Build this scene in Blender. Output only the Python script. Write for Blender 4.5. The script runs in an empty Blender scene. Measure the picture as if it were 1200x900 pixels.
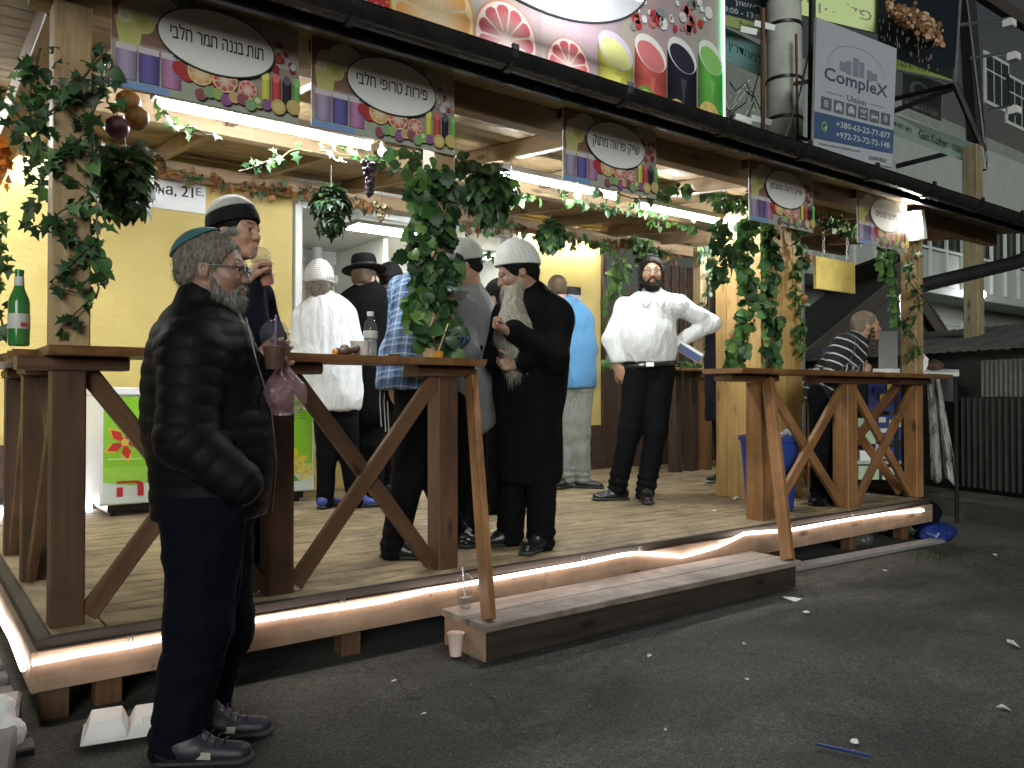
import bpy, math, random
import numpy as np
from mathutils import Vector as V, Matrix, Quaternion
rnd = random.Random(7)
S = bpy.context.scene
COL = S.collection
# ---------------- camera, world, sun, exposure ----------------
TH, PT, FPX, H = math.radians(37), math.atan(14/950), 950.0, 1.13
CF = V((math.sin(TH)*math.cos(PT), math.cos(TH)*math.cos(PT), math.sin(PT)))
CR = V((math.cos(TH), -math.sin(TH), 0))
CU = CR.cross(CF)
CAM = V((0, 0, H))
cam = bpy.data.cameras.new('camera'); camo = bpy.data.objects.new('camera', cam); COL.objects.link(camo)
camo.location = CAM
camo.rotation_euler = Matrix((CR, CU, -CF)).transposed().to_euler()
cam.sensor_width = 36; cam.lens = FPX/1200*36; cam.clip_end = 500; cam.clip_start = .05
S.camera = camo
w = bpy.data.worlds.new('World'); S.world = w; w.use_nodes = True
nt = w.node_tree; bg = nt.nodes['Background']
sky = nt.nodes.new('ShaderNodeTexSky'); sky.sky_type = 'NISHITA'; sky.sun_disc = False
SUN_EL, SUN_ROT = math.radians(-1.0), math.radians(200)
sky.sun_elevation = SUN_EL; sky.sun_rotation = SUN_ROT
nt.links.new(sky.outputs[0], bg.inputs[0]); bg.inputs[1].default_value = 0.15
sl = bpy.data.lights.new('sun', 'SUN'); sl.energy = 1.75; sl.angle = math.radians(26); sl.color = (.95, 1, .93)
so = bpy.data.objects.new('sun', sl); COL.objects.link(so)
so.rotation_euler = (math.radians(75), 0, math.radians(-34))   # the glow of the street, from behind the viewer
S.view_settings.view_transform = 'Standard'; S.view_settings.look = 'None'; S.view_settings.exposure = 0; S.view_settings.gamma = 1
S.cycles.use_denoising = True
S.cycles.max_bounces = 6; S.cycles.diffuse_bounces = 3; S.cycles.glossy_bounces = 3; S.cycles.transparent_max_bounces = 12; S.cycles.transmission_bounces = 6
S.cycles.sample_clamp_indirect = 4; S.cycles.caustics_reflective = False; S.cycles.caustics_refractive = False

# a pixel of the 1200x900 photograph to a point on a real plane / at a real distance
def ray(x, y): return CF + CR*((x-600)/FPX) + CU*((450-y)/FPX)
def Pz(x, y, z): d = ray(x, y); return CAM + d*((z-H)/d.z)
def Py(x, y, Y): d = ray(x, y); return CAM + d*(Y/d.y)
def Px(x, y, X): d = ray(x, y); return CAM + d*(X/d.x)
def Pd(x, y, D): return CAM + ray(x, y)*D

# ---------------- objects ----------------
def meta(o, label=None, cat=None, group=None, kind=None):
    if label: o['label'] = label
    if cat: o['category'] = cat
    if group: o['group'] = group
    if kind: o['kind'] = kind
    return o
def thing(name, loc, label, cat, group=None):
    o = bpy.data.objects.new(name, None); o.empty_display_size = .1; COL.objects.link(o)
    o.location = V(loc); return meta(o, label, cat, group)
def wloc(o):
    l = V((0, 0, 0))
    while o is not None: l = l + o.location; o = o.parent
    return l
def link(name, mesh, parent=None, loc=None):
    o = bpy.data.objects.new(name, mesh); COL.objects.link(o)
    if parent is not None: o.parent = parent
    if loc is not None: o.location = loc
    return o
def copy_tree(o, loc=None, parent=None):
    c = o.copy(); COL.objects.link(c)
    if parent is not None: c.parent = parent
    if loc is not None: c.location = loc
    for ch in list(o.children): copy_tree(ch, None, c)
    return c

def np_mesh(name, co, polys, mats=None, midx=None, smooth=False, attrs=None):
    """co (n,3); polys list of index tuples or an (m,k) array"""
    me = bpy.data.meshes.new(name)
    co = np.asarray(co, dtype=np.float32)
    me.vertices.add(len(co)); me.vertices.foreach_set('co', co.ravel())
    if isinstance(polys, np.ndarray):
        k = polys.shape[1]; n = len(polys); flat = polys.ravel().astype(np.int32); starts = np.arange(n, dtype=np.int32)*k
    else:
        n = len(polys); lens = np.array([len(p) for p in polys], dtype=np.int32)
        starts = np.concatenate(([0], np.cumsum(lens)[:-1])).astype(np.int32) if n else np.zeros(0, np.int32)
        flat = np.array([i for p in polys for i in p], dtype=np.int32)
    me.loops.add(len(flat)); me.loops.foreach_set('vertex_index', flat)
    me.polygons.add(n); me.polygons.foreach_set('loop_start', starts)
    for m in (mats or []): me.materials.append(m)
    if midx is not None: me.polygons.foreach_set('material_index', np.asarray(midx, dtype=np.int32))
    if attrs:
        for an, (ty, dat) in attrs.items():
            a = me.attributes.new(an, ty, 'POINT')
            a.data.foreach_set('color' if ty == 'FLOAT_COLOR' else ('vector' if ty == 'FLOAT_VECTOR' else 'value'), np.asarray(dat, dtype=np.float32).ravel())
    me.update(calc_edges=True)
    me.validate()
    me.polygons.foreach_set('use_smooth', [bool(smooth)]*len(me.polygons))
    return me

class MB:
    """collects shapes into one mesh; gc = grain coordinates (along, across, up)"""
    def __init__(s): s.v = []; s.f = []; s.g = []; s.m = []; s.c = []; s.col = (1, 1, 1)
    def add(s, vs, fs, gs=None, m=0):
        b = len(s.v); s.v += [tuple(x) for x in vs]
        s.g += [tuple(x) for x in (gs if gs is not None else vs)]
        s.c += [(*s.col, 1)]*len(vs)
        s.f += [tuple(b+i for i in f) for f in fs]; s.m += [m]*len(fs); return s
    def beam(s, a, b, wd, ht, up=(0, 0, 1), ch=.004, m=0, taper=1):
        """bar from a to b, wd wide (sideways), ht tall (along up), chamfered"""
        a, b = V(a), V(b); d = (b-a); L = d.length; d.normalize()
        side = d.cross(V(up))
        if side.length < 1e-4: side = d.cross(V((0, 1, 0)))
        side.normalize(); u = side.cross(d)
        c = min(ch, wd*.3, ht*.3); vs = []; gs = []; ro = (rnd.random()*9, rnd.random()*9, rnd.random()*9)
        hw, hh = wd/2, ht/2
        ring = [(-hw+c, -hh), (hw-c, -hh), (hw, -hh+c), (hw, hh-c), (hw-c, hh), (-hw+c, hh), (-hw, hh-c), (-hw, -hh+c)]
        for t in (0, L):
            k = 1 if t == 0 else taper
            for p, q in ring:
                vs.append(a + d*t + side*p*k + u*q*k); gs.append((t+ro[0], p+ro[1], q+ro[2]))
        fs = [(i, i+8, (i+1) % 8+8, (i+1) % 8) for i in range(8)] + [tuple(range(8)), tuple(range(15, 7, -1))]
        return s.add(vs, fs, gs, m)
    def box(s, x0, y0, z0, x1, y1, z1, ch=.004, m=0, axis=None):
        dx, dy, dz = x1-x0, y1-y0, z1-z0; cx, cy, cz = (x0+x1)/2, (y0+y1)/2, (z0+z1)/2
        if axis is None: axis = max(range(3), key=lambda i: (dx, dy, dz)[i])
        if axis == 0: return s.beam((x0, cy, cz), (x1, cy, cz), dy, dz, ch=ch, m=m)
        if axis == 1: return s.beam((cx, y0, cz), (cx, y1, cz), dx, dz, ch=ch, m=m)
        return s.beam((cx, cy, z0), (cx, cy, z1), dy, dx, up=(1, 0, 0), ch=ch, m=m)
    def tube(s, pts, r, n=8, m=0, cap=True):
        pts = [V(p) for p in pts]; rs = r if isinstance(r, (list, tuple)) else [r]*len(pts)
        ref = None; vs = []; gs = []; L = 0
        for i, p in enumerate(pts):
            d = (pts[min(i+1, len(pts)-1)]-pts[max(i-1, 0)]).normalized()
            if ref is None:
                ref = d.cross(V((0, 0, 1)));
                if ref.length < .05: ref = d.cross(V((1, 0, 0)))
            ref = (ref - d*ref.dot(d)).normalized(); q = d.cross(ref)
            if i: L += (p-pts[i-1]).length
            for k in range(n):
                t = 2*math.pi*k/n
                vs.append(p+ref*math.cos(t)*rs[i]+q*math.sin(t)*rs[i]); gs.append((L, math.cos(t)*rs[i], math.sin(t)*rs[i]))
        fs = [(i*n+k, i*n+(k+1) % n, (i+1)*n+(k+1) % n, (i+1)*n+k) for i in range(len(pts)-1) for k in range(n)]
        if cap: fs += [tuple(range(n-1, -1, -1)), tuple(range((len(pts)-1)*n, len(pts)*n))]
        return s.add(vs, fs, gs, m)
    def lathe(s, base, prof, n=20, axis=(0, 0, 1), m=0):
        """prof [(r, h)]"""
        ax = V(axis).normalized(); x = ax.cross(V((0.3, 1, 0.1))).normalized(); y = ax.cross(x); base = V(base)
        vs = []; fs = []
        for r, h in prof:
            for k in range(n):
                t = 2*math.pi*k/n; vs.append(base+ax*h+x*math.cos(t)*r+y*math.sin(t)*r)
        for i in range(len(prof)-1):
            for k in range(n): fs.append((i*n+k, i*n+(k+1) % n, (i+1)*n+(k+1) % n, (i+1)*n+k))
        if prof[0][0] > 1e-4: fs.append(tuple(range(n-1, -1, -1)))
        if prof[-1][0] > 1e-4: fs.append(tuple(range((len(prof)-1)*n, len(prof)*n)))
        return s.add(vs, fs, None, m)
    def quad(s, a, b, c, d, m=0): return s.add([a, b, c, d], [(0, 1, 2, 3)], None, m)
    def slab(s, pts, off, m=0):
        """outline polygon pts extruded by vector off"""
        n = len(pts); pts = [V(p) for p in pts]; off = V(off)
        vs = pts+[p+off for p in pts]
        nrm = (pts[1]-pts[0]).cross(pts[2]-pts[1])
        fs = [tuple(range(n)), tuple(range(2*n-1, n-1, -1))]+[(i+n, (i+1) % n+n, (i+1) % n, i) for i in range(n)]
        return s.add(vs, fs, None, m)
    def blob(s, c, r, n=8, m=0, jit=0.0):
        c = V(c); r = r if isinstance(r, (tuple, list)) else (r, r, r); vs = []; fs = []; rows = n//2+1
        for i in range(rows):
            ph = math.pi*i/(rows-1)
            for k in range(n):
                t = 2*math.pi*k/n; j = 1+rnd.uniform(-jit, jit)
                vs.append(c+V((math.sin(ph)*math.cos(t)*r[0]*j, math.sin(ph)*math.sin(t)*r[1]*j, math.cos(ph)*r[2]*j)))
        for i in range(rows-1):
            for k in range(n): fs.append((i*n+k, (i+1)*n+k, (i+1)*n+(k+1) % n, i*n+(k+1) % n))
        return s.add(vs, fs, None, m)
    def mesh(s, name, mats, off=(0, 0, 0), smooth=False):
        mats = mats if isinstance(mats, (list, tuple)) else [mats]
        co = np.array(s.v, dtype=np.float32).reshape(-1, 3)-np.array(off, dtype=np.float32)
        return np_mesh(name, co, s.f, mats, s.m, smooth, {'gc': ('FLOAT_VECTOR', np.array(s.g)), 'col': ('FLOAT_COLOR', np.array(s.c))})
    def build(s, name, mats, parent=None, smooth=False, auto=False):
        off = wloc(parent) if parent is not None else V((0, 0, 0))
        me = s.mesh(name, mats, off, smooth)
        if smooth: sharp(me)
        return link(name, me, parent)
def sharp(me, ang=38):
    try: me.set_sharp_from_angle(angle=math.radians(ang))
    except Exception: pass
def solo(mb, name, mats, label, cat, group=None, smooth=False, origin=None):
    """a thing that is one mesh, its origin at its base"""
    co = np.array(mb.v); o0 = V(origin) if origin is not None else V((float(co[:, 0].mean()), float(co[:, 1].mean()), float(co[:, 2].min())))
    me = mb.mesh(name, mats, o0, smooth)
    if smooth: sharp(me)
    o = link(name, me, None, o0); return meta(o, label, cat, group)
def struct(mb, name, mats, smooth=False): return meta(mb.build(name, mats, None, smooth), kind='structure')

# ---------------- text and flat print ----------------
_txt = {}
def glyphs(body, bold=0.0):
    if (body, bold) in _txt: return _txt[(body, bold)]
    if '\u05ea' in body:   # this letter's outline overlaps itself: built from chet and a foot, letter by letter
        vs, fs, x = [], [], 0.0; wid = lambda q: glyphs(q, bold)[2]; hw = wid('\u05d7'); adv0 = wid('\u05d7\u05d7')-hw
        for ch in body:
            cc = '\u05d7' if ch == '\u05ea' else ch; adv = wid('\u05d7'+cc+'\u05d7')-wid('\u05d7\u05d7') if cc != ' ' else .28
            if cc != ' ':
                gv, gf, gw, gh = glyphs(cc, bold); b = len(vs); x0 = x+adv/2
                y0 = {'\u05d9': .14, "'": .2}.get(cc, 0) + (.10 if cc == '\u05dc' else -.10 if cc in '\u05e7\u05da\u05df\u05e5\u05e3' else 0)
                vs += [(v[0]+x0, v[1]+y0) for v in gv]; fs += [tuple(i+b for i in f) for f in gf]
                if ch == '\u05ea': b = len(vs); l = x0-gw/2; vs += [(l-.10, -gh/2), (l+.05, -gh/2), (l+.05, -gh/2+.10), (l-.10, -gh/2+.10)]; fs.append((b, b+1, b+2, b+3))
            x += adv
        xs = [v[0] for v in vs]; ys = [v[1] for v in vs]; cx = (min(xs)+max(xs))/2; hh = .62
        _txt[(body, bold)] = ([(v[0]-cx, v[1]) for v in vs], fs, max(xs)-min(xs), hh); return _txt[(body, bold)]
    c = bpy.data.curves.new('lettering', 'FONT'); c.body = body; c.align_x = 'CENTER'; c.align_y = 'CENTER'; c.offset = bold; c.resolution_u = 2
    o = bpy.data.objects.new('lettering', c); COL.objects.link(o)
    dg = bpy.context.evaluated_depsgraph_get(); m = bpy.data.meshes.new_from_object(o.evaluated_get(dg))
    vs = [tuple(v.co) for v in m.vertices]; fs = [tuple(p.vertices) for p in m.polygons]
    bpy.data.objects.remove(o); bpy.data.curves.remove(c); bpy.data.meshes.remove(m)
    xs = [v[0] for v in vs]; ys = [v[1] for v in vs]
    cx, cy = (min(xs)+max(xs))/2, (min(ys)+max(ys))/2
    _txt[(body, bold)] = ([(v[0]-cx, v[1]-cy) for v in vs], fs, max(xs)-min(xs), max(ys)-min(ys)); return _txt[(body, bold)]
def heb(s): return s[::-1]
class Print:
    """flat print on a rectangle with corners tl, tr, br, bl (seen from the front); u right 0..1, v down 0..1; each layer 0.6 mm prouder"""
    def __init__(s, tl, tr, br, bl, step=.0002):
        s.c = [V(p) for p in (tl, tr, br, bl)]; s.n = (s.c[3]-s.c[0]).cross(s.c[1]-s.c[0]).normalized(); s.mb = MB(); s.k = 1; s.step = step
        s.W = ((s.c[1]-s.c[0]).length+(s.c[2]-s.c[3]).length)/2; s.Hh = ((s.c[3]-s.c[0]).length+(s.c[2]-s.c[1]).length)/2
        if s.n.dot(CAM-s.c[0]) < 0: s.n = -s.n
    def pt(s, u, v, k=None):
        a = s.c[0].lerp(s.c[1], u); b = s.c[3].lerp(s.c[2], u); return a.lerp(b, v)+s.n*s.step*(s.k if k is None else k)
    def poly(s, uv, col, up=True):
        s.mb.col = col; n = len(uv); s.mb.add([s.pt(*q) for q in uv], [tuple(range(n))])
        if up: s.k += 1
        return s
    def grad(s, u0, v0, u1, v1, cols, up=True):
        """upright strip whose colour runs through cols from left to right (rounded print of a cup)"""
        n = len(cols)-1; b = len(s.mb.v)
        for i, c in enumerate(cols):
            u = min(1, u0+(u1-u0)*i/n); s.mb.col = c; s.mb.add([s.pt(u, v0), s.pt(u, v1)], [])
        for i in range(n): s.mb.f.append((b+2*i, b+2*i+1, b+2*i+3, b+2*i+2)); s.mb.m.append(0)
        if up: s.k += 1
        return s
    def rect(s, u0, v0, u1, v1, col, up=True): return s.poly([(u0, v0), (u0, v1), (u1, v1), (u1, v0)], col, up)
    def disc(s, u, v, r, col, n=20, asp=1.0, r2=None, col2=None, up=True, rot=0):
        """r as share of the print's height; clipped to the print"""
        ru, rv = r*s.Hh/s.W*asp, (r2 if r2 else r)
        cl = lambda q: (min(1, max(0, q[0])), min(1, max(0, q[1])))
        rim = []
        for i in range(n):
            a = -2*math.pi*i/n; x, y = math.cos(a)*ru*s.W, math.sin(a)*rv*s.Hh
            x, y = x*math.cos(rot)-y*math.sin(rot), x*math.sin(rot)+y*math.cos(rot)
            rim.append(cl((u+x/s.W, v+y/s.Hh)))
        if not (0 <= u <= 1 and 0 <= v <= 1): col2 = None
        if col2 is None: return s.poly(rim, col, up)
        b = len(s.mb.v); s.mb.col = col; s.mb.add([s.pt(*q) for q in rim], []); s.mb.col = col2
        s.mb.add([s.pt(u, v)], []); s.mb.f += [(b+i, b+(i+1) % n, b+n) for i in range(n)]; s.mb.m += [0]*n
        if up: s.k += 1
        return s
    def citrus(s, u, v, r, rind, pith, flesh, core, segs=10, asp=1.0):
        s.disc(u, v, r, rind, 28, asp); s.disc(u, v, r*.95, pith, 28, asp)
        for i in range(segs):
            a0 = 2*math.pi*i/segs+.3; q = []; inn = True
            for (rr, da) in ((.1, .5), (.78, .06), (.86, .25), (.88, .5), (.86, .75), (.78, .94)):
                a = a0+2*math.pi/segs*da; x = u+math.cos(a)*r*rr*asp*s.Hh/s.W; y = v-math.sin(a)*r*rr
                q.append((min(1, max(0, x)), min(1, max(0, y))))
            if not (0 < u < 1 and 0 < v < 1) and max(p[1] for p in q)-min(p[1] for p in q) < .004: continue
            j = .85+.3*rnd.random(); s.mb.col = tuple(c*j for c in flesh); b = len(s.mb.v)
            s.mb.add([s.pt(*p) for p in q], []); s.mb.f.append(tuple(b+t for t in range(6))); s.mb.m.append(0)
            for t in (0,): s.mb.c[b+t] = (*core, 1)
        s.k += 1; return s
    def text(s, body, u, v, h, col, width=None, bold=.01, rot=0):
        if any('\u0400' <= c <= '\u05ff' for c in body):   # heavier strokes by overprinting
            for q in (-.5, .5, 0): s._text(body, u+q*bold*h*s.Hh/s.W*2.2, v, h, col, width, 0, rot)
            return s
        return s._text(body, u, v, h, col, width, bold, rot)
    def _text(s, body, u, v, h, col, width=None, bold=.01, rot=0):
        """h = letter height as share of the print's height; width = share of its width"""
        vs, fs, w, hh = glyphs(body, bold); sy = h*s.Hh/hh; sx = sy if width is None else width*s.W/w
        s.mb.col = col; P = []
        for x, y in vs:
            X, Y = x*sx, y*sy; X, Y = X*math.cos(rot)-Y*math.sin(rot), X*math.sin(rot)+Y*math.cos(rot)
            P.append(s.pt(u+X/s.W, v-Y/s.Hh))
        s.mb.add(P, fs); s.k += 1; return s
    def build(s, name, mat, parent): return s.mb.build(name, mat, parent)
# ---------------- materials ----------------
def newmat(name):
    m = bpy.data.materials.new(name); m.use_nodes = True; t = m.node_tree; return m, t, t.nodes['Principled BSDF']
def N(t, ty, **kw):
    n = t.nodes.new('ShaderNode'+ty)
    for k, v in kw.items():
        if k.startswith('i_'): n.inputs[k[2:].replace('_', ' ')].default_value = v
        else: setattr(n, k, v)
    return n
def ramp(t, fac, stops, interp='LINEAR'):
    r = N(t, 'ValToRGB'); r.color_ramp.interpolation = interp; e = r.color_ramp.elements
    while len(e) < len(stops): e.new(.5)
    for i, (p, c) in enumerate(stops): e[i].position = p; e[i].color = (*c, 1) if len(c) == 3 else c
    t.links.new(fac, r.inputs[0]); return r
def coords(t, kind, scale=(1, 1, 1)):
    if kind == 'gc': a = N(t, 'Attribute', attribute_name='gc').outputs['Vector']
    else: a = N(t, 'TexCoord').outputs[kind]
    mp = N(t, 'Mapping'); mp.inputs['Scale'].default_value = scale; t.links.new(a, mp.inputs[0]); return mp.outputs[0]
def noise(t, vec, scale, detail=4, rough=.6, dist=0):
    n = N(t, 'TexNoise'); n.inputs['Scale'].default_value = scale; n.inputs['Detail'].default_value = detail
    n.inputs['Roughness'].default_value = rough; n.inputs['Distortion'].default_value = dist; t.links.new(vec, n.inputs[0]); return n.outputs[0]
def bump(t, h, strength, dist, bsdf, prev=None):
    b = N(t, 'Bump'); b.inputs['Strength'].default_value = strength; b.inputs['Distance'].default_value = dist
    t.links.new(h, b.inputs['Height'])
    if prev is not None: t.links.new(prev, b.inputs['Normal'])
    t.links.new(b.outputs[0], bsdf.inputs['Normal']); return b.outputs[0]
def mixc(t, fac, a, b, mode='MIX'):
    m = N(t, 'Mix', data_type='RGBA', blend_type=mode)
    for k, v in ((0, fac), (6, a), (7, b)):
        if hasattr(v, 'links') or hasattr(v, 'is_linked'): t.links.new(v, m.inputs[k])
        else: m.inputs[k].default_value = v if k == 0 else (*v, 1)
    return m.outputs[2]
def plain(name, col, rough=.6, metal=0, var=.12, scale=8, bmp=0, bscale=60, kind='Object', spec=.5):
    m, t, b = newmat(name); vec = coords(t, kind)
    n = noise(t, vec, scale, 5)
    r = ramp(t, n, [(.3, tuple(c*(1-var) for c in col)), (.7, tuple(min(1, c*(1+var)) for c in col))])
    t.links.new(r.outputs[0], b.inputs['Base Color']); b.inputs['Roughness'].default_value = rough; b.inputs['Metallic'].default_value = metal
    b.inputs['Specular IOR Level'].default_value = spec
    rr = ramp(t, n, [(.3, (rough*.85,)*3), (.7, (min(1, rough*1.15),)*3)]); t.links.new(rr.outputs[0], b.inputs['Roughness'])
    if bmp: bump(t, noise(t, vec, bscale, 4), bmp, .004, b)
    return m
def wood(name, light, dark, rough=.55, along=1.6, across=22, knots=True, dirt=.25, bmp=.25, spec=.4, stain=0):
    m, t, b = newmat(name); vec = coords(t, 'gc', (along, across, across))
    g = noise(t, vec, 1.0, 6, .65, .6)
    r = ramp(t, g, [(.28, dark), (.5, tuple((l+d)/2 for l, d in zip(light, dark))), (.72, light)])
    col = r.outputs[0]
    v2 = coords(t, 'gc', (2.2, 7, 7))
    if knots:
        vo = N(t, 'TexVoronoi'); vo.inputs['Scale'].default_value = 1.0; t.links.new(v2, vo.inputs[0])
        kr = ramp(t, vo.outputs['Distance'], [(.07, (1, 1, 1)), (.17, (0, 0, 0))])
        col = mixc(t, kr.outputs[0], col, tuple(d*.45 for d in dark))
    d = noise(t, coords(t, 'gc', (3, 3, 3)), 1.5, 6, .7)
    dr = ramp(t, d, [(.42, (1, 1, 1)), (.7, (1-dirt, 1-dirt, 1-dirt))])
    col = mixc(t, 1.0, col, dr.outputs[0], 'MULTIPLY')
    if stain:
        sn_ = noise(t, coords(t, 'Object'), 1.7, 8, .72, .8); sr = ramp(t, sn_, [(.40, (1-stain,)*3), (.50, (1-stain*.35,)*3), (.60, (1, 1, 1))]); col = mixc(t, 1.0, col, sr.outputs[0], 'MULTIPLY')
    oi = N(t, 'ObjectInfo'); rv = ramp(t, oi.outputs['Random'], [(0, (.82, .82, .8)), (1, (1.0, 1.0, 1.0))])
    col = mixc(t, 1.0, col, rv.outputs[0], 'MULTIPLY')
    t.links.new(col, b.inputs['Base Color']); b.inputs['Roughness'].default_value = rough; b.inputs['Specular IOR Level'].default_value = spec
    bump(t, g, bmp, .004, b)
    return m
def emit(name, col, strength):
    m, t, b = newmat(name); b.inputs['Base Color'].default_value = (.8, .8, .8, 1)
    b.inputs['Emission Color'].default_value = (*col, 1); b.inputs['Emission Strength'].default_value = strength; return m
def glass(name, col=(1, 1, 1), rough=.02, ior=1.3, alpha=.25):
    m, t, b = newmat(name); b.inputs['Base Color'].default_value = (*col, 1); b.inputs['Roughness'].default_value = rough
    b.inputs['Transmission Weight'].default_value = .0; b.inputs['Alpha'].default_value = alpha; b.inputs['Specular IOR Level'].default_value = .8; return m
def printed(name, rough=.35, attr='col', em=0):
    m, t, b = newmat(name); a = N(t, 'Attribute', attribute_name=attr); n = noise(t, coords(t, 'Object'), 14, 5)
    r = ramp(t, n, [(.3, (.9, .9, .9)), (.7, (1, 1, 1))]); c = mixc(t, 1.0, a.outputs['Color'], r.outputs[0], 'MULTIPLY')
    t.links.new(c, b.inputs['Base Color']); b.inputs['Roughness'].default_value = rough; return m
def cloth(name, col, rough=.85, weave=420, wr=.5, var=.15, sheen=.15, fold=9):
    m, t, b = newmat(name); vec = coords(t, 'Object'); n = noise(t, vec, 5, 4)
    r = ramp(t, n, [(.3, tuple(c*(1-var) for c in col)), (.7, tuple(min(1, c*(1+var)) for c in col))])
    t.links.new(r.outputs[0], b.inputs['Base Color']); b.inputs['Roughness'].default_value = rough
    b.inputs['Sheen Weight'].default_value = sheen if max(col) > .1 else 0; b.inputs['Sheen Roughness'].default_value = .5; b.inputs['Specular IOR Level'].default_value = .25 if max(col) > .1 else .08
    p = bump(t, noise(t, coords(t, 'Object', (1, 1, .45)), fold, 3, .5, 1.2), wr, .03, b)
    bump(t, noise(t, vec, weave, 2), .15, .001, b, p); return m
def skin(name, col):
    m, t, b = newmat(name); vec = coords(t, 'Object'); n = noise(t, vec, 18, 5)
    r = ramp(t, n, [(.3, (col[0]*.9, col[1]*.8, col[2]*.76)), (.7, col)]); t.links.new(r.outputs[0], b.inputs['Base Color'])
    b.inputs['Roughness'].default_value = .48; b.inputs['Subsurface Weight'].default_value = .12; b.inputs['Subsurface Radius'].default_value = (.012, .004, .002)
    b.inputs['Subsurface Scale'].default_value = 1.0; bump(t, noise(t, vec, 220, 3), .12, .001, b); return m
def hairmat(name, c1, c2, rough=.6):
    m, t, b = newmat(name); n = noise(t, coords(t, 'Object', (1, 1, .25)), 160, 3)
    r = ramp(t, n, [(.35, c1), (.65, c2)]); t.links.new(r.outputs[0], b.inputs['Base Color']); b.inputs['Roughness'].default_value = rough
    b.inputs['Specular IOR Level'].default_value = .3 if c1[0] > .03 else .1; bump(t, n, .6, .004, b); return m
def leafmat(name, stops, rough=.5):
    m, t, b = newmat(name); oi = N(t, 'ObjectInfo'); n = noise(t, coords(t, 'Object'), 60, 3)
    a = N(t, 'Math', operation='ADD'); t.links.new(oi.outputs['Random'], a.inputs[0])
    mm = N(t, 'Math', operation='MULTIPLY_ADD'); t.links.new(n, mm.inputs[0]); mm.inputs[1].default_value = .7; mm.inputs[2].default_value = -.35
    t.links.new(mm.outputs[0], a.inputs[1])
    r = ramp(t, a.outputs[0], stops); t.links.new(r.outputs[0], b.inputs['Base Color']); b.inputs['Roughness'].default_value = rough
    # thin fabric leaves let some lamp light through
    tr = N(t, 'BsdfTranslucent'); t.links.new(r.outputs[0], tr.inputs[0]); mx = N(t, 'MixShader'); mx.inputs[0].default_value = .14
    out = t.nodes['Material Output']; t.links.new(b.outputs[0], mx.inputs[1]); t.links.new(tr.outputs[0], mx.inputs[2]); t.links.new(mx.outputs[0], out.inputs[0])
    return m
M = {}
M['post'] = wood('varnished_orange_timber', (.42, .215, .09), (.23, .105, .04), .5, stain=.3)
M['postpale'] = wood('pale_pine_timber', (.56, .41, .24), (.34, .22, .11), .55, dirt=.3)
M['colwood'] = wood('pine_column_boards', (.66, .43, .17), (.46, .27, .09), .5, dirt=.2)
M['brace'] = wood('brown_stained_timber', (.17, .088, .045), (.085, .042, .023), .5)
M['counter'] = wood('live_edge_counter_board', (.30, .15, .06), (.13, .06, .025), .4, bmp=.5)
M['deck'] = wood('worn_deck_boards', (.46, .35, .21), (.33, .245, .145), .62, dirt=.5, along=1.2, across=11, stain=.45)
M['postshade'] = wood('shade_darkened_post', (.13, .066, .036), (.065, .034, .02), .5)  # darker copy of the post timber: shade on the left posts put into colour
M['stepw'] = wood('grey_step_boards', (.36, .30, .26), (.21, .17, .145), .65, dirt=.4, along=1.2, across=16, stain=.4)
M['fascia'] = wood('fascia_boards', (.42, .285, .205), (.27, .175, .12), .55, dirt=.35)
M['edge'] = wood('shade_darkened_edge', (.055, .04, .03), (.02, .015, .012), .6)  # shade on the deck edge and step riser is put into this dark colour
M['ceil'] = wood('rough_ceiling_boards', (.43, .32, .17), (.25, .17, .085), .7, across=10, dirt=.4)
M['rafter'] = wood('rafter_timber', (.46, .33, .20), (.28, .185, .10), .65)
M['darkdoor'] = wood('dark_brown_door_timber', (.10, .062, .045), (.04, .025, .02), .5)
M['gutter'] = plain('black_gutter_plastic', (.018, .018, .02), .28, var=.3, bmp=.1)
M['blackmetal'] = plain('black_painted_steel', (.02, .02, .022), .4, .3)
M['whitemetal'] = plain('white_painted_metal', (.72, .74, .73), .4, var=.06)
M['grey'] = plain('grey_plastic', (.32, .33, .34), .45)
M['white'] = plain('white_plastic', (.8, .8, .8), .4, var=.05)
M['foam'] = plain('white_foam', (.78, .76, .74), .55, var=.06, bmp=.1, bscale=200)
M['print'] = printed('printed_vinyl', .38)
M['steel'] = plain('galvanised_steel', (.45, .46, .47), .35, .8)
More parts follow.
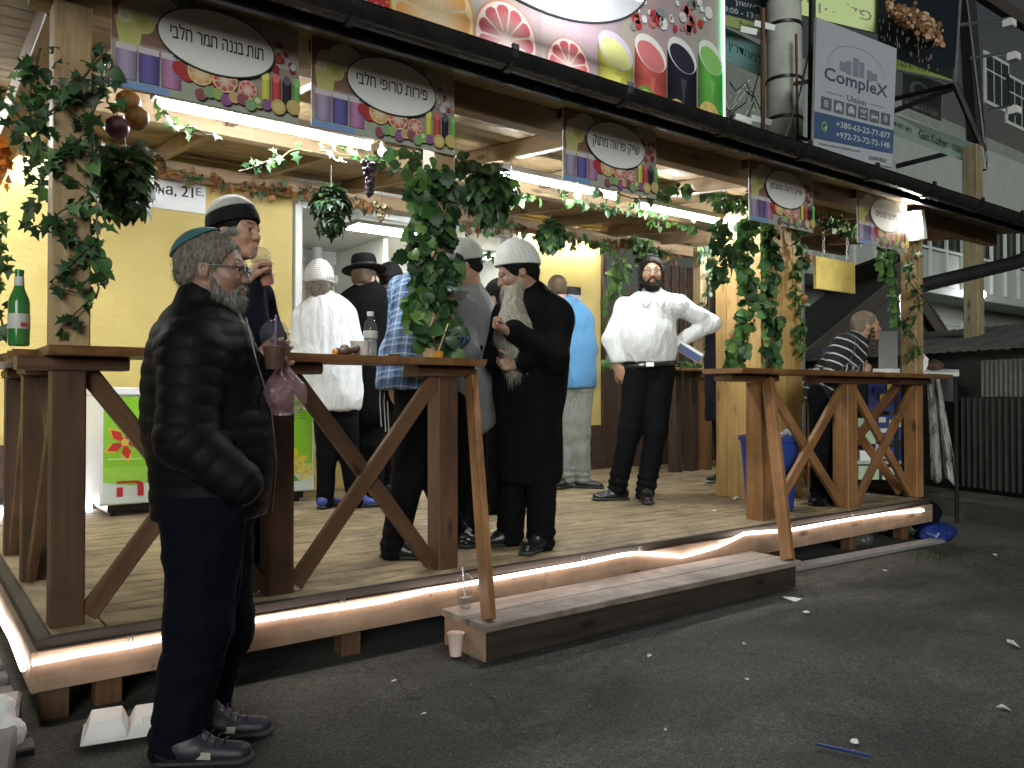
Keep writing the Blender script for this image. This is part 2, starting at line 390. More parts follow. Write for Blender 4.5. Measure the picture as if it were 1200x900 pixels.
# ---------------- ground ----------------
def ground_mat(name, c1, c2, dust, fine=260):
    m, t, b = newmat(name); vec = coords(t, 'Object')
    n1 = noise(t, vec, 1.1, 6, .62, .4); n2 = noise(t, vec, fine, 3, .7); n3 = noise(t, vec, 34, 6, .75)
    r = ramp(t, n1, [(.32, c1), (.66, c2)])
    d = noise(t, coords(t, 'Object', (1, 2.2, 1)), .8, 7, .7, .8); dr = ramp(t, d, [(.5, (0, 0, 0)), (.72, (1, 1, 1))])
    c = mixc(t, dr.outputs[0], r.outputs[0], dust)
    g = ramp(t, n2, [(.35, (.45, .45, .45)), (.62, (1.35, 1.35, 1.3))]); c = mixc(t, 1.0, c, g.outputs[0], 'MULTIPLY')
    n4 = noise(t, vec, 95, 5, .8); g4 = ramp(t, n4, [(.36, (.42, .42, .42)), (.52, (.95, .95, .95)), (.66, (1.7, 1.68, 1.6))]); c = mixc(t, 1.0, c, g4.outputs[0], 'MULTIPLY')
    g2 = ramp(t, n3, [(.3, (.68, .68, .68)), (.65, (1.1, 1.1, 1.1))]); c = mixc(t, 1.0, c, g2.outputs[0], 'MULTIPLY')
    t.links.new(c, b.inputs['Base Color']); b.inputs['Roughness'].default_value = .78
    vo = N(t, 'TexVoronoi', feature='DISTANCE_TO_EDGE'); vo.inputs['Scale'].default_value = .9; dv = N(t, 'VectorMath', operation='ADD'); nn = N(t, 'TexNoise'); nn.inputs['Scale'].default_value = 3; nn.inputs['Detail'].default_value = 5; t.links.new(vec, nn.inputs[0]); t.links.new(vec, dv.inputs[0]); t.links.new(nn.outputs['Color'], dv.inputs[1]); t.links.new(dv.outputs[0], vo.inputs[0])
    cr = ramp(t, vo.outputs['Distance'], [(.0, (.45, .45, .45)), (.012, (1, 1, 1))]); msk = ramp(t, n1, [(.5, (0, 0, 0)), (.6, (1, 1, 1))]); c2 = mixc(t, msk.outputs[0], (1, 1, 1), (1, 1, 1)); cm = N(t, 'Mix', data_type='RGBA'); t.links.new(msk.outputs[0], cm.inputs[0]); cm.inputs[6].default_value = (1, 1, 1, 1); t.links.new(cr.outputs[0], cm.inputs[7]); c = mixc(t, 1.0, c, cm.outputs[2], 'MULTIPLY'); t.links.new(c, b.inputs['Base Color'])
    p = bump(t, n3, 1.0, .05, b); p = bump(t, n4, 1.0, .015, b, p); bump(t, n2, 1.0, .008, b, p); return m
M['asphalt'] = ground_mat('worn_asphalt', (.095, .096, .092), (.20, .198, .18), (.31, .30, .265))
M['lot'] = ground_mat('dusty_green_grey_concrete', (.11, .125, .095), (.18, .19, .15), (.25, .25, .20))
M['kerb'] = plain('pale_kerb_concrete', (.20, .195, .19), .8, bmp=.5)
M['brick'] = plain('grey_paving_block', (.10, .098, .10), .85, var=.3, bmp=.6, bscale=90)
edge = [(4.2, 1.2), (4.74, 1.80), (5.3, 2.22), (5.9, 2.58), (6.3, 3.0), (6.75, 3.25), (7.2, 3.9), (8.2, 4.9), (9.6, 5.6), (10.7, 5.6), (13, 4.7), (30, 2), (30, -8), (5, -8), (4, -2)]
def lot_dist(x, y):
    """signed distance to the soft edge of the lower side lot, positive inside it"""
    best = 1e9; inside = False; n = len(edge)
    for i in range(n):
        (ax, ay), (bx, by) = edge[i], edge[(i+1) % n]; dx, dy = bx-ax, by-ay; t = max(0, min(1, ((x-ax)*dx+(y-ay)*dy)/(dx*dx+dy*dy))); best = min(best, math.hypot(x-ax-t*dx, y-ay-t*dy))
        if (ay > y) != (by > y) and x < (bx-ax)*(y-ay)/(by-ay)+ax: inside = not inside
    return best if inside else -best
mb = MB(); nx, ny = 190, 116
gx = np.concatenate(([-80, -30, -8], np.linspace(-3, 12, nx), [25, 60, 140])); gy = np.concatenate(([-60, -20, -5], np.linspace(-1, 8, ny), [20, 60, 160]))
vs = []; fs = []
for j, y in enumerate(gy):
    for i, x in enumerate(gx):
        hgt = 0.0
        if -3 < x < 12 and -1 < y < 3.0: hgt = .010*math.sin(x*1.9+y*1.3)*math.sin(y*2.3-x*.7)-.008*abs(math.sin(x*.9-y*.6))
        if x > 3.5: d = lot_dist(x, y)+.05*math.sin(x*5+y*3); t = max(0, min(1, (d+.10)/.22)); hgt = hgt*(1-t)-.085*t*t*(3-2*t)
        vs.append((x, y, hgt-.004))
for j in range(len(gy)-1):
    for i in range(len(gx)-1):
        a = j*len(gx)+i; fs.append((a, a+1, a+len(gx)+1, a+len(gx)))
mb.add(vs, fs); struct(mb, 'ground', M['asphalt'], smooth=True)
# lower dusty lot at the right, below a soft worn edge
mb = MB(); mb.slab([(x, y, -.082) for x, y in edge][::-1], (0, 0, .004)); struct(mb, 'side_lot', M['lot'])
mb = MB()
mb.slab([(4.62, 3.08, 0), (6.42, 2.99, 0), (6.44, 3.10, 0), (4.62, 3.20, 0)], (0, 0, .022)); struct(mb, 'concrete_kerb', M['kerb'])
fe = [Pz(x, y, .11) for x, y in ((1060, 572), (1100, 581), (1150, 590), (1200, 598), (1300, 618), (1500, 655))]
bk = [V((p.x+1.6, p.y+.55, .11)) for p in fe]
mb = MB(); mb.slab([(p.x, p.y, -.10) for p in fe]+[(p.x, p.y, -.10) for p in bk[::-1]], (0, 0, .208)); struct(mb, 'side_pavement', M['lot'])
# block paving to the left of the deck
bm_ = MB(); bm_.box(-.95, 2.7, -.03, .34, 6.4, .004, ch=.002); pave = struct(bm_, 'paving_bed', M['asphalt'])
blk = MB(); blk.box(0, 0, 0, .196, .096, .03, ch=.006); blk_me = blk.mesh('paving_block', M['brick'])
for j in range(30):
    for i in range(5):
        if (j*5+i) % 37 == 11: continue
        x = -.05-.0+i*.2-.2*3+(.1 if j % 2 else 0)
        if x+.2 > .36 or x < -.72: continue
        o = link('paving_block', blk_me, pave, (x, 2.95+j*.1, -.004+rnd.uniform(-.002, .002))); o.rotation_euler = (rnd.uniform(-.015, .015), rnd.uniform(-.01, .01), rnd.uniform(-.01, .01))
mb = MB(); mb.beam((.30, 3.35, .04), (.14, 2.2, .04), .10, .1, ch=.01)
solo(mb, 'kerb_stone', M['kerb'], 'long pale concrete kerb stone lying at the left corner by the paving', 'kerb')

# ---------------- deck ----------------
DX0, DX1, DY0, DY1, DZ = .395, 6.60, 3.20, 6.78, .30
deck = thing('wooden_deck', (3.5, 3.2, 0), 'raised wooden deck with rope light along its front board', 'deck')
def plank(x0, x1, y0, y1, z0, z1, name, mat, parent, ch=.003, axis=0):
    m = MB(); m.box(x0, y0, z0, x1, y1, z1, ch=ch, axis=axis); return m.build(name, mat, parent)
y = DY0+.115; k = 0
while y < DY1-.02:
    wdt = .118; y1 = min(y+wdt, DY1); xr = 8.4 if y > 5.0 else DX1
    cuts = [DX0+.205]+[2.55, 4.7][k % 2::2]+([3.6] if k % 3 == 2 else [])+([6.6] if xr > 7 else [])+[xr]
    cuts = sorted(cuts)
    for a, b in zip(cuts[:-1], cuts[1:]):
        dz = rnd.uniform(-.0015, .0015)
        plank(a+.002, b-.002, y+.0035, y1-.0035, DZ-.028+dz, DZ+dz, 'deck_board', M['deck'], deck)
    y += wdt; k += 1
plank(DX0+.03, DX0+.20, DY0+.02, DY1, DZ-.028, DZ+.001, 'border_board', M['deck'], deck, axis=1)
plank(DX0+.21, DX1, DY0+.012, DY0+.112, DZ-.028, DZ+.0005, 'border_board', M['deck'], deck)
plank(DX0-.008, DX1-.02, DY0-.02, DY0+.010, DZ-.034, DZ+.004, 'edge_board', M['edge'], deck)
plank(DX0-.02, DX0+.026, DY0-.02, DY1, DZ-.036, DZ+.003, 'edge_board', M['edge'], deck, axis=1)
for a, b in ((DX0-.02, 2.6), (2.603, 4.62), (4.623, 6.60)):
    plank(a, b, DY0-.032, DY0-.004, .125, DZ-.036, 'fascia_board', M['fascia'], deck)
plank(DX0-.038, DX0-.012, DY0-.03, DY1, .125, DZ-.038, 'fascia_board', M['fascia'], deck, axis=1)
plank(DX1-.02, DX1+.004, DY0, 5.0, .125, DZ-.032, 'fascia_board', M['fascia'], deck, axis=1)
for x, yy_ in ((.44, 3.26), (.62, 3.30), (1.58, 3.28), (4.75, 3.28), (5.6, 3.28), (6.35, 3.28), (6.5, 3.4), (6.5, 4.7), (.5, 4.4), (.5, 5.6), (3.2, 3.28)):
    plank(x-.045, x+.045, yy_-.02, yy_+.06, 0, .262, 'support_post', M['brace'], deck, axis=2)
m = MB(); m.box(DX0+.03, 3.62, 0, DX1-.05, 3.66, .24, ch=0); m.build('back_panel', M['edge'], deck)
# rope light, slightly sagging between its clips
M['led'] = emit('rope_light_glow', (1.0, .86, .76), 11)
Yl = DY0-.046
lp = [(50, 773), (100, 765), (150, 757), (193, 748), (240, 737), (293, 728), (350, 719), (400, 712), (450, 704), (500, 692), (533, 687), (570, 680), (630, 669), (683, 660), (730, 650), (750, 648), (800, 652), (840, 641), (873, 625), (927, 621), (965, 614), (1000, 608), (1040, 602), (1082, 598)]
pts = [Py(a, b, Yl) for a, b in lp]; pts[0] = V((DX0-.035, Yl, pts[1].z-.004))
side = [V((DX0-.054, DY0+.02, .20))]+[V((DX0-.054, DY0+t, .205+.012*math.sin(t*5))) for t in (.4, .8, 1.2, 1.6, 2.0, 2.5, 3.0)]
rope = thing('rope_light', (DX0, Yl, .2), 'glowing warm white rope light along the front and left deck edge', 'rope light')
m = MB(); m.tube(pts, .0100, 8, m=0); m.build('front_run', M['led'], rope, smooth=True)
m = MB(); m.tube(side, .0100, 8, m=0); m.build('side_run', M['led'], rope, smooth=True)
for i in (2, 3, 7, 11, 13, 15, 17, 19, 21):
    c = Py(lp[i][0], lp[i][1], Yl); m = MB(); m.beam((c.x, Yl+.002, c.z-.02), (c.x+.004, Yl+.012, c.z+.032), .005, .003, up=(0, 1, 0), ch=.001); m.beam((c.x+.016, Yl+.004, c.z+.014), (c.x+.018, Yl+.012, c.z+.034), .005, .003, up=(0, 1, 0), ch=.001)
    m.build('clip', M['steel'], rope)
m = MB()
for k in range(26):
    x = .50+k*.24
    for z_ in (.15, .235): m.lathe((x+.02*math.sin(k*3), DY0-.0325, z_+.006*math.sin(k*5)), [(.0055, 0), (.0055, .0015), (0, .0018)], 7, (0, -1, 0))
meta(m.build('screws', M['steel'], deck), kind='stuff')
# step
step = thing('wooden_step', (3.1, 2.98, 0), 'long grey wooden step in front of the deck', 'step')
SX0, SX1 = 1.985, 4.24
plank(SX0-.012, SX1, 2.80, 2.975, .132, .162, 'tread_board', M['stepw'], step)
plank(SX0-.012, SX1, 2.98, 3.155, .132, .162, 'tread_board', M['stepw'], step)
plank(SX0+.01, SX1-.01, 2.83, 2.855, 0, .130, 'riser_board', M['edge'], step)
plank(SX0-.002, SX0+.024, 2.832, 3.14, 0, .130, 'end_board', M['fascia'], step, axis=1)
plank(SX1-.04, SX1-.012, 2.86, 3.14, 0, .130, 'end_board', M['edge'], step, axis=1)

# ---------------- counters ----------------
def live_edge(m, x0, x1, y0, y1, z0, z1, seed, axis=0, wob=.012):
    """counter board with an uneven bark edge"""
    r = random.Random(seed); n = 26; fr = []; bk = []
    for i in range(n+1):
        t = i/n; fr.append((x0+(x1-x0)*t, y0+r.uniform(-wob, wob)+.01*math.sin(t*17+seed))); bk.append((x0+(x1-x0)*t, y1+r.uniform(-wob, wob)*.5))
    vs = []; gs = []
    for (a, b) in fr: vs += [(a, b, z1), (a, b+.006+r.uniform(0, .012), z0)]
    for (a, b) in bk: vs += [(a, b, z1), (a, b, z0)]
    if axis == 1: vs = [(q[1], q[0], q[2]) for q in vs]
    for q in vs: gs.append((q[axis], q[1-axis], q[2]))
    o = 2*(n+1); fs = []
    for i in range(n):
        a, b, c, d = 2*i, 2*i+1, 2*i+2, 2*i+3
        fs += [(a, b, d, c), (o+a, o+c, o+d, o+b), (a, c, o+c, o+a), (b, o+b, o+d, d)]
    fs += [(0, o, o+1, 1), (2*n, 2*n+1, o+2*n+1, o+2*n)]
    if axis == 1: fs = [f[::-1] for f in fs]
    return m.add(vs, fs, gs)
CZ = 1.305
def bay(parent, p0, p1, z0=.33, z1=1.22, wd=.07, th=.035, mat='brace', off=.02):
    p0, p1 = V(p0), V(p1); d = (p1-p0).normalized(); n = V((d.y, -d.x, 0))
    m = MB(); m.beam(p0+V((0, 0, z0))+n*off, p1+V((0, 0, z1))+n*off, th, wd, ch=.004); m.build('cross_brace', M[mat], parent)
    m = MB(); m.beam(p0+V((0, 0, z1))-n*off, p1+V((0, 0, z0))-n*off, th, wd, ch=.004); m.build('cross_brace', M[mat], parent)
def post(parent, x, y, z0, z1, w=.11, mat='post', name='post', d=None):
    m = MB(); m.box(x-w/2, y-(d or w)/2, z0, x+w/2, y+(d or w)/2, z1, ch=.006, axis=2); return m.build(name, M[mat], parent)
lc = thing('bar_counter', (1.3, 3.35, DZ), 'left standing counter with live edge top and X braces', 'counter')
m = MB(); live_edge(m, .40, 2.24, 3.15, 3.47, CZ-.032, CZ, 3); m.build('counter_top', M['counter'], lc)
m = MB(); live_edge(m, 3.49, 5.15, .33, .62, CZ-.032, CZ-.001, 5, axis=1); m.build('counter_top', M['counter'], lc)
for x in (.485, 1.275, 2.10): post(lc, x, 3.345, DZ, CZ-.083, mat='postshade')
for y in (4.25, 5.0): post(lc, .49, y, DZ, CZ-.083, mat='postshade')
for x, l in ((.50, .36), (1.275, .34), (2.08, .33)):
    m = MB(); m.beam((x-l/2, 3.335, CZ-.0575), (x+l/2, 3.335, CZ-.0575), .14, .048, ch=.012); m.build('bearer', M['brace'], lc)
for y in (4.25, 5.0):
    m = MB(); m.beam((.49, y-.16, CZ-.059), (.49, y+.16, CZ-.059), .12, .048, ch=.012); m.build('bearer', M['brace'], lc)
bay(lc, (.55, 3.335, 0), (1.21, 3.335, 0)); bay(lc, (1.34, 3.335, 0), (2.04, 3.335, 0))
bay(lc, (.49, 3.41, 0), (.49, 4.18, 0)); bay(lc, (.49, 4.32, 0), (.49, 4.93, 0))
m = MB(); m.beam(V((2.215, 3.27, 1.22)), V((2.03, 2.86, .165)), .075, .035, up=(1, 0, 0), ch=.004); m.build('raking_brace', M['post'], lc)
rc = thing('bar_counter', (5.6, 3.35, DZ), 'right standing counter with live edge top and X braces', 'counter')
m = MB(); live_edge(m, 4.16, 6.93, 3.14, 3.46, CZ-.032, CZ, 8, wob=.01); m.build('counter_top', M['counter'], rc)
m = MB(); live_edge(m, 3.48, 5.0, 6.48, 6.76, CZ-.032, CZ-.001, 9, axis=1); m.build('counter_top', M['counter'], rc)
for x in (4.62, 5.66, 6.69): post(rc, x, 3.36, DZ, CZ-.083, w=.13 if x < 6.6 else .11, mat='post')
for y in (4.2, 4.85): post(rc, 6.6, y, DZ, CZ-.083, mat='post')
for x, l in ((4.45, .5), (5.66, .9), (6.55, .5)):
    m = MB(); m.beam((x-l/2, 3.33, CZ-.0575), (x+l/2, 3.33, CZ-.0575), .14, .048, ch=.012); m.build('bearer', M['brace'], rc)
bay(rc, (4.69, 3.34, 0), (5.59, 3.34, 0), mat='post'); bay(rc, (5.73, 3.34, 0), (6.63, 3.34, 0), mat='post')
bay(rc, (6.6, 3.43, 0), (6.6, 4.14, 0), mat='post'); bay(rc, (6.6, 4.27, 0), (6.6, 4.79, 0), mat='post')
m = MB(); m.beam(V((4.56, 3.25, 1.235)), V((4.17, 2.84, .165)), .08, .038, up=(1, 0, 0), ch=.004); m.build('raking_brace', M['post'], rc)

# ---------------- canopy: posts, beams, boards, gutter ----------------
PT_TOP = 2.56
canopy = thing('timber_canopy', (3.5, 3.35, 2.5), 'boarded timber canopy roof over the deck', 'canopy roof')
m = MB(); m.box(.36, 3.36, PT_TOP, 8.3, 3.45, PT_TOP+.13, ch=.004); m.build('front_beam', M['rafter'], canopy)
m = MB(); m.box(.42, 3.46, PT_TOP, .53, 6.7, PT_TOP+.13, ch=.004); m.build('side_beam', M['post'], canopy)
m = MB(); m.box(-.6, 6.55, 2.83, 8.6, 6.66, 2.95, ch=.004); m.build('wall_beam', M['rafter'], canopy)
m = MB(); m.box(.54, 4.86, 2.68, 8.3, 4.95, 2.83, ch=.004); m.build('middle_beam', M['rafter'], canopy)
def roofz(y): return 2.665+(y-3.1)*.105
for i, x in enumerate((-.35, .15, .80, 1.55, 2.35, 3.15, 3.95, 4.75, 5.55, 6.35, 7.15, 7.9)):
    m = MB(); m.beam((x, 3.37, roofz(3.37)-.06), (x, 6.74, roofz(6.74)-.06), .05, .105, ch=.003); m.build('rafter', M['rafter'], canopy)
y = 3.08; k = 0
while y < 6.85:
    for a, b in zip([-.75, 1.9, 4.6][0:3], [1.897, 4.597, 8.5]):
        m = MB(); m.beam((a, y+.07, roofz(y+.07)+.008), (b, y+.07, roofz(y+.07)+.008), .137, .022, up=(0, -.105, 1), ch=.002); m.build('ceiling_board', M['ceil'], canopy)
    y += .142; k += 1
M['roofing'] = plain('black_roofing_sheet', (.02, .02, .022), .6)
m = MB(); m.beam((-.8, 4.95, roofz(4.95)+.045), (8.55, 4.95, roofz(4.95)+.045), 3.86, .03, up=(0, -.105, 1), ch=.002); m.build('roof_sheet', M['roofing'], canopy)
m = MB(); m.box(-.8, 3.04, 2.60, 8.5, 3.075, 2.695, ch=.002); m.build('eaves_board', M['gutter'], canopy)
# gutter (half round) with brackets and a bent downpipe
gut = thing('roof_gutter', (4, 3.0, 2.7), 'long black plastic gutter with brackets along the canopy edge', 'gutter')
m = MB(); n = 12; R0 = .068; ring = [(math.cos(math.pi+math.pi*i/n)*R0, math.sin(math.pi+math.pi*i/n)*R0) for i in range(n+1)]; inn = [(math.cos(math.pi+math.pi*i/n)*(R0-.005), math.sin(math.pi+math.pi*i/n)*(R0-.005)) for i in range(n, -1, -1)]
prof = [(-.078, .004)]+ring+[(.078, .004)]+inn
GX = [-.8, 8.42]; vs = [(x, 2.965+p, 2.688+q) for x in GX for p, q in prof]; L = len(prof)
m.add(vs, [(i, (i+1) % L, (i+1) % L+L, i+L) for i in range(L)]+[tuple(range(L-1, -1, -1)), tuple(range(L, 2*L))]); m.build('trough', M['gutter'], gut, smooth=True)
for x in (-.1, .68, 1.42, 2.2, 2.93, 3.72, 4.5, 5.3, 6.1, 6.9, 7.65, 8.3):
    m = MB(); vs = [V((x+dx, 2.965+math.cos(a)*r, 2.688+math.sin(a)*r)) for dx in (-.016, .016) for r in (.070, .079) for a in [math.pi+math.pi*i/8 for i in range(9)]]
    fs = []
    for i in range(8):
        fs += [(9+i, 9+i+1, 27+i+1, 27+i), (i, 18+i, 18+i+1, i+1), (i, i+1, 9+i+1, 9+i), (18+i, 27+i, 27+i+1, 18+i+1)]
    m.add(vs, fs); m.box(x-.016, 2.885, 2.688, x+.016, 2.902, 2.718, ch=.002); m.build('bracket', M['gutter'], gut)
m = MB(); m.tube([(8.1, 2.965, 2.63), (8.1, 2.965, 2.50), (8.09, 2.975, 2.42), (8.02, 3.02, 2.35), (7.85, 3.08, 2.30), (6.84, 3.42, 2.05), (6.80, 3.46, 1.98), (6.80, 3.46, .1)], [.062, .062, .068, .068, .062, .062, .064, .05], 14)
m.build('downpipe', M['gutter'], gut, smooth=True)
m = MB(); m.lathe((8.1, 2.965, 2.46), [(.070, 0), (.074, .01), (.074, .07), (.068, .08)], 14); m.build('pipe_collar', M['gutter'], gut, smooth=True)
# tall posts
def tall(x, y, z0, z1, w, mat, label, d=None, cat='post', grp=None):
    m = MB(); m.box(x-w/2, y-(d or w)/2, z0, x+w/2, y+(d or w)/2, z1, ch=.006, axis=2); return solo(m, 'canopy_post', M[mat], label, cat, grp)
tall(.49, 3.36, CZ+.002, PT_TOP-.002, .125, 'postpale', 'pale canopy post with a long crack standing on the corner of the left counter')
tall(2.085, 3.36, CZ+.002, PT_TOP-.002, .115, 'postpale', 'canopy post wrapped in thick grape leaves on the left counter')
tall(6.68, 3.36, CZ+.002, PT_TOP-.002, .125, 'postpale', 'slim pale canopy post with thin ivy on the right counter')
tall(7.17, 6.0, CZ+.03, 2.8, .11, 'postpale', 'short pale post on the small rear counter behind the right side')
# big boxed column made of boards
colm = thing('boxed_column', (5.75, 4.1, DZ), 'thick square column boarded in yellow pine behind the right counter', 'column')
cx0, cx1, cy0, cy1 = 5.45, 5.95, 3.93, 4.38
for i in range(4):
    a = cx0+(cx1-cx0)*i/4; plank(a+.001, a+(cx1-cx0)/4-.001, cy0-.02, cy0, DZ+.003, 2.70, 'face_board', M['colwood'], colm, axis=2)
    b = cy0+(cy1-cy0)*i/4; plank(cx0-.021, cx0-.001, b+.001, b+(cy1-cy0)/4-.001, DZ+.003, 2.70, 'side_board', M['colwood'], colm, axis=2)
m = MB(); m.box(cx0, cy0+.001, DZ+.003, cx1, cy1, 2.69, ch=.002, axis=2); m.build('core', M['colwood'], colm)

# ---------------- kiosk behind ----------------
def wall_mat():
    m, t, b = newmat('yellow_painted_plaster'); vec = coords(t, 'Object'); n = noise(t, vec, 1.3, 6, .6); n2 = noise(t, coords(t, 'Object', (1, 1, 2.2)), 9, 7, .7, 1.0)
    r = ramp(t, n, [(.3, (.56, .43, .14)), (.7, (.68, .53, .19))]); t.links.new(r.outputs[0], b.inputs['Base Color']); b.inputs['Roughness'].default_value = .6
    bump(t, n2, .35, .02, b); return m
M['yellow'] = wall_mat(); M['inner'] = plain('cream_wall_panel', (.72, .72, .66), .5, var=.05)
M['soffit'] = plain('pale_soffit_panel', (.62, .60, .52), .6)
kiosk = thing('kiosk_building', (3, 6.8, 0), 'yellow plastered kiosk with a wide serving window', 'kiosk')
def kbox(name, x0, y0, z0, x1, y1, z1, mat, ch=.003): m = MB(); m.box(x0, y0, z0, x1, y1, z1, ch=ch); return m.build(name, mat, kiosk)
WY = 6.8
kbox('wall', -2.2, WY, 0, 2.72, WY+.12, 3.05, M['yellow'], ch=0)
kbox('wall', 5.20, WY, 0, 6.40, WY+.12, 3.05, M['yellow'], ch=0)
kbox('wall', 2.722, WY+.01, 0, 5.198, WY+.12, 1.02, M['yellow'], ch=0)
kbox('wall', 2.722, WY+.005, 2.87, 5.198, WY+.12, 3.05, M['inner'], ch=0)
kbox('plinth', -2.2, WY-.03, DZ, 1.6, WY-.002, .78, M['darkdoor'])
kbox('plinth', 5.21, WY-.03, DZ, 6.39, WY-.002, .80, M['darkdoor'])
kbox('back_wall', .6, 9.4, 0, 6.6, 9.5, 3.0, M['inner'], ch=0)
kbox('end_wall', .5, WY+.122, 0, .6, 9.5, 3.0, M['inner'], ch=0)
kbox('end_wall', 6.3, WY+.122, 0, 6.4, 9.5, 3.0, M['inner'], ch=0)
kbox('ceiling', .6, WY+.122, 2.92, 6.3, 9.4, 2.97, M['inner'], ch=0)
kbox('cornice', .6, 9.28, 2.52, 6.3, 9.395, 2.62, M['whitemetal']); kbox('cornice', .6, 9.33, 2.75, 6.3, 9.395, 2.915, M['whitemetal'])
for i in range(9): kbox('wall_joint', .95+i*.6, 9.386, .4, .958+i*.6, 9.398, 2.5, M['grey'], ch=.001)
kbox('floor', .6, WY+.122, .1, 6.3, 9.4, .3, M['grey'], ch=0)
kbox('sill', 2.74, WY-.22, 1.02, 5.16, WY+.14, 1.06, M['whitemetal'])
fr = kbox('window_frame', 2.735, WY-.03, 1.06, 2.80, WY+.05, 2.85, M['whitemetal'], ch=.006)
kbox('window_frame', 2.80, WY-.03, 2.785, 5.10, WY+.05, 2.85, M['whitemetal'], ch=.006)
kbox('window_frame', 5.10, WY-.03, 1.06, 5.19, WY+.05, 2.85, M['whitemetal'], ch=.006)
for x in (4.25, 4.52): kbox('window_frame', x, WY-.02, 1.06, x+.05, WY+.04, 2.783, M['whitemetal'], ch=.006)
kbox('window_frame', 4.99, WY-.02, 1.06, 5.04, WY+.04, 2.783, M['grey'], ch=.006)
M['glass'] = glass('window_glass', (.75, .85, .8), .03, alpha=.16)
m = MB(); m.box(4.57, WY+.005, 1.07, 4.99, WY+.013, 2.78, ch=0); m.build('pane', M['glass'], kiosk)
kbox('interior_partition', 4.3, 8.1, .3, 4.36, 9.38, 2.9, M['inner'])
m = MB(); m.lathe((3.95, 9.1, .3), [(.06, 0), (.06, 2.6)], 14); m.build('vent_pipe', M['whitemetal'], kiosk, smooth=True)
# interior furniture behind the people
M['greyblue'] = plain('grey_blue_cabinet', (.28, .33, .36), .5)
kbox('cabinet', 2.6, 8.6, .3, 3.0, 9.2, 2.05, M['greyblue']); kbox('counter_unit', 3.1, 7.6, .3, 4.9, 8.2, 1.3, M['whitemetal'])
# dark timber partition with a door to the right of the kiosk
part = thing('timber_partition', (7.4, 6.8, DZ), 'dark brown timber partition and door behind the man in a white shirt', 'partition')
for i in range(4):
    x = 6.47+i*.19; plank(x, x+.185, WY+.0, WY+.03, DZ, 2.30, 'door_board', M['darkdoor'], part, axis=2)
dr = plank(6.405, 6.46, WY-.03, WY+.06, DZ, 2.75, 'frame_post', M['darkdoor'], part, axis=2); plank(7.24, 7.30, WY-.03, WY+.06, DZ, 2.75, 'frame_post', M['darkdoor'], part, axis=2)
plank(6.47, 7.23, WY-.02, WY+.05, 2.31, 2.38, 'door_head', M['darkdoor'], part)
m = MB(); m.box(7.14, WY-.045, 1.12, 7.16, WY-.02, 1.32, ch=.003); m.build('door_handle', M['steel'], part)
for i in range(8):
    x = 7.32+i*.15; plank(x, x+.10, WY+.02, WY+.045, DZ, 2.75, 'slat', M['darkdoor'], part, axis=2)
for z in (1.0, 1.9, 2.5): plank(7.31, 8.5, WY+.05, WY+.09, z, z+.08, 'rail', M['brace'], part)
# rear counter at the right
rr = thing('rear_counter', (7.0, 6.0, DZ), 'small rear counter with dark legs at the back right of the deck', 'counter')
m = MB(); m.box(6.45, 5.85, 1.40, 7.9, 6.15, 1.435, ch=.006); m.build('counter_top', M['post'], rr)
for x, mt in ((6.75, 'darkdoor'), (7.0, 'darkdoor'), (7.25, 'post'), (7.8, 'post')): post(rr, x, 6.0, DZ, 1.398, w=.11, mat=mt)
# ---------------- lit lamps, with one hidden tube added ----------------
M['tube'] = emit('fluorescent_tube_glow', (.95, .99, 1.0), 270)
M['tubewall'] = emit('fluorescent_wall_tube_glow', (.98, 1.0, .90), 190)
def tube_lamp(x0, x1, y, z, label, mat='tube', grp=None, tilt=0):
    t = thing('fluorescent_lamp', ((x0+x1)/2, y, z), label, 'tube lamp', grp)
    m = MB(); m.box(x0-.01, y-.03, z+.022, x1+.01, y+.03, z+.065, ch=.006); m.build('housing', M['white'], t)
    m = MB(); m.tube([(x0+.02, y, z), (x1-.02, y, z)], .014, 8); m.build('tube', M[mat], t, smooth=True)
    for x in (x0+.004, x1-.014):
        m = MB(); m.box(x, y-.016, z-.017, x+.012, y+.016, z+.024, ch=.002); m.build('end_holder', M['white'], t)
    return t
a, b = Py(180, 121, 4.2), Py(434, 178, 4.2); tube_lamp(a.x, b.x, 4.2, 2.56, 'bright fluorescent tube under the two left juice banners')
a, b = Py(583, 203, 4.2), Py(722, 234, 4.2); tube_lamp(a.x, b.x, 4.2, 2.56, 'bright fluorescent tube beside the third juice banner')
a, b = Py(806, 246, 4.2), Py(838, 0, 4.2); tube_lamp(a.x-.42, a.x+.55, 4.32, 2.57, 'fluorescent tube behind the leaves left of the boxed column')
tube_lamp(-.9, .3, 5.6, 2.72, 'fluorescent tube at the far left end of the canopy')
tube_lamp(.12, .98, 6.69, 2.90, 'fluorescent tube behind the beam just left of the street name plate', 'tubewall')
tube_lamp(-.95, .0, 6.69, 2.895, 'fluorescent tube washing the left end of the yellow wall', 'tubewall')
tube_lamp(5.25, 6.35, 6.71, 2.895, 'fluorescent tube above the narrow yellow wall', 'tubewall')
tube_lamp(6.75, 7.8, 5.5, 2.72, 'fluorescent tube at the right rear of the canopy')
tube_lamp(2.9, 4.1, 4.97, 2.80, 'added fluorescent tube hidden behind the middle beam over the customers')  # extra tube, added out of sight behind the beam
M['panelglow'] = emit('ceiling_panel_glow', (1, 1, .95), 34)
def ceil_lamp(x, y, z, lx, ly, label):
    t = thing('ceiling_lamp', (x, y, z), label, 'ceiling lamp')
    m = MB(); m.box(x-lx/2-.02, y-ly/2-.02, z-.03, x+lx/2+.02, y+ly/2+.02, z, ch=.004); m.build('frame', M['white'], t)
    m = MB(); m.box(x-lx/2, y-ly/2, z-.045, x+lx/2, y+ly/2, z-.031, ch=.003); m.build('diffuser', M['panelglow'], t)
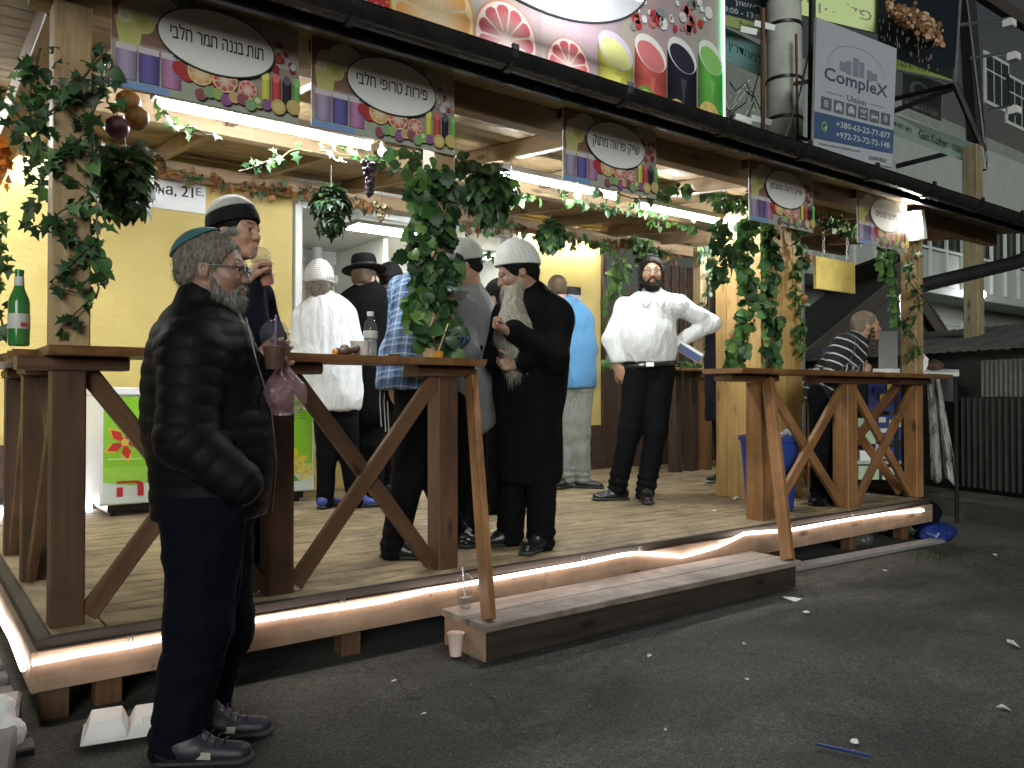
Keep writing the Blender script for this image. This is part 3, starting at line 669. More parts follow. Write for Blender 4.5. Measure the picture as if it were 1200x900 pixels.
p = Pz(468, 271, 2.9); ceil_lamp(p.x, p.y, 2.918, 1.1, .3, 'lit ceiling lamp inside the kiosk seen through the window')
ceil_lamp(5.4, 8.3, 2.918, 1.2, .35, 'lit ceiling lamp inside the kiosk behind the right pane')
# low lamp on the deck behind the freezer
M['lowglow'] = emit('low_lamp_glow', (.95, .95, 1), 16)
lt = thing('low_lamp', (1.0, 6.62, DZ), 'low lit strip lamp on the deck at the foot of the yellow wall', 'lamp')
m = MB(); m.box(.30, 6.56, DZ+.003, 1.12, 6.60, DZ+.065, ch=.004); m.build('body', M['lowglow'], lt)
m = MB(); m.box(.30, 6.602, DZ+.003, 1.12, 6.62, DZ+.075, ch=.002); m.build('reflector', M['white'], lt)
# white floodlight on the right counter post
M['flood'] = emit('floodlight_glow', (1, .97, .80), 200)
fl = thing('floodlight', (6.75, 3.30, 2.05), 'white floodlight fixed near the right end banner', 'floodlight')
c0 = Py(1072, 262, 3.28)
m = MB(); m.beam(c0+V((-.02, .0, .10)), c0+V((.03, .0, -.13)), .15, .11, up=(1, 0, 0), ch=.03); m.build('housing', M['white'], fl, smooth=True)
m = MB(); m.beam(c0+V((-.075, -.01, .07)), c0+V((-.055, -.01, -.06)), .085, .02, up=(1, 0, 0), ch=.004); m.build('lamp_face', M['flood'], fl)
m = MB(); m.box(c0.x-.04, c0.y-.02, c0.z+.14, c0.x+.05, c0.y+.05, c0.z+.22, ch=.01); m.tube([c0+V((0, .02, .2)), c0+V((.02, .06, .33))], .015); m.build('bracket', M['blackmetal'], fl)
# small round bulbs beside the tubes and a loose white cable
M['bulb'] = emit('small_bulb_glow', (1, 1, .95), 40)
for (x, y, lb) in ((601, 219, 'small lit round bulb under the left end of the second tube'), (677, 229, 'small lit round bulb under the right part of the second tube'), (448, 178, 'small lit round bulb at the right end of the first tube')):
    c = Py(x, y, 4.12); t = thing('light_bulb', c, lb, 'bulb'); m = MB(); m.blob(c, .024, 12); m.build('globe', M['bulb'], t, smooth=True); m = MB(); m.lathe(c+V((0, 0, .018)), [(.012, 0), (.012, .03), (.009, .034)], 10); m.tube([c+V((0, 0, .05)), c+V((0, .02, .2))], .003, 5); m.build('holder', M['white'], t)
m = MB(); m.tube([Py(374, 170, 4.3)+V((.012*math.sin(k*2.1), 0, .006*math.cos(k*1.7)))+V((.012*k, 0, -.008*k if k < 8 else -.064)) for k in range(14)], .003, 5); solo(m, 'loose_cable', M['white'], 'short loose white cable hanging between the second banner and the garland', 'cable')
# far wall lamp
M['farlamp'] = emit('far_wall_lamp_glow', (.93, 1, .96), 110)
p = Py(1150, 345, 11.2); lf = thing('wall_lamp', p, 'glaring white lamp under the balcony of the far building', 'wall lamp')
m = MB(); m.blob(p, .13, 10); m.build('globe', M['farlamp'], lf, smooth=True)
m = MB(); m.box(p.x-.08, p.y+.1, p.z-.1, p.x+.08, p.y+.76, p.z-.02, ch=.01); m.build('bracket', M['grey'], lf)
# floodlight over the billboard
p = Py(742, -16, 2.75); bf = thing('billboard_floodlight', p, 'floodlight on an arm shining on the large juice billboard', 'floodlight')
m = MB(); m.box(p.x-.13, p.y-.06, p.z-.0, p.x+.13, p.y+.06, p.z+.08, ch=.01); m.tube([(p.x, p.y, p.z+.08), (p.x, p.y+.05, p.z+.3), (p.x, 3.35, p.z+.45)], .015); m.build('housing', M['blackmetal'], bf)
M['flood2'] = emit('billboard_flood_glow', (.96, .98, 1), 520)
m = MB(); m.quad((p.x-.11, p.y-.03, p.z-.002), (p.x-.11, p.y+.055, p.z-.02), (p.x+.11, p.y+.055, p.z-.02), (p.x+.11, p.y-.03, p.z-.002)); m.build('lamp_face', M['flood2'], bf)
# ---------------- five small juice banners ----------------
W1 = (.86, .86, .86)
def juice_print(P, words, tsize=.13, twidth=.50):
    r = P.rect; d = P.disc
    r(0, 0, 1, 1, (.38, .32, .30)); r(0, .0, .30, .55, (.28, .16, .12)); r(.78, 0, 1, .45, (.55, .52, .50)); r(0, .82, 1, 1, (.40, .42, .36)); r(0, .93, .28, 1, (.22, .35, .62))
    for i in range(9): r(.02+i*.012*0, 0, .02, .01, (.3, .25, .2), False)
    # smoothie glass with banana foam, upper left
    d(.10, .26, .13, (.72, .66, .55)); d(.22, .17, .15, (.72, .70, .66), asp=1.4); P.poly([(.015, .33), (.04, .62), (.13, .62), (.16, .30)], (.60, .58, .22)); d(.15, .34, .11, (.66, .62, .28), col2=(.45, .42, .12)); d(.06, .32, .06, (.8, .78, .6), col2=(.5, .48, .3))
    for i in range(4): d(.36+i*.07, .09, .065, (.20, .33, .08)); d(.36+i*.07, .09, .03, (.60, .66, .36))
    # milk shakes
    for i, c in enumerate(((.36, .30, .44), (.13, .11, .33), (.42, .20, .38))):
        P.grad(.02+i*.11, .60, .12+i*.11, .92, [tuple(q*k_ for q in c) for k_ in (.6, 1.1, 1.25, .9, .5)]); r(.02+i*.11, .58, .12+i*.11, .64, (.66, .62, .66))
    # splash
    for i in range(16):
        x = .80+rnd.random()*.17; y = .20+rnd.random()*.32; d(x, y, .02+.03*rnd.random(), rnd.choice([(.74, .72, .72), (.35, .05, .06), (.5, .1, .1)]), n=8)
    # fruit row
    for i in range(6): d(.33+i*.04, .70+.05*(i % 2), .07, (.42, .05, .05), n=12)
    P.citrus(.44, .70, .13, (.60, .34, .08), (.72, .60, .40), (.66, .36, .12), (.8, .7, .5), 8); P.citrus(.57, .72, .13, (.58, .22, .10), (.74, .62, .52), (.55, .13, .08), (.8, .6, .5), 8); P.citrus(.695, .77, .10, (.58, .22, .10), (.74, .62, .52), (.58, .10, .10), (.8, .6, .5), 8)
    for i, c in enumerate(((.62, .58, .10), (.52, .08, .07), (.03, .025, .04), (.16, .40, .10))):
        x = .77+i*.062; P.grad(x, .58, x+.052, .86, [tuple(q*k_ for q in c) for k_ in (.5, 1.1, 1.2, .9, .55)]); d(x+.026, .58, .05, tuple(min(1, q*1.25+.1) for q in c), n=12, asp=.8); d(x+.026, .86, .05, c, n=12, asp=.8)
    for i in range(9): d(.44+i*.045, .88+.04*(i % 3 == 0), .06, [(.30, .10, .12), (.24, .40, .22), (.34, .46, .14), (.28, .12, .30), (.62, .40, .22)][i % 5], n=12)
    d(.75, .86, .055, (.25, .36, .10)); d(.75, .86, .03, (.68, .70, .45)); d(.87, .88, .08, (.62, .44, .16)); d(.87, .88, .05, (.70, .58, .28)); d(.96, .85, .08, (.60, .46, .18))
    # speech bubble
    P.poly([(.40, .45), (.29, .62), (.36, .60), (.45, .50)], (.02, .02, .02)); d(.50, .36, .33, (.05, .05, .05), 40, asp=1.0, r2=.325) if False else None
    P.k += 1
    def ell(u, v, ru, rv, col):
        P.poly([(u+math.cos(-a)*ru, v+math.sin(-a)*rv) for a in [2*math.pi*i/44 for i in range(44)]], col)
    ell(.53, .37, .318, .325, (.06, .06, .06)); ell(.53, .37, .310, .313, W1)
    P.text(heb(words), .53, .37, tsize, (.02, .02, .02), width=twidth, bold=.012)
def small_banner(pl, pr, words, tw, label, Y=3.285, ztop=None, tsz=.125):
    a, b = Py(pl[0], pl[1], Y), Py(pr[0], pr[1], Y); zb = (a.z+b.z)/2; x0, x1 = a.x, b.x; zt = ztop or zb+.395
    t = thing('juice_banner', ((x0+x1)/2, Y, zb), label, 'banner', 'small juice banners hanging along the canopy front')
    m = MB(); m.box(x0, Y+.001, zb, x1, Y+.006, zt, ch=.0008); m.build('panel', M['white'], t)
    P = Print((x0, Y, zt), (x1, Y, zt), (x1, Y, zb), (x0, Y, zb)); juice_print(P, words, tsz, tw); P.build('print', M['print'], t)
    for x in (x0+.03, x1-.03):
        m = MB(); m.box(x-.012, Y+.007, zt-.05, x+.012, 3.358, zt+.02, ch=.002); m.build('hanger', M['brace'], t)
small_banner((130, 98), (350, 146), 'תות בננה תמר חלבי', .50, 'first juice banner from the left, reading toward the corner post', ztop=None)
small_banner((365, 146), (532, 183), 'פירות טרופי חלבי', .50, 'second juice banner from the left, above the leafy post')
small_banner((660, 206), (769, 237), 'שייק פרווה מתוק', .50, 'third juice banner, hanging alone right of the long gap')
small_banner((878, 259), (953, 271), 'שייק פרווה חמצמץ', .50, 'fourth juice banner, above the leafy boxed column')
small_banner((1005, 284), (1063, 296), 'מיצים טבעיים', .42, 'last juice banner, nearest the white floodlight', tsz=.12)
# ---------------- large billboard on the roof ----------------
BY = 3.30; bx0, bx1, bz0, bz1 = .9, Py(846, 75, BY).x, 2.775, 4.35
bb = thing('juice_billboard', ((bx0+bx1)/2, BY, bz0), 'large fruit and juice billboard on the canopy roof with green light edge', 'billboard')
m = MB(); m.box(bx0, BY+.001, bz0, bx1, BY+.05, bz1, ch=.002); m.build('panel', M['grey'], bb)
for x in (1.3, 2.3, 3.3, 4.0):
    m = MB(); m.beam((x, BY+.055, bz1-.2), (x, BY+1.2, 2.96), .04, .04); m.build('stay', M['blackmetal'], bb)
P = Print((bx0, BY, bz1), (bx1, BY, bz1), (bx1, BY, bz0), (bx0, BY, bz0), step=.0003)
def uv(px, py): q = Py(px, py, BY); return (q.x-bx0)/(bx1-bx0), (bz1-q.z)/(bz1-bz0)
def mr(m_): return m_/(bz1-bz0)
P.rect(0, 0, 1, 1, (.40, .33, .31))
for i in range(22): P.rect(i/22, 0, i/22+.043, 1, tuple(c*(.9+.2*rnd.random()) for c in (.43, .36, .345)), False)
P.k += 1
def strawberry(px, py, s):
    u, v = uv(px, py); W, Hh = P.W, P.Hh
    P.poly([(u+x*s/W, v-y*s/Hh) for x, y in ((-.9, .3), (-.6, -.4), (0, -1.1), (.6, -.5), (.9, .2), (.6, .7), (0, .8), (-.6, .7))], (.50, .045, .05))
    for i in range(14): P.disc(u+rnd.uniform(-.6, .6)*s/W, v-rnd.uniform(-.5, .5)*s/Hh, mr(.006), (.72, .45, .2), n=6, up=False)
    P.k += 1
    for i in range(6):
        a = math.pi*(.1+.16*i); P.poly([(u, v-.6*s/Hh), (u+(math.cos(a)*.5+.1)*s/W, v-(.6+math.sin(a)*.35)*s/Hh), (u+math.cos(a)*s*.8/W, v-(.6+math.sin(a)*.6)*s/Hh)], (.07, .20, .05), False)
    P.k += 1
strawberry(395, -8, .13); strawberry(452, 8, .12)
P.citrus(*uv(508, 15), mr(.24), (.66, .33, .05), (.80, .62, .38), (.74, .36, .11), (.9, .72, .5), 9)
P.citrus(*uv(593, 47), mr(.20), (.62, .25, .15), (.82, .66, .60), (.52, .09, .11), (.82, .5, .48), 11)
P.citrus(*uv(666, 78), mr(.155), (.62, .25, .15), (.82, .66, .60), (.58, .10, .13), (.82, .5, .48), 10)
for (p0, p1, c, lip, top) in (((700, 36), (741, 60), (.70, .66, .14), (.62, .56, .66), (.74, .72, .3)), ((743, 40), (780, 68), (.62, .12, .10), (.85, .82, .80), (.66, .2, .2)), ((781, 44), (815, 72), (.02, .02, .035), (.82, .82, .84), (.03, .03, .05)), ((817, 48), (846, 76), (.13, .45, .08), (.85, .88, .82), (.3, .62, .18))):
    a, b = uv(*p0), uv(*p1); cx_ = (a[0]+b[0])/2; wd = (b[0]-a[0])/2; top_ = a[1]+.05; hgt = mr(.50)
    def el(u, v, ru, rv, col): P.poly([(min(1, u+math.cos(-q)*ru), min(1, v+math.sin(-q)*rv+(math.cos(q)*.018))) for q in [2*math.pi*i/30 for i in range(30)]], col)
    P.grad(cx_-wd, top_, min(1, cx_+wd), min(.985, top_+hgt), [tuple(q*k_ for q in c) for k_ in (.45, .8, 1.15, 1.25, 1.0, .9, .7, .5)])
    el(cx_, min(.965, top_+hgt), wd*.93, .03, tuple(q*.9 for q in c)); el(cx_, top_, wd, .062, lip); el(cx_, top_+.012, wd*.86, .048, top)
    P.poly([(cx_-.1*wd, top_+.09), (cx_+.05*wd, top_+.20), (cx_+.3*wd, top_+.09)], tuple(min(1, q*1.3+.05) for q in c))
for i in range(40):
    u, v = uv(740+rnd.random()*90, 2+rnd.random()*34); P.disc(u, v, mr(.012+.03*rnd.random()), rnd.choice([(.85, .85, .88), (.5, .05, .06), (.6, .2, .2), (.25, .3, .3), (.8, .8, .8)]), n=8, up=False)
P.k += 1
P.disc(*uv(755, 118), mr(.085), (.18, .38, .07)); P.disc(*uv(755, 118), mr(.066), (.45, .62, .16), col2=(.8, .85, .6))
P.citrus(*uv(792, 133), mr(.085), (.62, .33, .10), (.78, .64, .42), (.70, .46, .2), (.9, .7, .5), 8); P.citrus(*uv(829, 138), mr(.10), (.70, .38, .05), (.86, .76, .36), (.78, .56, .10), (.9, .8, .5), 9)
c_ = uv(640, -80)
P.poly([(c_[0]+math.cos(-q)*.62/P.W*1.28, c_[1]+math.sin(-q)*.445/P.Hh) for q in [2*math.pi*i/60 for i in range(60)]], (.05, .05, .06))
P.poly([(c_[0]+math.cos(-q)*.61/P.W*1.28, c_[1]+math.sin(-q)*.435/P.Hh) for q in [2*math.pi*i/60 for i in range(60)]], (.70, .72, .76))
P.build('print', M['print'], bb)
M['greenled'] = emit('green_led_strip_glow', (.12, 1.0, .35), 14)
m = MB(); m.box(bx1+.002, BY-.014, bz0, bx1+.014, BY+.004, bz1, ch=.003); m.build('green_light_edge', M['greenled'], bb)
# ---------------- name plate on the yellow wall ----------------
Y = WY-.022; a, b = Py(108, 190, Y), Py(241, 251, Y); x0 = Py(108, 215, Y).x; x1 = b.x; z0 = b.z; z1 = z0+.30
sp = thing('street_plate', ((x0+x1)/2, Y, z0), 'white street name plate with black letters on the yellow wall', 'sign')
m = MB(); m.box(x0, Y, z0, x1, Y+.02, z1, ch=.003); m.build('plate', M['white'], sp)
P = Print((x0, Y, z1), (x1, Y, z1), (x1, Y, z0), (x0, Y, z0)); P.text('Пушкі', .425, .50, .36, (.015, .015, .015), width=.25, bold=.02); P.text('H', .588, .53, .21, (.015, .015, .015), width=.052, bold=.02); P.text('а, 21', .755, .49, .34, (.015, .015, .015), width=.25, bold=.02); P.text('Е.', .945, .42, .21, (.015, .015, .015), bold=.02); P.text('вул.', .09, .30, .16, (.02, .02, .02))
P.build('lettering', M['print'], sp)
# ---------------- signs behind the canopy at the right ----------------
def sign4(name, px, depths, label, cat, thick=.03, mat='grey'):
    """px: tl, tr, br, bl of the board; depths of its left and right side"""
    (tl, tr, br, bl) = px; c = [Pd(*tl, depths[0]), Pd(*tr, depths[1]), Pd(*br, depths[1]), Pd(*bl, depths[0])]
    n = (c[3]-c[0]).cross(c[1]-c[0]).normalized()
    if n.dot(CAM-c[0]) > 0: n = -n
    t = thing(name, (c[3]+c[2])/2, label, cat); m = MB(); m.slab([p+n*.001 for p in c], n*thick); m.build('panel', M[mat], t)
    return t, Print(*c)
t, P = sign4('complex_banner', ((957, 20), (1051, 57), (1045, 196), (953, 180)), (9.0, 10.1), 'tall grey white complex banner with phone numbers and six icons', 'banner')
P.rect(0, 0, 1, 1, (.50, .52, .58)); 
for x, y, w_, h_ in ((.28, .26, .10, .07), (.36, .24, .06, .10), (.44, .20, .07, .14), (.52, .215, .06, .12), (.62, .26, .06, .08), (.68, .27, .07, .06)): P.rect(x, y, x+w_, y+h_, (.25, .27, .36), False)
P.k += 1
arc = [(.5+math.cos(a)*.36, .30-math.sin(a)*.19) for a in [math.pi*i/20 for i in range(21)]]; arc2 = [(.5+math.cos(a)*.35, .30-math.sin(a)*.182) for a in [math.pi*i/20 for i in range(20, -1, -1)]]
for i in range(20): P.poly([arc[i], arc[i+1], arc2[19-i], arc2[20-i]], (.36, .38, .45), False)
P.k += 1
P.text('CompleX', .5, .40, .13, (.09, .10, .17), width=.80, bold=.015); P.text('Union', .5, .525, .045, (.12, .13, .2), width=.24); P.rect(.12, .52, .34, .524, (.2, .2, .3)); P.rect(.66, .52, .88, .524, (.2, .2, .3))
for i in range(6):
    x = .07+i*.15; P.rect(x, .565, x+.125, .66, (.14, .15, .20)); 
    if i == 3: P.text('VIP', x+.062, .60, .035, (.6, .62, .68), width=.09); P.rect(x+.03, .635, x+.095, .645, (.6, .62, .68))
    elif i in (1, 2): P.rect(x+.025, .60, x+.10, .635, (.55, .57, .62)); P.rect(x+.04, .583, x+.085, .60, (.55, .57, .62)); P.disc(x+.035, .64, .008, (.55, .57, .62), 8); P.disc(x+.09, .64, .008, (.55, .57, .62), 8)
    elif i == 4: P.rect(x+.02, .61, x+.105, .63, (.55, .57, .62)); P.rect(x+.02, .595, x+.03, .645, (.55, .57, .62)); P.rect(x+.095, .61, x+.105, .645, (.55, .57, .62))
    else: P.disc(x+.062, .612, .028, (.55, .57, .62), 14); P.disc(x+.062, .612, .018, (.14, .15, .20), 14); P.disc(x+.062, .612, .009, (.55, .57, .62), 10)
P.rect(.0, .69, 1, .885, (.07, .12, .25)); P.disc(.115, .785, .04, (.25, .40, .14)); P.disc(.115, .785, .024, (.07, .12, .25)); P.disc(.13, .795, .016, (.5, .6, .2), 10)
P.text('+380-63-22-77-877', .60, .745, .048, (.62, .65, .72), width=.70, bold=.012); P.text('+972-73-72-72-148', .60, .825, .048, (.62, .65, .72), width=.70, bold=.012)
P.text('www.unioncomplex.com', .31, .92, .024, (.16, .18, .26), width=.50); P.text('КОМПЛЕКС', .80, .955, .03, (.10, .11, .18), width=.24, bold=.02)
P.build('print', M['print'], t)
t, P = sign4('green_banner', ((925, -30), (1031, -5), (1029, 39), (925, 14)), (11.5, 11.3), 'yellow green banner with large dark letters above the grey banner', 'banner')
P.rect(0, 0, 1, 1, (.50, .66, .16)); P.text(heb('פלאקוי'), .56, .62, .44, (.05, .07, .03), width=.72); P.build('print', M['print'], t)
t, P = sign4('kebab_poster', ((1030, -25), (1127, -30), (1119, 97), (1028, 77)), (11.2, 10.4), 'black poster with a grilled kebab and a lime strip below', 'poster'); P.step = .0009
P.rect(0, 0, 1, 1, (.018, .025, .035)); P.rect(0, .865, 1, 1, (.36, .46, .13)); P.text('8 (096) 60-47-996 '+heb('להזמנות'), .5, .93, .055, (.05, .06, .03), width=.9)
for i in range(330):
    s = rnd.random(); u = .22+s*.62+rnd.uniform(-.04, .04); v = .38+s*.22+rnd.gauss(0, .052)
    P.disc(u, v, .010+.022*rnd.random(), rnd.choice([(.60, .38, .22), (.42, .22, .11), (.70, .52, .34), (.25, .11, .05), (.62, .30, .18), (.74, .62, .42)]), n=7, asp=.7+rnd.random(), up=True) if i % 3 else P.disc(u, v, .03, (.30, .15, .07), n=9)
for i in range(46):
    u = .15+.75*rnd.random(); v = .40+(u-.2)*.35+.10+.22*rnd.random(); P.rect(u, v, u+.009, v+.02+.03*rnd.random(), (.30, .24, .20), False)
P.build('print', M['print'], t)
m = MB(); cc = P.c
for a, b in ((cc[1], cc[2]), (cc[3], cc[2])): m.tube([a+V((0, 0, .0)), b], .018, 6)
m.build('frame_tube', M['steel'], t)
t, P = sign4('kosher_banner', ((1046, 133), (1150, 172), (1154, 198), (1046, 158)), (10.9, 9.6), 'creased pale green kosher banner below the kebab poster', 'banner')
P.rect(0, 0, 1, 1, (.58, .76, .66)); P.text(heb('כשר למהדרין'), .10, .47, .34, (.05, .09, .07), width=.26); P.text('Glatt Kosher', .48, .47, .40, (.05, .09, .07), width=.32); P.text('ГЛАТ КОШЕР', .84, .52, .32, (.05, .09, .07), width=.29); P.build('print', M['print'], t)
t, P = sign4('teal_banner', ((846, 30), (896, 55), (896, 92), (846, 69)), (12.0, 11.6), 'teal banner with dark letters left of the concrete pole', 'banner')
P.rect(0, 0, 1, 1, (.22, .42, .42)); P.text('- '+heb('למהדרין'), .48, .5, .36, (.02, .04, .05), width=.92); P.build('print', M['print'], t)
t, P = sign4('hours_banner', ((840, -20), (900, -6), (900, 28), (840, 13)), (11.9, 11.5), 'dark banner with white opening hours left of the concrete pole', 'banner')
P.rect(0, 0, 1, 1, (.025, .045, .06)); P.text(heb('ראשון'), .62, .55, .20, (.55, .58, .6), width=.5); P.text('23:00 - 13:00', .50, .84, .20, (.55, .58, .6), width=.86); P.build('print', M['print'], t)
t, P = sign4('lime_sign', ((846, 16), (898, 30), (898, 41), (846, 29)), (11.8, 11.4), 'narrow lime sign under the dark hours banner', 'sign')
P.rect(0, 0, 1, 1, (.42, .48, .20)); P.text('Probki', .6, .5, .6, (.05, .07, .02), width=.4); P.build('print', M['print'], t)
t, P = sign4('car_poster', ((1058, 82), (1104, 100), (1103, 142), (1057, 124)), (13, 12.6), 'small dark poster on the far wall under the kebab poster', 'poster')
P.rect(0, 0, 1, 1, (.05, .06, .055)); P.disc(.45, .4, .25, (.16, .18, .16), asp=1.3); P.disc(.45, .4, .18, (.04, .05, .045)); P.rect(.05, .70, .95, .97, (.10, .11, .10)); P.text('63-80-63-330', .5, .86, .12, (.34, .36, .33), width=.8); P.build('print', M['print'], t)
# steel frame behind the posters
sf = thing('steel_sign_frame', Pd(1060, 250, 11), 'dark angled steel frame carrying the kebab poster', 'sign frame')
def bar(px0, px1, d0, d1, r=.035, parent=sf, name='frame_bar', mat='blackmetal'):
    m = MB(); m.tube([Pd(*px0, d0), Pd(*px1, d1)], r, 6); m.build(name, M[mat], parent)
bar((1119, 98), (1153, 178), 10.5, 10.6, .045); bar((1040, 133), (1118, 103), 11.1, 10.5); bar((1040, 118), (1118, 100), 11.4, 10.5); bar((1050, 195), (1110, 180), 11, 10.8); bar((1130, -30), (1146, 200), 11.6, 11.5, .13); bar((1133, 0), (1156, 190), 11.2, 11.0, .02); bar((952, -10), (950, 185), 9.6, 9.6, .045); bar((935, 160), (968, 172), 9.9, 9.6, .025); bar((1104, 100), (1060, 82), 13, 13, .02)
for (a, b, dd) in (((1126, 29), (1182, 22), 10.4), ((1138, 68), (1187, 61), 10.3), ((1160, 128), (1188, 124), 10.2)):
    t = thing('lamp_arm', Pd(*a, dd), ['unlit lamp on a short arm at the top beside the kebab poster', 'unlit lamp on the middle arm beside the kebab poster', 'unlit lamp on the lowest arm over the far windows'][[29, 68, 128].index(a[1])], 'lamp')
    m = MB(); m.tube([Pd(*a, dd), Pd(*b, dd-.6)], .02, 6); m.build('arm', M['steel'], t); m = MB(); q = Pd(b[0], b[1]+3, dd-.6); m.box(q.x-.05, q.y-.06, q.z-.07, q.x+.07, q.y+.05, q.z+.02, ch=.01); m.build('lamp_head', M['white'], t)
# concrete pole with straps
M['concrete'] = plain('pale_cast_concrete', (.46, .47, .43), .8, var=.2, scale=3, bmp=.4, bscale=30)
pc = Pd(920, 300, 11); cp = thing('concrete_pole', (pc.x, pc.y, 0), 'thick pale concrete pole with steel straps and cables behind the canopy', 'pole')
m = MB(); m.lathe((pc.x, pc.y, 0), [(.26, 0), (.225, 7.5)], 24); m.build('shaft', M['concrete'], cp, smooth=True)
for y_ in (0, 33, 97, 143):
    z_ = Pd(920, y_, 11).z; m = MB(); m.lathe((pc.x, pc.y, z_), [(.237, 0), (.247, .005), (.247, .045), (.237, .05)], 24); m.build('steel_strap', M['blackmetal'], cp, smooth=True)
m = MB(); m.tube([Pd(932, 98, 10.6), Pd(967, 92, 9.4)], .03, 6); m.build('strap_arm', M['brace'], cp); m = MB(); m.tube([Pd(933, 40, 10.65), Pd(935, 180, 10.65)], .02, 6); m.build('conduit', M['brace'], cp); m = MB(); m.tube([Pd(894, 10, 10.7), Pd(894, 175, 10.7)], .035, 6); m.build('side_bar', M['brace'], cp)
for (a, b) in (((868, 34), (887, 38)), ((884, 27), (908, 33)), ((862, 136), (881, 143)), ((880, 138), (904, 144))):
    m = MB(); p0, p1 = Pd(*a, 10.7), Pd(*b, 10.7); m.beam(p0, p1, .02, .085, ch=.004); m.build('white_tie', M['whitemetal'], cp)
m = MB(); m.tube([Pd(951, -5, 9.6), Pd(948, 60, 9.7), Pd(937, 110, 10), Pd(918, 170, 10.3)], .013, 5); m.build('white_cable', M['white'], cp)
cab = thing('wire_bundle', Pd(870, 120, 10.8), 'tangle of thin dark and pale wires left of the concrete pole', 'wires')
for k in range(7):
    p = [Pd(846+rnd.uniform(0, 12)+i*9, 105+rnd.uniform(-14, 22)+k*5-i*3, 10.9+rnd.uniform(-.1, .1)) for i in range(5)]; m = MB(); m.tube(p, .009, 4); m.build('wire', M['white' if k % 3 == 0 else 'blackmetal'], cab)
# tall timber utility post
M['oldtimber'] = wood('old_utility_timber', (.40, .33, .20), (.20, .155, .09), .7)
q = Pz(1143, 575, .0); q = Pd(1143, 577, 9.6); up = thing('utility_post', (q.x, q.y, 0), 'tall squared timber utility post beyond the right end of the canopy', 'post')
m = MB(); m.box(q.x-.085, q.y-.085, -.09, q.x+.085, q.y+.085, 4.1, ch=.01, axis=2); m.build('shaft', M['oldtimber'], up)
m = MB(); m.beam((q.x, q.y, 3.05), (q.x-.9, q.y+1.0, 3.4), .06, .09); m.build('bracket_arm', M['oldtimber'], up)
# ---------------- far building, sheds, fence ----------------
M['facade'] = plain('grey_green_render', (.22, .24, .215), .8, var=.16, scale=2, bmp=.3, bscale=20)
M['facade2'] = plain('pale_balcony_panel', (.34, .37, .355), .6, var=.1)
M['darkpane'] = plain('dark_window_pane', (.025, .03, .03), .12, var=.2)
M['frame'] = plain('pale_window_frame', (.50, .54, .50), .5)
M['brown'] = plain('dark_brown_soffit', (.05, .04, .035), .8)
FY = 13.0
fb = thing('apartment_building', (20, FY, 0), 'grey apartment building with white framed balconies behind the canopy', 'building')
def fpart(name, px0, px1, off, mat, thick=.12, parent=fb):
    """rectangle between two pixels on the facade plane, off metres in front of it"""
    Yp = FY-off; a, b = Py(*px0, Yp), Py(*px1, Yp); m = MB(); z0, z1 = sorted((a.z, b.z)); x0, x1 = sorted((a.x, b.x))
    m.box(x0, Yp, z0, x1, Yp+thick, z1, ch=.01); return m.build(name, M[mat], parent)
m = MB(); m.box(6, FY, 0, 46, FY+6, 10.5, ch=0); m.build('wall', M['facade'], fb)
zt = Py(1140, 0, FY).z
m = MB(); m.box(9, FY-.3, zt, 46, FY-.01, zt+.5, ch=.02); m.build('roof_eaves', M['brown'], fb)
def xz(px, py, off=0): q = Py(px, py, FY-off); return q.x, q.z
# upper windows
for (pa, pb) in (((1178, 88), (1200, 180)), ((1153, 62), (1168, 165))):
    x0, z1 = xz(*pa); x1, _ = xz(*pb); z0 = z1-1.75; x1 = x0+1.9
    fr_ = MB(); fr_.box(x0-.08, FY-.06, z0-.08, x1+.08, FY-.005, z1+.08, ch=.01); wfr = fr_.build('window', M['frame'], fb)
    for i in range(3):
        m = MB(); w_ = (x1-x0)/3; m.box(x0+i*w_+.05, FY-.075, z0+.05, x0+(i+1)*w_-.03, FY-.062, z1-.62, ch=.003); m.build('pane', M['darkpane'], wfr)
        m = MB(); m.box(x0+i*w_+.05, FY-.075, z1-.55, x0+(i+1)*w_-.03, FY-.062, z1-.05, ch=.003); m.build('pane', M['darkpane'], wfr)
x0, z1 = xz(1120, 20); 
# balcony storey: projecting box with pale bands and white mullions
bxa = Py(945, 300, FY-1.3).x; bxb = bxa+26; zb0 = Py(1160, 345, FY-1.3).z; zb1 = Py(1160, 238, FY-1.3).z; zt1 = Py(1160, 176, FY-1.3).z
bal = MB(); bal.box(bxa, FY-1.3, zb0-.25, bxb, FY-.01, zb0, ch=.02); bal.build('balcony_slab', M['facade2'], fb)
bal = MB(); bal.box(bxa, FY-1.3, zb1, bxb, FY-.01, zt1, ch=.02); bal.build('balcony_fascia', M['facade2'], fb)
bal = MB(); bal.box(bxa+.02, FY-1.26, zb0+.002, bxb-.02, FY-1.2, zb0+1.05, ch=.01); bal.build('balcony_parapet', M['facade2'], fb)
bal = MB(); bal.box(bxa+.04, FY-1.22, zb0+1.052, bxb-.04, FY-1.19, zb1-.002, ch=.01); bal.build('balcony_glazing', M['darkpane'], fb)
n = 26
for i in range(n):
    x = bxa+.05+(bxb-bxa-.2)*i/(n-1); m = MB(); m.box(x, FY-1.36, zb0, x+.09, FY-1.265, zb1, ch=.008); m.build('mullion', M['frame'], fb)
for z_ in (zb0+1.05,): m = MB(); m.box(bxa, FY-1.355, z_, bxb, FY-1.3, z_+.07, ch=.008); m.build('rail', M['frame'], fb)
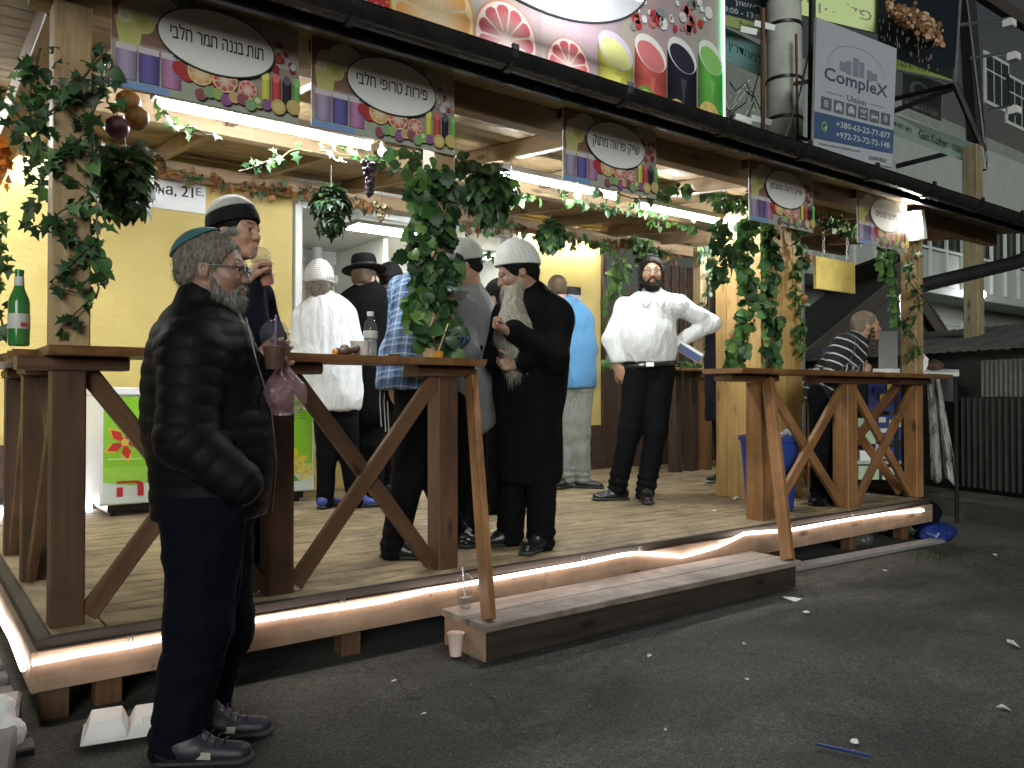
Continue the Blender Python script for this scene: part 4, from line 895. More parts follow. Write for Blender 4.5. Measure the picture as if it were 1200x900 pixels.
for i in range(7):
    x = bxa+1+i*3.4; m = MB(); m.box(x, FY-.06, zb0-1.9, x+1.1, FY-.005, zb0-.75, ch=.01); wf = m.build('window', M['frame'], fb); m = MB(); m.box(x+.08, FY-.075, zb0-1.82, x+1.02, FY-.062, zb0-.83, ch=.003); m.build('pane', M['darkpane'], wf)
# tiled band under the balcony
M['tile'] = plain('pale_wall_tile', (.42, .44, .42), .35, var=.08)
a = Py(1085, 350, FY-.03); 
tl = MB(); tl.box(0, 0, 0, .29, .02, .29, ch=.004); tl_me = tl.mesh('wall_tile', M['tile'])
for i in range(17):
    for j in range(5): link('wall_tile', tl_me, fb, V((a.x-2.5+i*.3, FY-.03, a.z-1.1+j*.3))-fb.location)
# dark shed wall with wavy roof edge
A, B = Pz(1040, 562, .12), Pz(1420, 612, .12); A.z = B.z = 0
dirw = (B-A); Lw = dirw.length; dirw.normalize(); nw = V((dirw.y, -dirw.x, 0)); 
if nw.dot(A) > 0: nw = -nw
M['tarp'] = plain('black_tarpaulin', (.012, .012, .011), .45, var=.4, bmp=.8, bscale=8)
M['corr'] = plain('pale_corrugated_sheet', (.16, .165, .15), .5, .3, var=.2, bmp=.2)
M['corrdark'] = plain('dark_corrugated_sheet', (.022, .022, .02), .6, var=.4)
M['asb'] = plain('grey_cement_roofing', (.07, .07, .065), .85, var=.3, bmp=.4)
shed = thing('dark_shed', A, 'low dark shed wall hung with black sheeting at the right', 'shed')
A0 = A-dirw*3.2
m = MB(); m.slab([A0, A0+dirw*(Lw+3.2), A0+dirw*(Lw+3.2)+V((0, 0, 1.62)), A0+V((0, 0, 1.62))], -nw*.1); m.build('wall', M['tarp'], shed)
def corr(p0, L, z0, z1, pitch, amp, mat, parent, name, off=.03):
    m = MB(); n = int(L/pitch*4); vs = []; 
    for k in range(n+1):
        s = L*k/n; o = off+amp*math.sin(2*math.pi*s/pitch); q = p0+dirw*s+nw*o
        vs += [q+V((0, 0, z0)), q+V((0, 0, z1)), q+V((0, 0, z0))-nw*.006, q+V((0, 0, z1))-nw*.006]
    fs = []
    for k in range(n):
        i = 4*k; fs += [(i, i+4, i+5, i+1), (i+2, i+3, i+7, i+6), (i+1, i+5, i+7, i+3)]
    m.add(vs, fs); return m.build(name, M[mat], parent, smooth=True)
s0 = (Pz(1152, 577, .12)-A).dot(dirw)
corr(A+dirw*s0, Lw-s0, 1.12, 1.50, .055, .01, 'corr', shed, 'corrugated_sheet')
corr(A+dirw*(s0-.25), Lw-s0+.2, .16, 1.11, .075, .014, 'corrdark', shed, 'corrugated_sheet', .04)
for k in range(9):
    s = -2.6+k*.33; corr(A+dirw*s, .31, .10, 1.5+rnd.uniform(-.1, .05), .31, .02, 'tarp', shed, 'dark_panel', .02+rnd.uniform(0, .02))
# cement roofing waves
m = MB(); vs = []; n = 150; Lr = Lw+3.6
for k in range(n+1):
    s = Lr*k/n-3.4; w_ = .012*math.sin(2*math.pi*s/.13); 
    for (o, z) in ((.16, 1.60), (.16, 1.625), (-1.7, 2.02), (-1.7, 1.99)): vs.append(A+dirw*s+nw*o+V((0, 0, z+w_)))
fs = []
for k in range(n):
    i = 4*k
    fs += [(i, i+4, i+5, i+1), (i+1, i+5, i+6, i+2), (i+2, i+6, i+7, i+3), (i+3, i+7, i+4, i)]
m.add(vs, fs); m.build('roof', M['asb'], shed, smooth=True)
# second shed with a raking gable edge, seen beside the column
sh2 = thing('gable_shed', Pd(960, 560, 12.4)*1.0, 'dark shed with a raking gable roof edge behind the boy', 'shed')
def pp(x, y, d): return Pd(x, y, d)
c = [pp(940, 425, 12.6), pp(1056, 330, 12.6), pp(1120, 430, 12.6), pp(1120, 545, 12.6), pp(940, 545, 12.6)]
m = MB(); m.slab([q for q in c], CF*.12*V((1, 1, 0)).length/1.0 if False else V((CF.x, CF.y, 0))*.12); m.build('gable_wall', M['corrdark'], sh2)
bk = V((CF.x, CF.y, 0))
for (a, b, k) in ((c[0], c[1], 0), (c[1], c[2], 1)):
    u = (b-a).normalized(); m = MB(); m.beam(a-u*.25-bk*.12+V((0, 0, .05)), b+u*.1-bk*.12+V((0, 0, .05)), .12, .16); m.build('barge_board', M['brown'], sh2)
    m = MB(); q0, q1 = a-u*.3+V((0, 0, .16)), b+V((0, 0, .16)); m.slab([q0-bk*.2, q1-bk*.2, q1+bk*3, q0+bk*3], V((0, 0, .05))); m.build('roof_sheet', M['corrdark'], sh2)
# rear yard wall closing the view between the kiosk and the shed
m = MB(); m.box(8.6, 8.2, 0, 14.5, 8.3, 1.55, ch=.01); ry = solo(m, 'yard_wall', M['brown'], 'dark yard wall behind the rear counter at the right', 'wall')
# hanging yellow board on two chains
M['yboard'] = wood('yellow_pine_board', (.92, .78, .28), (.82, .64, .18), .45, along=1, across=9)
a, b = Py(955, 300, 3.9), Py(1001, 346, 3.9)
hb = thing('hanging_board', ((a.x+b.x)/2, 3.9, b.z), 'blank bright yellow board hanging on two chains', 'board')
m = MB(); m.box(a.x, 3.89, b.z+.01, b.x, 3.915, a.z, ch=.004); m.build('board', M['yboard'], hb)
for fx in (.22, .83):
    x = a.x+(b.x-a.x)*fx; z = a.z+.002; k = 0
    while z < 2.62:
        m = MB(); s = V((.011, 0, 0)) if k % 2 else V((0, .011, 0))
        m.tube([V((x, 3.902, z))+s*math.cos(q)+V((0, 0, .022+.022*math.sin(q))) for q in [2*math.pi*i/8 for i in range(9)]], .0035, 4, cap=False); m.build('chain_link', M['white'], hb); z += .034; k += 1
    m = MB(); m.tube([(x, 3.902, 2.62), (x, 3.902, 2.76)], .004, 5); m.build('hook', M['steel'], hb)
# ---------------- smooth solid builder (blended shapes -> one closed surface) ----------------
def _hash(ix, iy, iz, seed):
    h = (ix.astype(np.int64)*73856093) ^ (iy.astype(np.int64)*19349663) ^ (iz.astype(np.int64)*83492791) ^ (seed*2654435)
    h = (h ^ (h >> 13))*1274126177 & 0xffffffff
    return ((h ^ (h >> 16)) & 0xffff).astype(np.float32)/65535.0
def vnoise(p, scale, seed=0, octv=2):
    out = np.zeros(len(p), np.float32); amp = 1; tot = 0
    for o in range(octv):
        q = p*scale*(2**o)+17.3*o; i = np.floor(q).astype(np.int64); f = q-i; f = f*f*(3-2*f); r = 0
        for dx in (0, 1):
            for dy in (0, 1):
                for dz in (0, 1):
                    wgt = (f[:, 0] if dx else 1-f[:, 0])*(f[:, 1] if dy else 1-f[:, 1])*(f[:, 2] if dz else 1-f[:, 2])
                    r = r+wgt*_hash(i[:, 0]+dx, i[:, 1]+dy, i[:, 2]+dz, seed+o)
        out += amp*(r-.5)*2; tot += amp; amp *= .5
    return out/tot
class Sdf:
    def __init__(s, h=.01): s.h = h; s.ops = []; s.lo = np.full(3, 1e9); s.hi = -s.lo
    def _bb(s, lo, hi, grow=True):
        if grow: s.lo = np.minimum(s.lo, lo); s.hi = np.maximum(s.hi, hi)
    def cap(s, a, b, ra, rb=None, k=.02, flat=None, f=1.0, sub=False):
        """tapered capsule; flat = direction along which it is squeezed by f"""
        a, b = np.array(a, float), np.array(b, float); rb = ra if rb is None else rb; R = max(ra, rb)*max(1, f)
        lo, hi = np.minimum(a, b)-R, np.maximum(a, b)+R; s._bb(lo, hi, not sub); s.ops.append(('c', a, b, ra, rb, k, None if flat is None else np.array(flat, float), f, sub, lo, hi)); return s
    def ell(s, c, r, ax=None, k=.02, sub=False):
        """ellipsoid with radii r along the axes ax (3 vectors)"""
        c = np.array(c, float); r = np.array(r if isinstance(r, (tuple, list)) else (r,)*3, float); A = np.eye(3) if ax is None else np.array([list(q) for q in ax], float)
        ext = np.sqrt(((A.T*r)**2).sum(1)); lo, hi = c-ext, c+ext
        s._bb(lo, hi, not sub); s.ops.append(('e', c, r, A, k, sub, lo, hi)); return s
    def cut(s, p, n, k=.004):
        s.ops.append(('p', np.array(p, float), np.array(n, float), k)); return s
    def field(s):
        h = s.h; lo = s.lo-3*h; n = np.ceil((s.hi+3*h-lo)/h).astype(int)+1
        D = np.full(n, 1.0, np.float32); ax = [lo[i]+h*np.arange(n[i]) for i in range(3)]
        for op in s.ops:
            if op[0] == 'p':
                g = (ax[0][:, None, None]-op[1][0])*op[2][0]+(ax[1][None, :, None]-op[1][1])*op[2][1]+(ax[2][None, None, :]-op[1][2])*op[2][2]
                D = np.maximum(D, g.astype(np.float32)); continue
            k = op[5] if op[0] == 'c' else op[4]; blo, bhi = op[-2], op[-1]; m = k+3*h
            i0 = np.maximum(0, np.floor((blo-m-lo)/h).astype(int)); i1 = np.minimum(n, np.ceil((bhi+m-lo)/h).astype(int)+1)
            if (i1 <= i0).any(): continue
            X = ax[0][i0[0]:i1[0]][:, None, None]; Y = ax[1][i0[1]:i1[1]][None, :, None]; Z = ax[2][i0[2]:i1[2]][None, None, :]
            if op[0] == 'c':
                _, a, b, ra, rb, k, fl, f, sub, _, _ = op
                px, py, pz = X-a[0], Y-a[1], Z-a[2]; d = b-a
                if fl is not None:
                    w_ = (px*fl[0]+py*fl[1]+pz*fl[2])*(1/f-1); px = px+w_*fl[0]; py = py+w_*fl[1]; pz = pz+w_*fl[2]; d = d+fl*((d@fl)*(1/f-1))
                L2 = max(d@d, 1e-9); t = np.clip((px*d[0]+py*d[1]+pz*d[2])/L2, 0, 1)
                q = np.sqrt((px-t*d[0])**2+(py-t*d[1])**2+(pz-t*d[2])**2)-(ra+(rb-ra)*t)
                if fl is not None: q = q*min(1, f)
            else:
                _, c, r, A, k, sub, _, _ = op
                px, py, pz = X-c[0], Y-c[1], Z-c[2]; u = [px*A[i][0]+py*A[i][1]+pz*A[i][2] for i in range(3)]
                k0 = np.sqrt((u[0]/r[0])**2+(u[1]/r[1])**2+(u[2]/r[2])**2); k1 = np.sqrt((u[0]/r[0]**2)**2+(u[1]/r[1]**2)**2+(u[2]/r[2]**2)**2)
                q = k0*(k0-1)/np.maximum(k1, 1e-6)
            q = q.astype(np.float32); sl_ = tuple(slice(i0[i], i1[i]) for i in range(3)); S0 = D[sl_]
            if sub:
                q = -q; hh = np.clip(.5-.5*(S0-q)/k, 0, 1); D[sl_] = S0*(1-hh)+q*hh+k*hh*(1-hh)
            else:
                hh = np.clip(.5+.5*(S0-q)/k, 0, 1); D[sl_] = S0*(1-hh)+q*hh-k*hh*(1-hh)
        return D, lo
    def mesh(s):
        D, lo = s.field(); h = s.h; ins = D < 0
        c = [ins[i:ins.shape[0]-1+i, j:ins.shape[1]-1+j, k:ins.shape[2]-1+k] for i in (0, 1) for j in (0, 1) for k in (0, 1)]
        cnt = sum(x.astype(np.int8) for x in c); act = (cnt > 0) & (cnt < 8); idx = np.argwhere(act); cid = np.full(act.shape, -1, np.int32); cid[act] = np.arange(len(idx))
        val = np.stack([D[idx[:, 0]+i, idx[:, 1]+j, idx[:, 2]+k] for i in (0, 1) for j in (0, 1) for k in (0, 1)], 1)
        cor = np.array([(i, j, k) for i in (0, 1) for j in (0, 1) for k in (0, 1)], float)
        acc = np.zeros((len(idx), 3)); num = np.zeros(len(idx))
        for a in range(8):
            for b in range(a+1, 8):
                if abs(cor[a]-cor[b]).sum() != 1: continue
                va, vb = val[:, a], val[:, b]; m = (va < 0) != (vb < 0); t = np.where(m, va/np.where(m, va-vb, 1), 0)
                acc += np.where(m[:, None], cor[a]+t[:, None]*(cor[b]-cor[a]), 0); num += m
        P = lo+h*(idx+acc/np.maximum(num, 1)[:, None]); F = []
        for ax_ in range(3):
            s0 = [slice(None)]*3; s1 = [slice(None)]*3; s0[ax_] = slice(0, -1); s1[ax_] = slice(1, None)
            A, B = ins[tuple(s0)], ins[tuple(s1)]; e = np.argwhere(A != B); o1, o2 = [i for i in range(3) if i != ax_]
            e = e[(e[:, o1] > 0) & (e[:, o2] > 0) & (e[:, o1] < ins.shape[o1]-1) & (e[:, o2] < ins.shape[o2]-1)]
            def g(d1, d2): q = e.copy(); q[:, o1] -= d1; q[:, o2] -= d2; return cid[q[:, 0], q[:, 1], q[:, 2]]
            q = np.stack([g(1, 1), g(0, 1), g(0, 0), g(1, 0)], 1); flip = A[e[:, 0], e[:, 1], e[:, 2]]
            if ax_ == 1: flip = ~flip
            q[~flip] = q[~flip][:, ::-1]; F.append(q)
        F = np.concatenate(F); F = F[(F >= 0).all(1)]
        return P.astype(np.float32), F.astype(np.int32)
def vnormals(P, F):
    n = np.cross(P[F[:, 2]]-P[F[:, 0]], P[F[:, 3]]-P[F[:, 1]]); N_ = np.zeros_like(P)
    for i in range(4): np.add.at(N_, F[:, i], n)
    return N_/np.maximum(np.linalg.norm(N_, axis=1, keepdims=True), 1e-9)
def relax(P, F, it=1):
    for _ in range(it):
        acc = np.zeros_like(P); c = np.zeros(len(P))
        for i in range(4):
            a, b = F[:, i], F[:, (i+1) % 4]; np.add.at(acc, a, P[b]); np.add.at(c, a, 1); np.add.at(acc, b, P[a]); np.add.at(c, b, 1)
        P = P*.45+.55*acc/np.maximum(c, 1)[:, None]
    return P.astype(np.float32)
def sdf_part(name, parts, mat, parent, disp=None, bones=None, it=1, strands=None):
    """parts: one Sdf or several; their surfaces make one mesh. disp(P,N)->offsets. bones: attribute gc = along/around nearest bone"""
    Ps = []; Fs = []; o = 0
    for s in (parts if isinstance(parts, (list, tuple)) else [parts]):
        P, F = s.mesh(); P = relax(P, F, it)
        if disp is not None: N_ = vnormals(P, F); P = P+N_*disp(P, N_)[:, None]
        Ps.append(P); Fs.append(F+o); o += len(P)
    P = np.concatenate(Ps).astype(np.float32); F = np.concatenate(Fs)
    off = np.array(wloc(parent), dtype=np.float32); gc = P.copy()
    if bones:
        best = np.full(len(P), 1e9); al = np.zeros(len(P)); an = np.zeros(len(P)); L0 = 0
        for (a, b, w_) in bones:
            a, b = np.array(a), np.array(b); d = b-a; L = np.linalg.norm(d); t = np.clip(((P-a)@d)/L**2, 0, 1); q = P-(a+t[:, None]*d); dist = np.linalg.norm(q, axis=1)*w_
            dn = d/L; r1 = np.cross(dn, np.array(CF)); r1 /= max(np.linalg.norm(r1), 1e-6); r2 = np.cross(dn, r1)
            m = dist < best; best[m] = dist[m]; al[m] = ((P-a)@dn)[m]+L0; an[m] = (q@r1)[m]; gc[m, 2] = (q@r2)[m]
        gc[:, 0] = al; gc[:, 1] = an
    polys = F
    if strands is not None:
        N_ = vnormals(P, F); SV, SF = strands(P, N_); base = len(P); P = np.concatenate([P, SV]); gc = np.concatenate([gc, SV])
        polys = [tuple(f) for f in F.tolist()]+[tuple(base+i for i in f) for f in SF]
    me = np_mesh(name, P-off, polys, [mat] if not isinstance(mat, list) else mat, None, True, {'gc': ('FLOAT_VECTOR', gc)})
    return link(name, me, parent)
def strand_fn(n, length, width, grav=(0, 0, -1), pull=.6, seed=1, mask=None, jit=.35):
    def fn(P, N_):
        r = np.random.RandomState(seed); ok = np.arange(len(P)) if mask is None else np.where(mask(P, N_))[0]
        if len(ok) == 0: return np.zeros((0, 3), np.float32), []
        i = r.choice(ok, n); p = P[i]+r.randn(n, 3)*.002; g = np.array(grav, float); d = N_[i]*(1-pull)+g*pull+r.randn(n, 3)*jit*.5; d /= np.linalg.norm(d, axis=1, keepdims=True)
        L = length*(.5+r.rand(n, 1)); s = np.cross(d, r.randn(n, 3)); s /= np.linalg.norm(s, axis=1, keepdims=True); m_ = p+d*L*.5+g*L*.06; e = m_+(d*.7+g*.3)*L*.5
        p = p-N_[i]*.003
        V_ = np.stack([p-s*width, p+s*width, m_+s*width*.7, m_-s*width*.7, e], 1).reshape(-1, 3).astype(np.float32)
        return V_, [f for k in range(n) for f in ((5*k, 5*k+1, 5*k+2, 5*k+3), (5*k+3, 5*k+2, 5*k+4))]
    return fn
# ---------------- people ----------------
def nrm(v): v = V(v); return v.normalized()
def bonecoord(P, bones):
    best = np.full(len(P), 1e9); al = np.zeros(len(P)); kk = np.zeros(len(P), int)
    for n, (a, b, w_) in enumerate(bones):
        a, b = np.array(a), np.array(b); d = b-a; L = np.linalg.norm(d); t = np.clip(((P-a)@d)/L**2, 0, 1); dist = np.linalg.norm(P-(a+t[:, None]*d), axis=1)*w_
        m = dist < best; best[m] = dist[m]; al[m] = ((P-a)@(d/L))[m]; kk[m] = n
    return al, kk
def wrinkle(amp=.006, sc=11, seed=0, zs=1.0, fold=.5):
    def f(P, N_):
        Q = P*np.array([1, 1, zs], np.float32); a = vnoise(Q, sc, seed, 2); b = 1-np.abs(vnoise(Q*np.array([1, 1, .8], np.float32), sc*.8, seed+5, 2))*2
        return amp*(a*(1-fold)+b*fold)
    return f
class Head:
    def __init__(s, c, f, u=(0, 0, 1), hs=.225, w=1.0):
        s.c = V(c); s.f = nrm(f); u = V(u); s.u = (u-s.f*u.dot(s.f)).normalized(); s.l = s.u.cross(s.f); s.s = hs/.225; s.w = w; s.ax = (s.f, s.l, s.u)
    def p(s, f, l, u): return s.c+(s.f*f+s.l*l*s.w+s.u*u)*s.s
    def r(s, *r): return [r[0]*s.s, r[1]*s.s*s.w, r[2]*s.s]
    def skin(s, S, nb=None, fine=True):
        e = lambda p, r, k=.02, sub=False: S.ell(s.p(*p), s.r(*r), s.ax, k*s.s, sub)
        q = lambda a, b, ra, rb, k=.015: S.cap(s.p(*a), s.p(*b), ra*s.s, rb*s.s, k*s.s)
        e((-.014, 0, .028), (.097, .074, .088)); e((.028, 0, -.030), (.064, .060, .082), .03)
        q((-.01, .045, -.055), (.058, .018, -.092), .022, .018, .03); q((-.01, -.045, -.055), (.058, -.018, -.092), .022, .018, .03)
        e((.072, 0, -.094), (.020, .024, .018), .025)
        if fine:
            q((.083, .012, .022), (.075, .048, .018), .010, .009, .014); q((.083, -.012, .022), (.075, -.048, .018), .010, .009, .014)
            for g in (1, -1): e((.092, .031*g, .001), (.012, .019, .011), .012, True); e((.062, .040*g, -.028), (.022, .020, .022), .025)
            for g in (1, -1): q((.0885, .020*g, .0095), (.0835, .044*g, .0075), .0048, .0045, .004); q((.0875, .021*g, -.0105), (.083, .043*g, -.0095), .0040, .0040, .004)
            q((.088, 0, .010), (.108, 0, -.030), .0072, .0112, .012); e((.098, .011, -.034), (.010, .008, .008), .008); e((.098, -.011, -.034), (.010, .008, .008), .008)
            q((.088, .020, -.064), (.097, 0, -.060), .005, .0065, .008); q((.088, -.020, -.064), (.097, 0, -.060), .005, .0065, .008)
            q((.086, .016, -.072), (.094, 0, -.073), .0055, .0075, .008); q((.086, -.016, -.072), (.094, 0, -.073), .0055, .0075, .008)
        else: q((.085, 0, .012), (.108, 0, -.030), .010, .014, .015)
        for g in (1, -1):
            e((-.012, .074*g, -.008), (.019, .009, .031), .006); e((-.008, .083*g, -.006), (.010, .006, .018), .005, True); q((-.002, .07*g, -.035), (-.004, .076*g, -.026), .006, .008, .006)
        if nb is not None: S.cap(s.p(-.03, 0, -.055), V(nb), .053*s.s, .060*s.s, .035*s.s)
        return S
    def eyes(s, root, iris=(.06, .035, .02)):
        for g in (1, -1):
            m = MB(); c = s.p(.0775, .031*g, .0005); m.blob(c, .0112*s.s, 12); o = m.build('eye', M['eyewhite'], root, smooth=True)
            m = MB(); m.lathe(c+s.f*.0088*s.s, [(.0068*s.s, 0), (.0055*s.s, .0018*s.s), (0.0, .0026*s.s)], 10, axis=s.f); m.build('iris', M['iris'], o)
    def brows(s, root, mat, h=.004):
        S = Sdf(h)
        for g in (1, -1): S.cap(s.p(.0905, .015*g, .0255), s.p(.084, .036*g, .0275), .0042*s.s, .0038*s.s, .003); S.cap(s.p(.084, .036*g, .0275), s.p(.071, .051*g, .019), .0038*s.s, .0025*s.s, .003)
        sdf_part('eyebrows', S, mat, root, it=0)
    def hair(s, root, mat, h=.006, thick=.009, low=-.055, face=.075, sideburn=False, strands=0, slen=.02, sw=.0008, top=True, name='hair'):
        S = Sdf(h); t = thick
        S.ell(s.p(-.018, 0, .030), s.r(.098+t, .076+t, .088+t), s.ax, .01); S.cap(s.p(-.07, .03, -.03), s.p(-.062, .02, low), .036*s.s, .030*s.s, .03); S.cap(s.p(-.07, -.03, -.03), s.p(-.062, -.02, low), .036*s.s, .030*s.s, .03)
        S.ell(s.p(.10, 0, -.035), s.r(face, .085, .105), s.ax, .015, True)
        for g in (1, -1): S.ell(s.p(-.006, .09*g, -.022), s.r(.024, .03, .032), s.ax, .008, True)
        if not top: S.cut(s.p(0, 0, .085), s.u)
        S.cut(s.p(0, 0, low-.025), -s.u); 
        if sideburn:
            for g in (1, -1): S.cap(s.p(.018, .070*g, .01), s.p(.020, .068*g, -.055), .010*s.s, .010*s.s, .008)
        return sdf_part(name, S, mat, root, disp=wrinkle(.0045*s.s, 55, 3, .5), strands=None if not strands else strand_fn(strands, slen, sw, pull=.55, seed=4))
    def cap(s, root, mat, name='cap', zc=.035, t=.014, tilt=(0, 0, 1), h=.006, back=-.018, disp=None, tall=0):
        """close fitting cap: cranium shell cut by a plane; tilt in head axes"""
        S = Sdf(h); S.ell(s.p(back, 0, .030+tall*.4), s.r(.100+t, .078+t, .090+t+tall), s.ax, .01); n = s.f*tilt[0]+s.l*tilt[1]+s.u*tilt[2]; S.cut(s.p(back, 0, zc), -n.normalized())
        return sdf_part(name, S, mat, root, disp=disp, it=0)
def limb_torso(S, J, g, o, arms=True, hips=True):
    """shared shapes of torso and sleeves. g = extra thickness; o = dict of sizes"""
    sh = (J['sL']+J['sR'])/2; side = (J['sL']-J['sR']).normalized(); up_ = (J['neck']-J['pelvis']).normalized(); fw = side.cross(up_).normalized()
    if 'side' in o: side = nrm(o['side']); fw = side.cross(up_).normalized()
    z = o.get('s', 1); fl = o.get('flat', .66); cw, ww, hw = o.get('chest', .175)*z, o.get('waist', .155)*z, o.get('hip', .165)*z
    top = J['neck']-up_*.13*z; waist = J['pelvis'].lerp(J['neck'], .32)
    S.cap(top, waist, cw+g, ww+g, .04, fw, fl); S.cap(waist, J['pelvis'], ww+g, hw+g, .05, fw, o.get('hflat', fl*1.08))
    S.cap(J['sR'], J['sL'], .058*z+g, .058*z+g, .07*z, None); S.cap(J['neck']-up_*.02, sh-up_*.06, .062*z+g*.6, .10*z+g, .06*z)
    if o.get('belly'): S.ell(waist-up_*.03+fw*o['belly'][0]*1.0, (o['belly'][1],)*3, None, .08)
    if arms:
        for a in 'LR':
            if 'e'+a not in J: continue
            S.cap(J['s'+a], J['e'+a], (.060*z+g), (.047*z+g), .035*z); S.cap(J['e'+a], J['w'+a], (.048*z+g), (.033*z+g), .03*z)
    return side, up_, fw
def bones_of(J):
    b = [(J['pelvis'], J['neck'], .45)]
    for a in 'LR':
        if 'e'+a in J: b += [(J['s'+a], J['e'+a], 1.0), (J['e'+a], J['w'+a], 1.0)]
    return b
def leg_bones(J): return [(J['h'+a], J['k'+a], 1) for a in 'LR']+[(J['k'+a], J['a'+a], 1) for a in 'LR']
def trousers(root, J, mat, h=.012, z=1.0, g=.012, top=None, wide=1.0, seed=2, amp=.008, hem=.035, name='trousers'):
    S = Sdf(h); side = (J['hL']-J['hR']).normalized(); up_ = V((0, 0, 1)); fw = side.cross(up_)
    S.cap(J['hR']+V((0, 0, .03)), J['hL']+V((0, 0, .03)), .10*z+g, .10*z+g, .05*z, nrm(fw), .95)
    for a in 'LR':
        d = (J['a'+a]-J['k'+a]).normalized(); end = J['a'+a]+d*hem*z
        S.cap(J['h'+a], J['k'+a], .088*z*wide+g, .062*z*wide+g, .035*z); S.cap(J['k'+a], end, .060*z*wide+g, .050*z*wide+g, .03*z); S.cut(end+d*.012, (0, 0, -1)) if False else None
    if top is not None: S.cut((0, 0, top), (0, 0, 1))
    bones = leg_bones(J)
    def disp(P, N_):
        al, kk = bonecoord(P, bones); w_ = wrinkle(amp, 9, seed, 1.5)(P, N_)
        low = np.clip((al-.26*z)/.12, 0, 1)*(kk > 1); return w_+.006*np.sin(al*95+vnoise(P, 6, seed)*5)*low
    return sdf_part(name, S, mat, root, disp=disp, bones=bones)
def shoes(root, J, T, mat, sole, L=.275, z=1.0, gz=DZ, h=.007, lift=None):
    for a in 'LR':
        t = nrm(V((T[a][0], T[a][1], 0))); c = J['a'+a]; s_ = V((0, 0, 1)).cross(t)
        heel = V((c.x, c.y, gz))-t*.055*z; toe = heel+t*(L-.09)*z; u = V((0, 0, 1)); lz = (lift or {}).get(a, 0)
        S = Sdf(h); S.cap(heel+t*.015*z+u*(.05*z), heel+t*.10*z+u*(.058*z), .040*z, .044*z, .03); S.cap(heel+t*.08*z+u*.045*z, toe+t*.02*z+u*.030*z, .046*z, .036*z, .03, (0, 0, 1), .8)
        S.cap(heel+t*.03*z+u*.06*z, V((c.x, c.y, gz))+u*.10*z+t*.005, .042*z, .043*z, .02); S.cut(V((0, 0, gz+.018*z)), (0, 0, -1))
        o = sdf_part('shoe', S, mat, root, disp=wrinkle(.002, 30, 8))
        S = Sdf(h*.8); S.cap(heel+t*.012*z+u*.014*z, toe+t*.022*z+u*.014*z, .043*z, .046*z, .01, (0, 0, 1), .32); S.cut(V((0, 0, gz+.002)), (0, 0, -1)); sdf_part('sole', S, sole, o, it=0)
def hand(wrist, d, pn, side, curl=(.35, .5, .4), z=1.0, h=.0045, thumb=(.75, .6, .25), fan=.10):
    d = nrm(d); pn = V(pn); pn = (pn-d*pn.dot(d)).normalized(); lt = d.cross(pn)*side; S = Sdf(h); w0 = V(wrist)
    S.cap(w0-d*.045*z, w0+d*.012*z, .028*z, .026*z, .01, pn, .78)
    S.cap(w0+(d*.022+lt*.010)*z, w0+(d*.076+lt*.021)*z, .026*z, .021*z, .02*z, pn, .62); S.cap(w0+(d*.022-lt*.010)*z, w0+(d*.072-lt*.021)*z, .024*z, .019*z, .02*z, pn, .62)
    for i, L in enumerate((.070, .078, .073, .058)):
        lat = (1.5-i)*.0185; a0 = d*math.cos(fan*(1.5-i)*.6)+lt*math.sin(fan*(1.5-i)*.6)
        p = w0+(d*(.088-abs(i-1)*.004)+lt*lat)*z; r = (.0092, .0093, .0089, .0078)[i]*z; S.cap(w0+(d*.05+lt*lat*.9)*z, p, .0115*z, r, .008*z); ang = 0
        for sg, cu in zip((.45, .31, .24), curl):
            ang += cu*(1+.08*i); dd = a0*math.cos(ang)+pn*math.sin(ang); q = p+dd*L*sg*z; S.cap(p, q, r, r*.9, .0035); p = q; r *= .9
    tb = w0+(d*.028+lt*.024+pn*.006)*z; t1 = (lt*thumb[0]+d*thumb[1]+pn*thumb[2]).normalized(); t2 = (t1+d*.5+pn*.25).normalized(); t3 = (t2+pn*.3-lt*.15).normalized()
    p1 = tb+t1*.038*z; p2 = p1+t2*.030*z; p3 = p2+t3*.023*z; S.cap(tb, p1, .016*z, .0125*z, .014*z); S.cap(p1, p2, .0118*z, .0108*z, .004); S.cap(p2, p3, .0105*z, .0088*z, .004)
    return S
def body_part(root, J, Hd, mat, hh, hands=(), z=1.0, o=None, fine=True, coarse=.02, legs=True):
    """the skin: head and neck, hands, and the trunk and limbs hidden by the clothes, as one mesh"""
    S1 = Hd.skin(Sdf(hh), J['neck'], fine); S2 = Sdf(coarse); limb_torso(S2, J, -.035, o or {}, hips=True)
    if legs:
        for a in 'LR': S2.cap(J['h'+a], J['k'+a], .058*z, .045*z, .02); S2.cap(J['k'+a], J['a'+a], .05*z, .037*z, .03); S2.cap(J['a'+a], J['a'+a]-V((0, 0, .04)), .036*z, .034*z, .02)
    return sdf_part('body', [S1, S2]+list(hands), mat, root)
def quilt(bones, pitch=.062, amp=.011, seed=0):
    def f(P, N_):
        al, kk = bonecoord(P, bones); jit = vnoise(P, 5, seed, 2)
        return amp*(np.abs(np.sin(math.pi*al/pitch+jit*.6))**.55-.7)+.004*vnoise(P, 9, seed+2, 2)
    return f
M['skinA'] = skin('weathered_skin', (.33, .20, .145)); M['skinB'] = skin('fair_skin', (.52, .31, .22)); M['skinC'] = skin('olive_skin', (.44, .26, .17))
M['eyewhite'] = plain('eye_white', (.34, .31, .29), .2, var=.02); M['iris'] = plain('brown_iris', (.05, .03, .018), .15)
M['hairgrey'] = hairmat('short_grey_brown_hair', (.08, .06, .045), (.24, .21, .18)); M['hairblack'] = hairmat('black_hair', (.004, .0035, .003), (.014, .011, .009)); M['beardgrey'] = hairmat('grey_beard_hair', (.08, .075, .07), (.30, .29, .27))
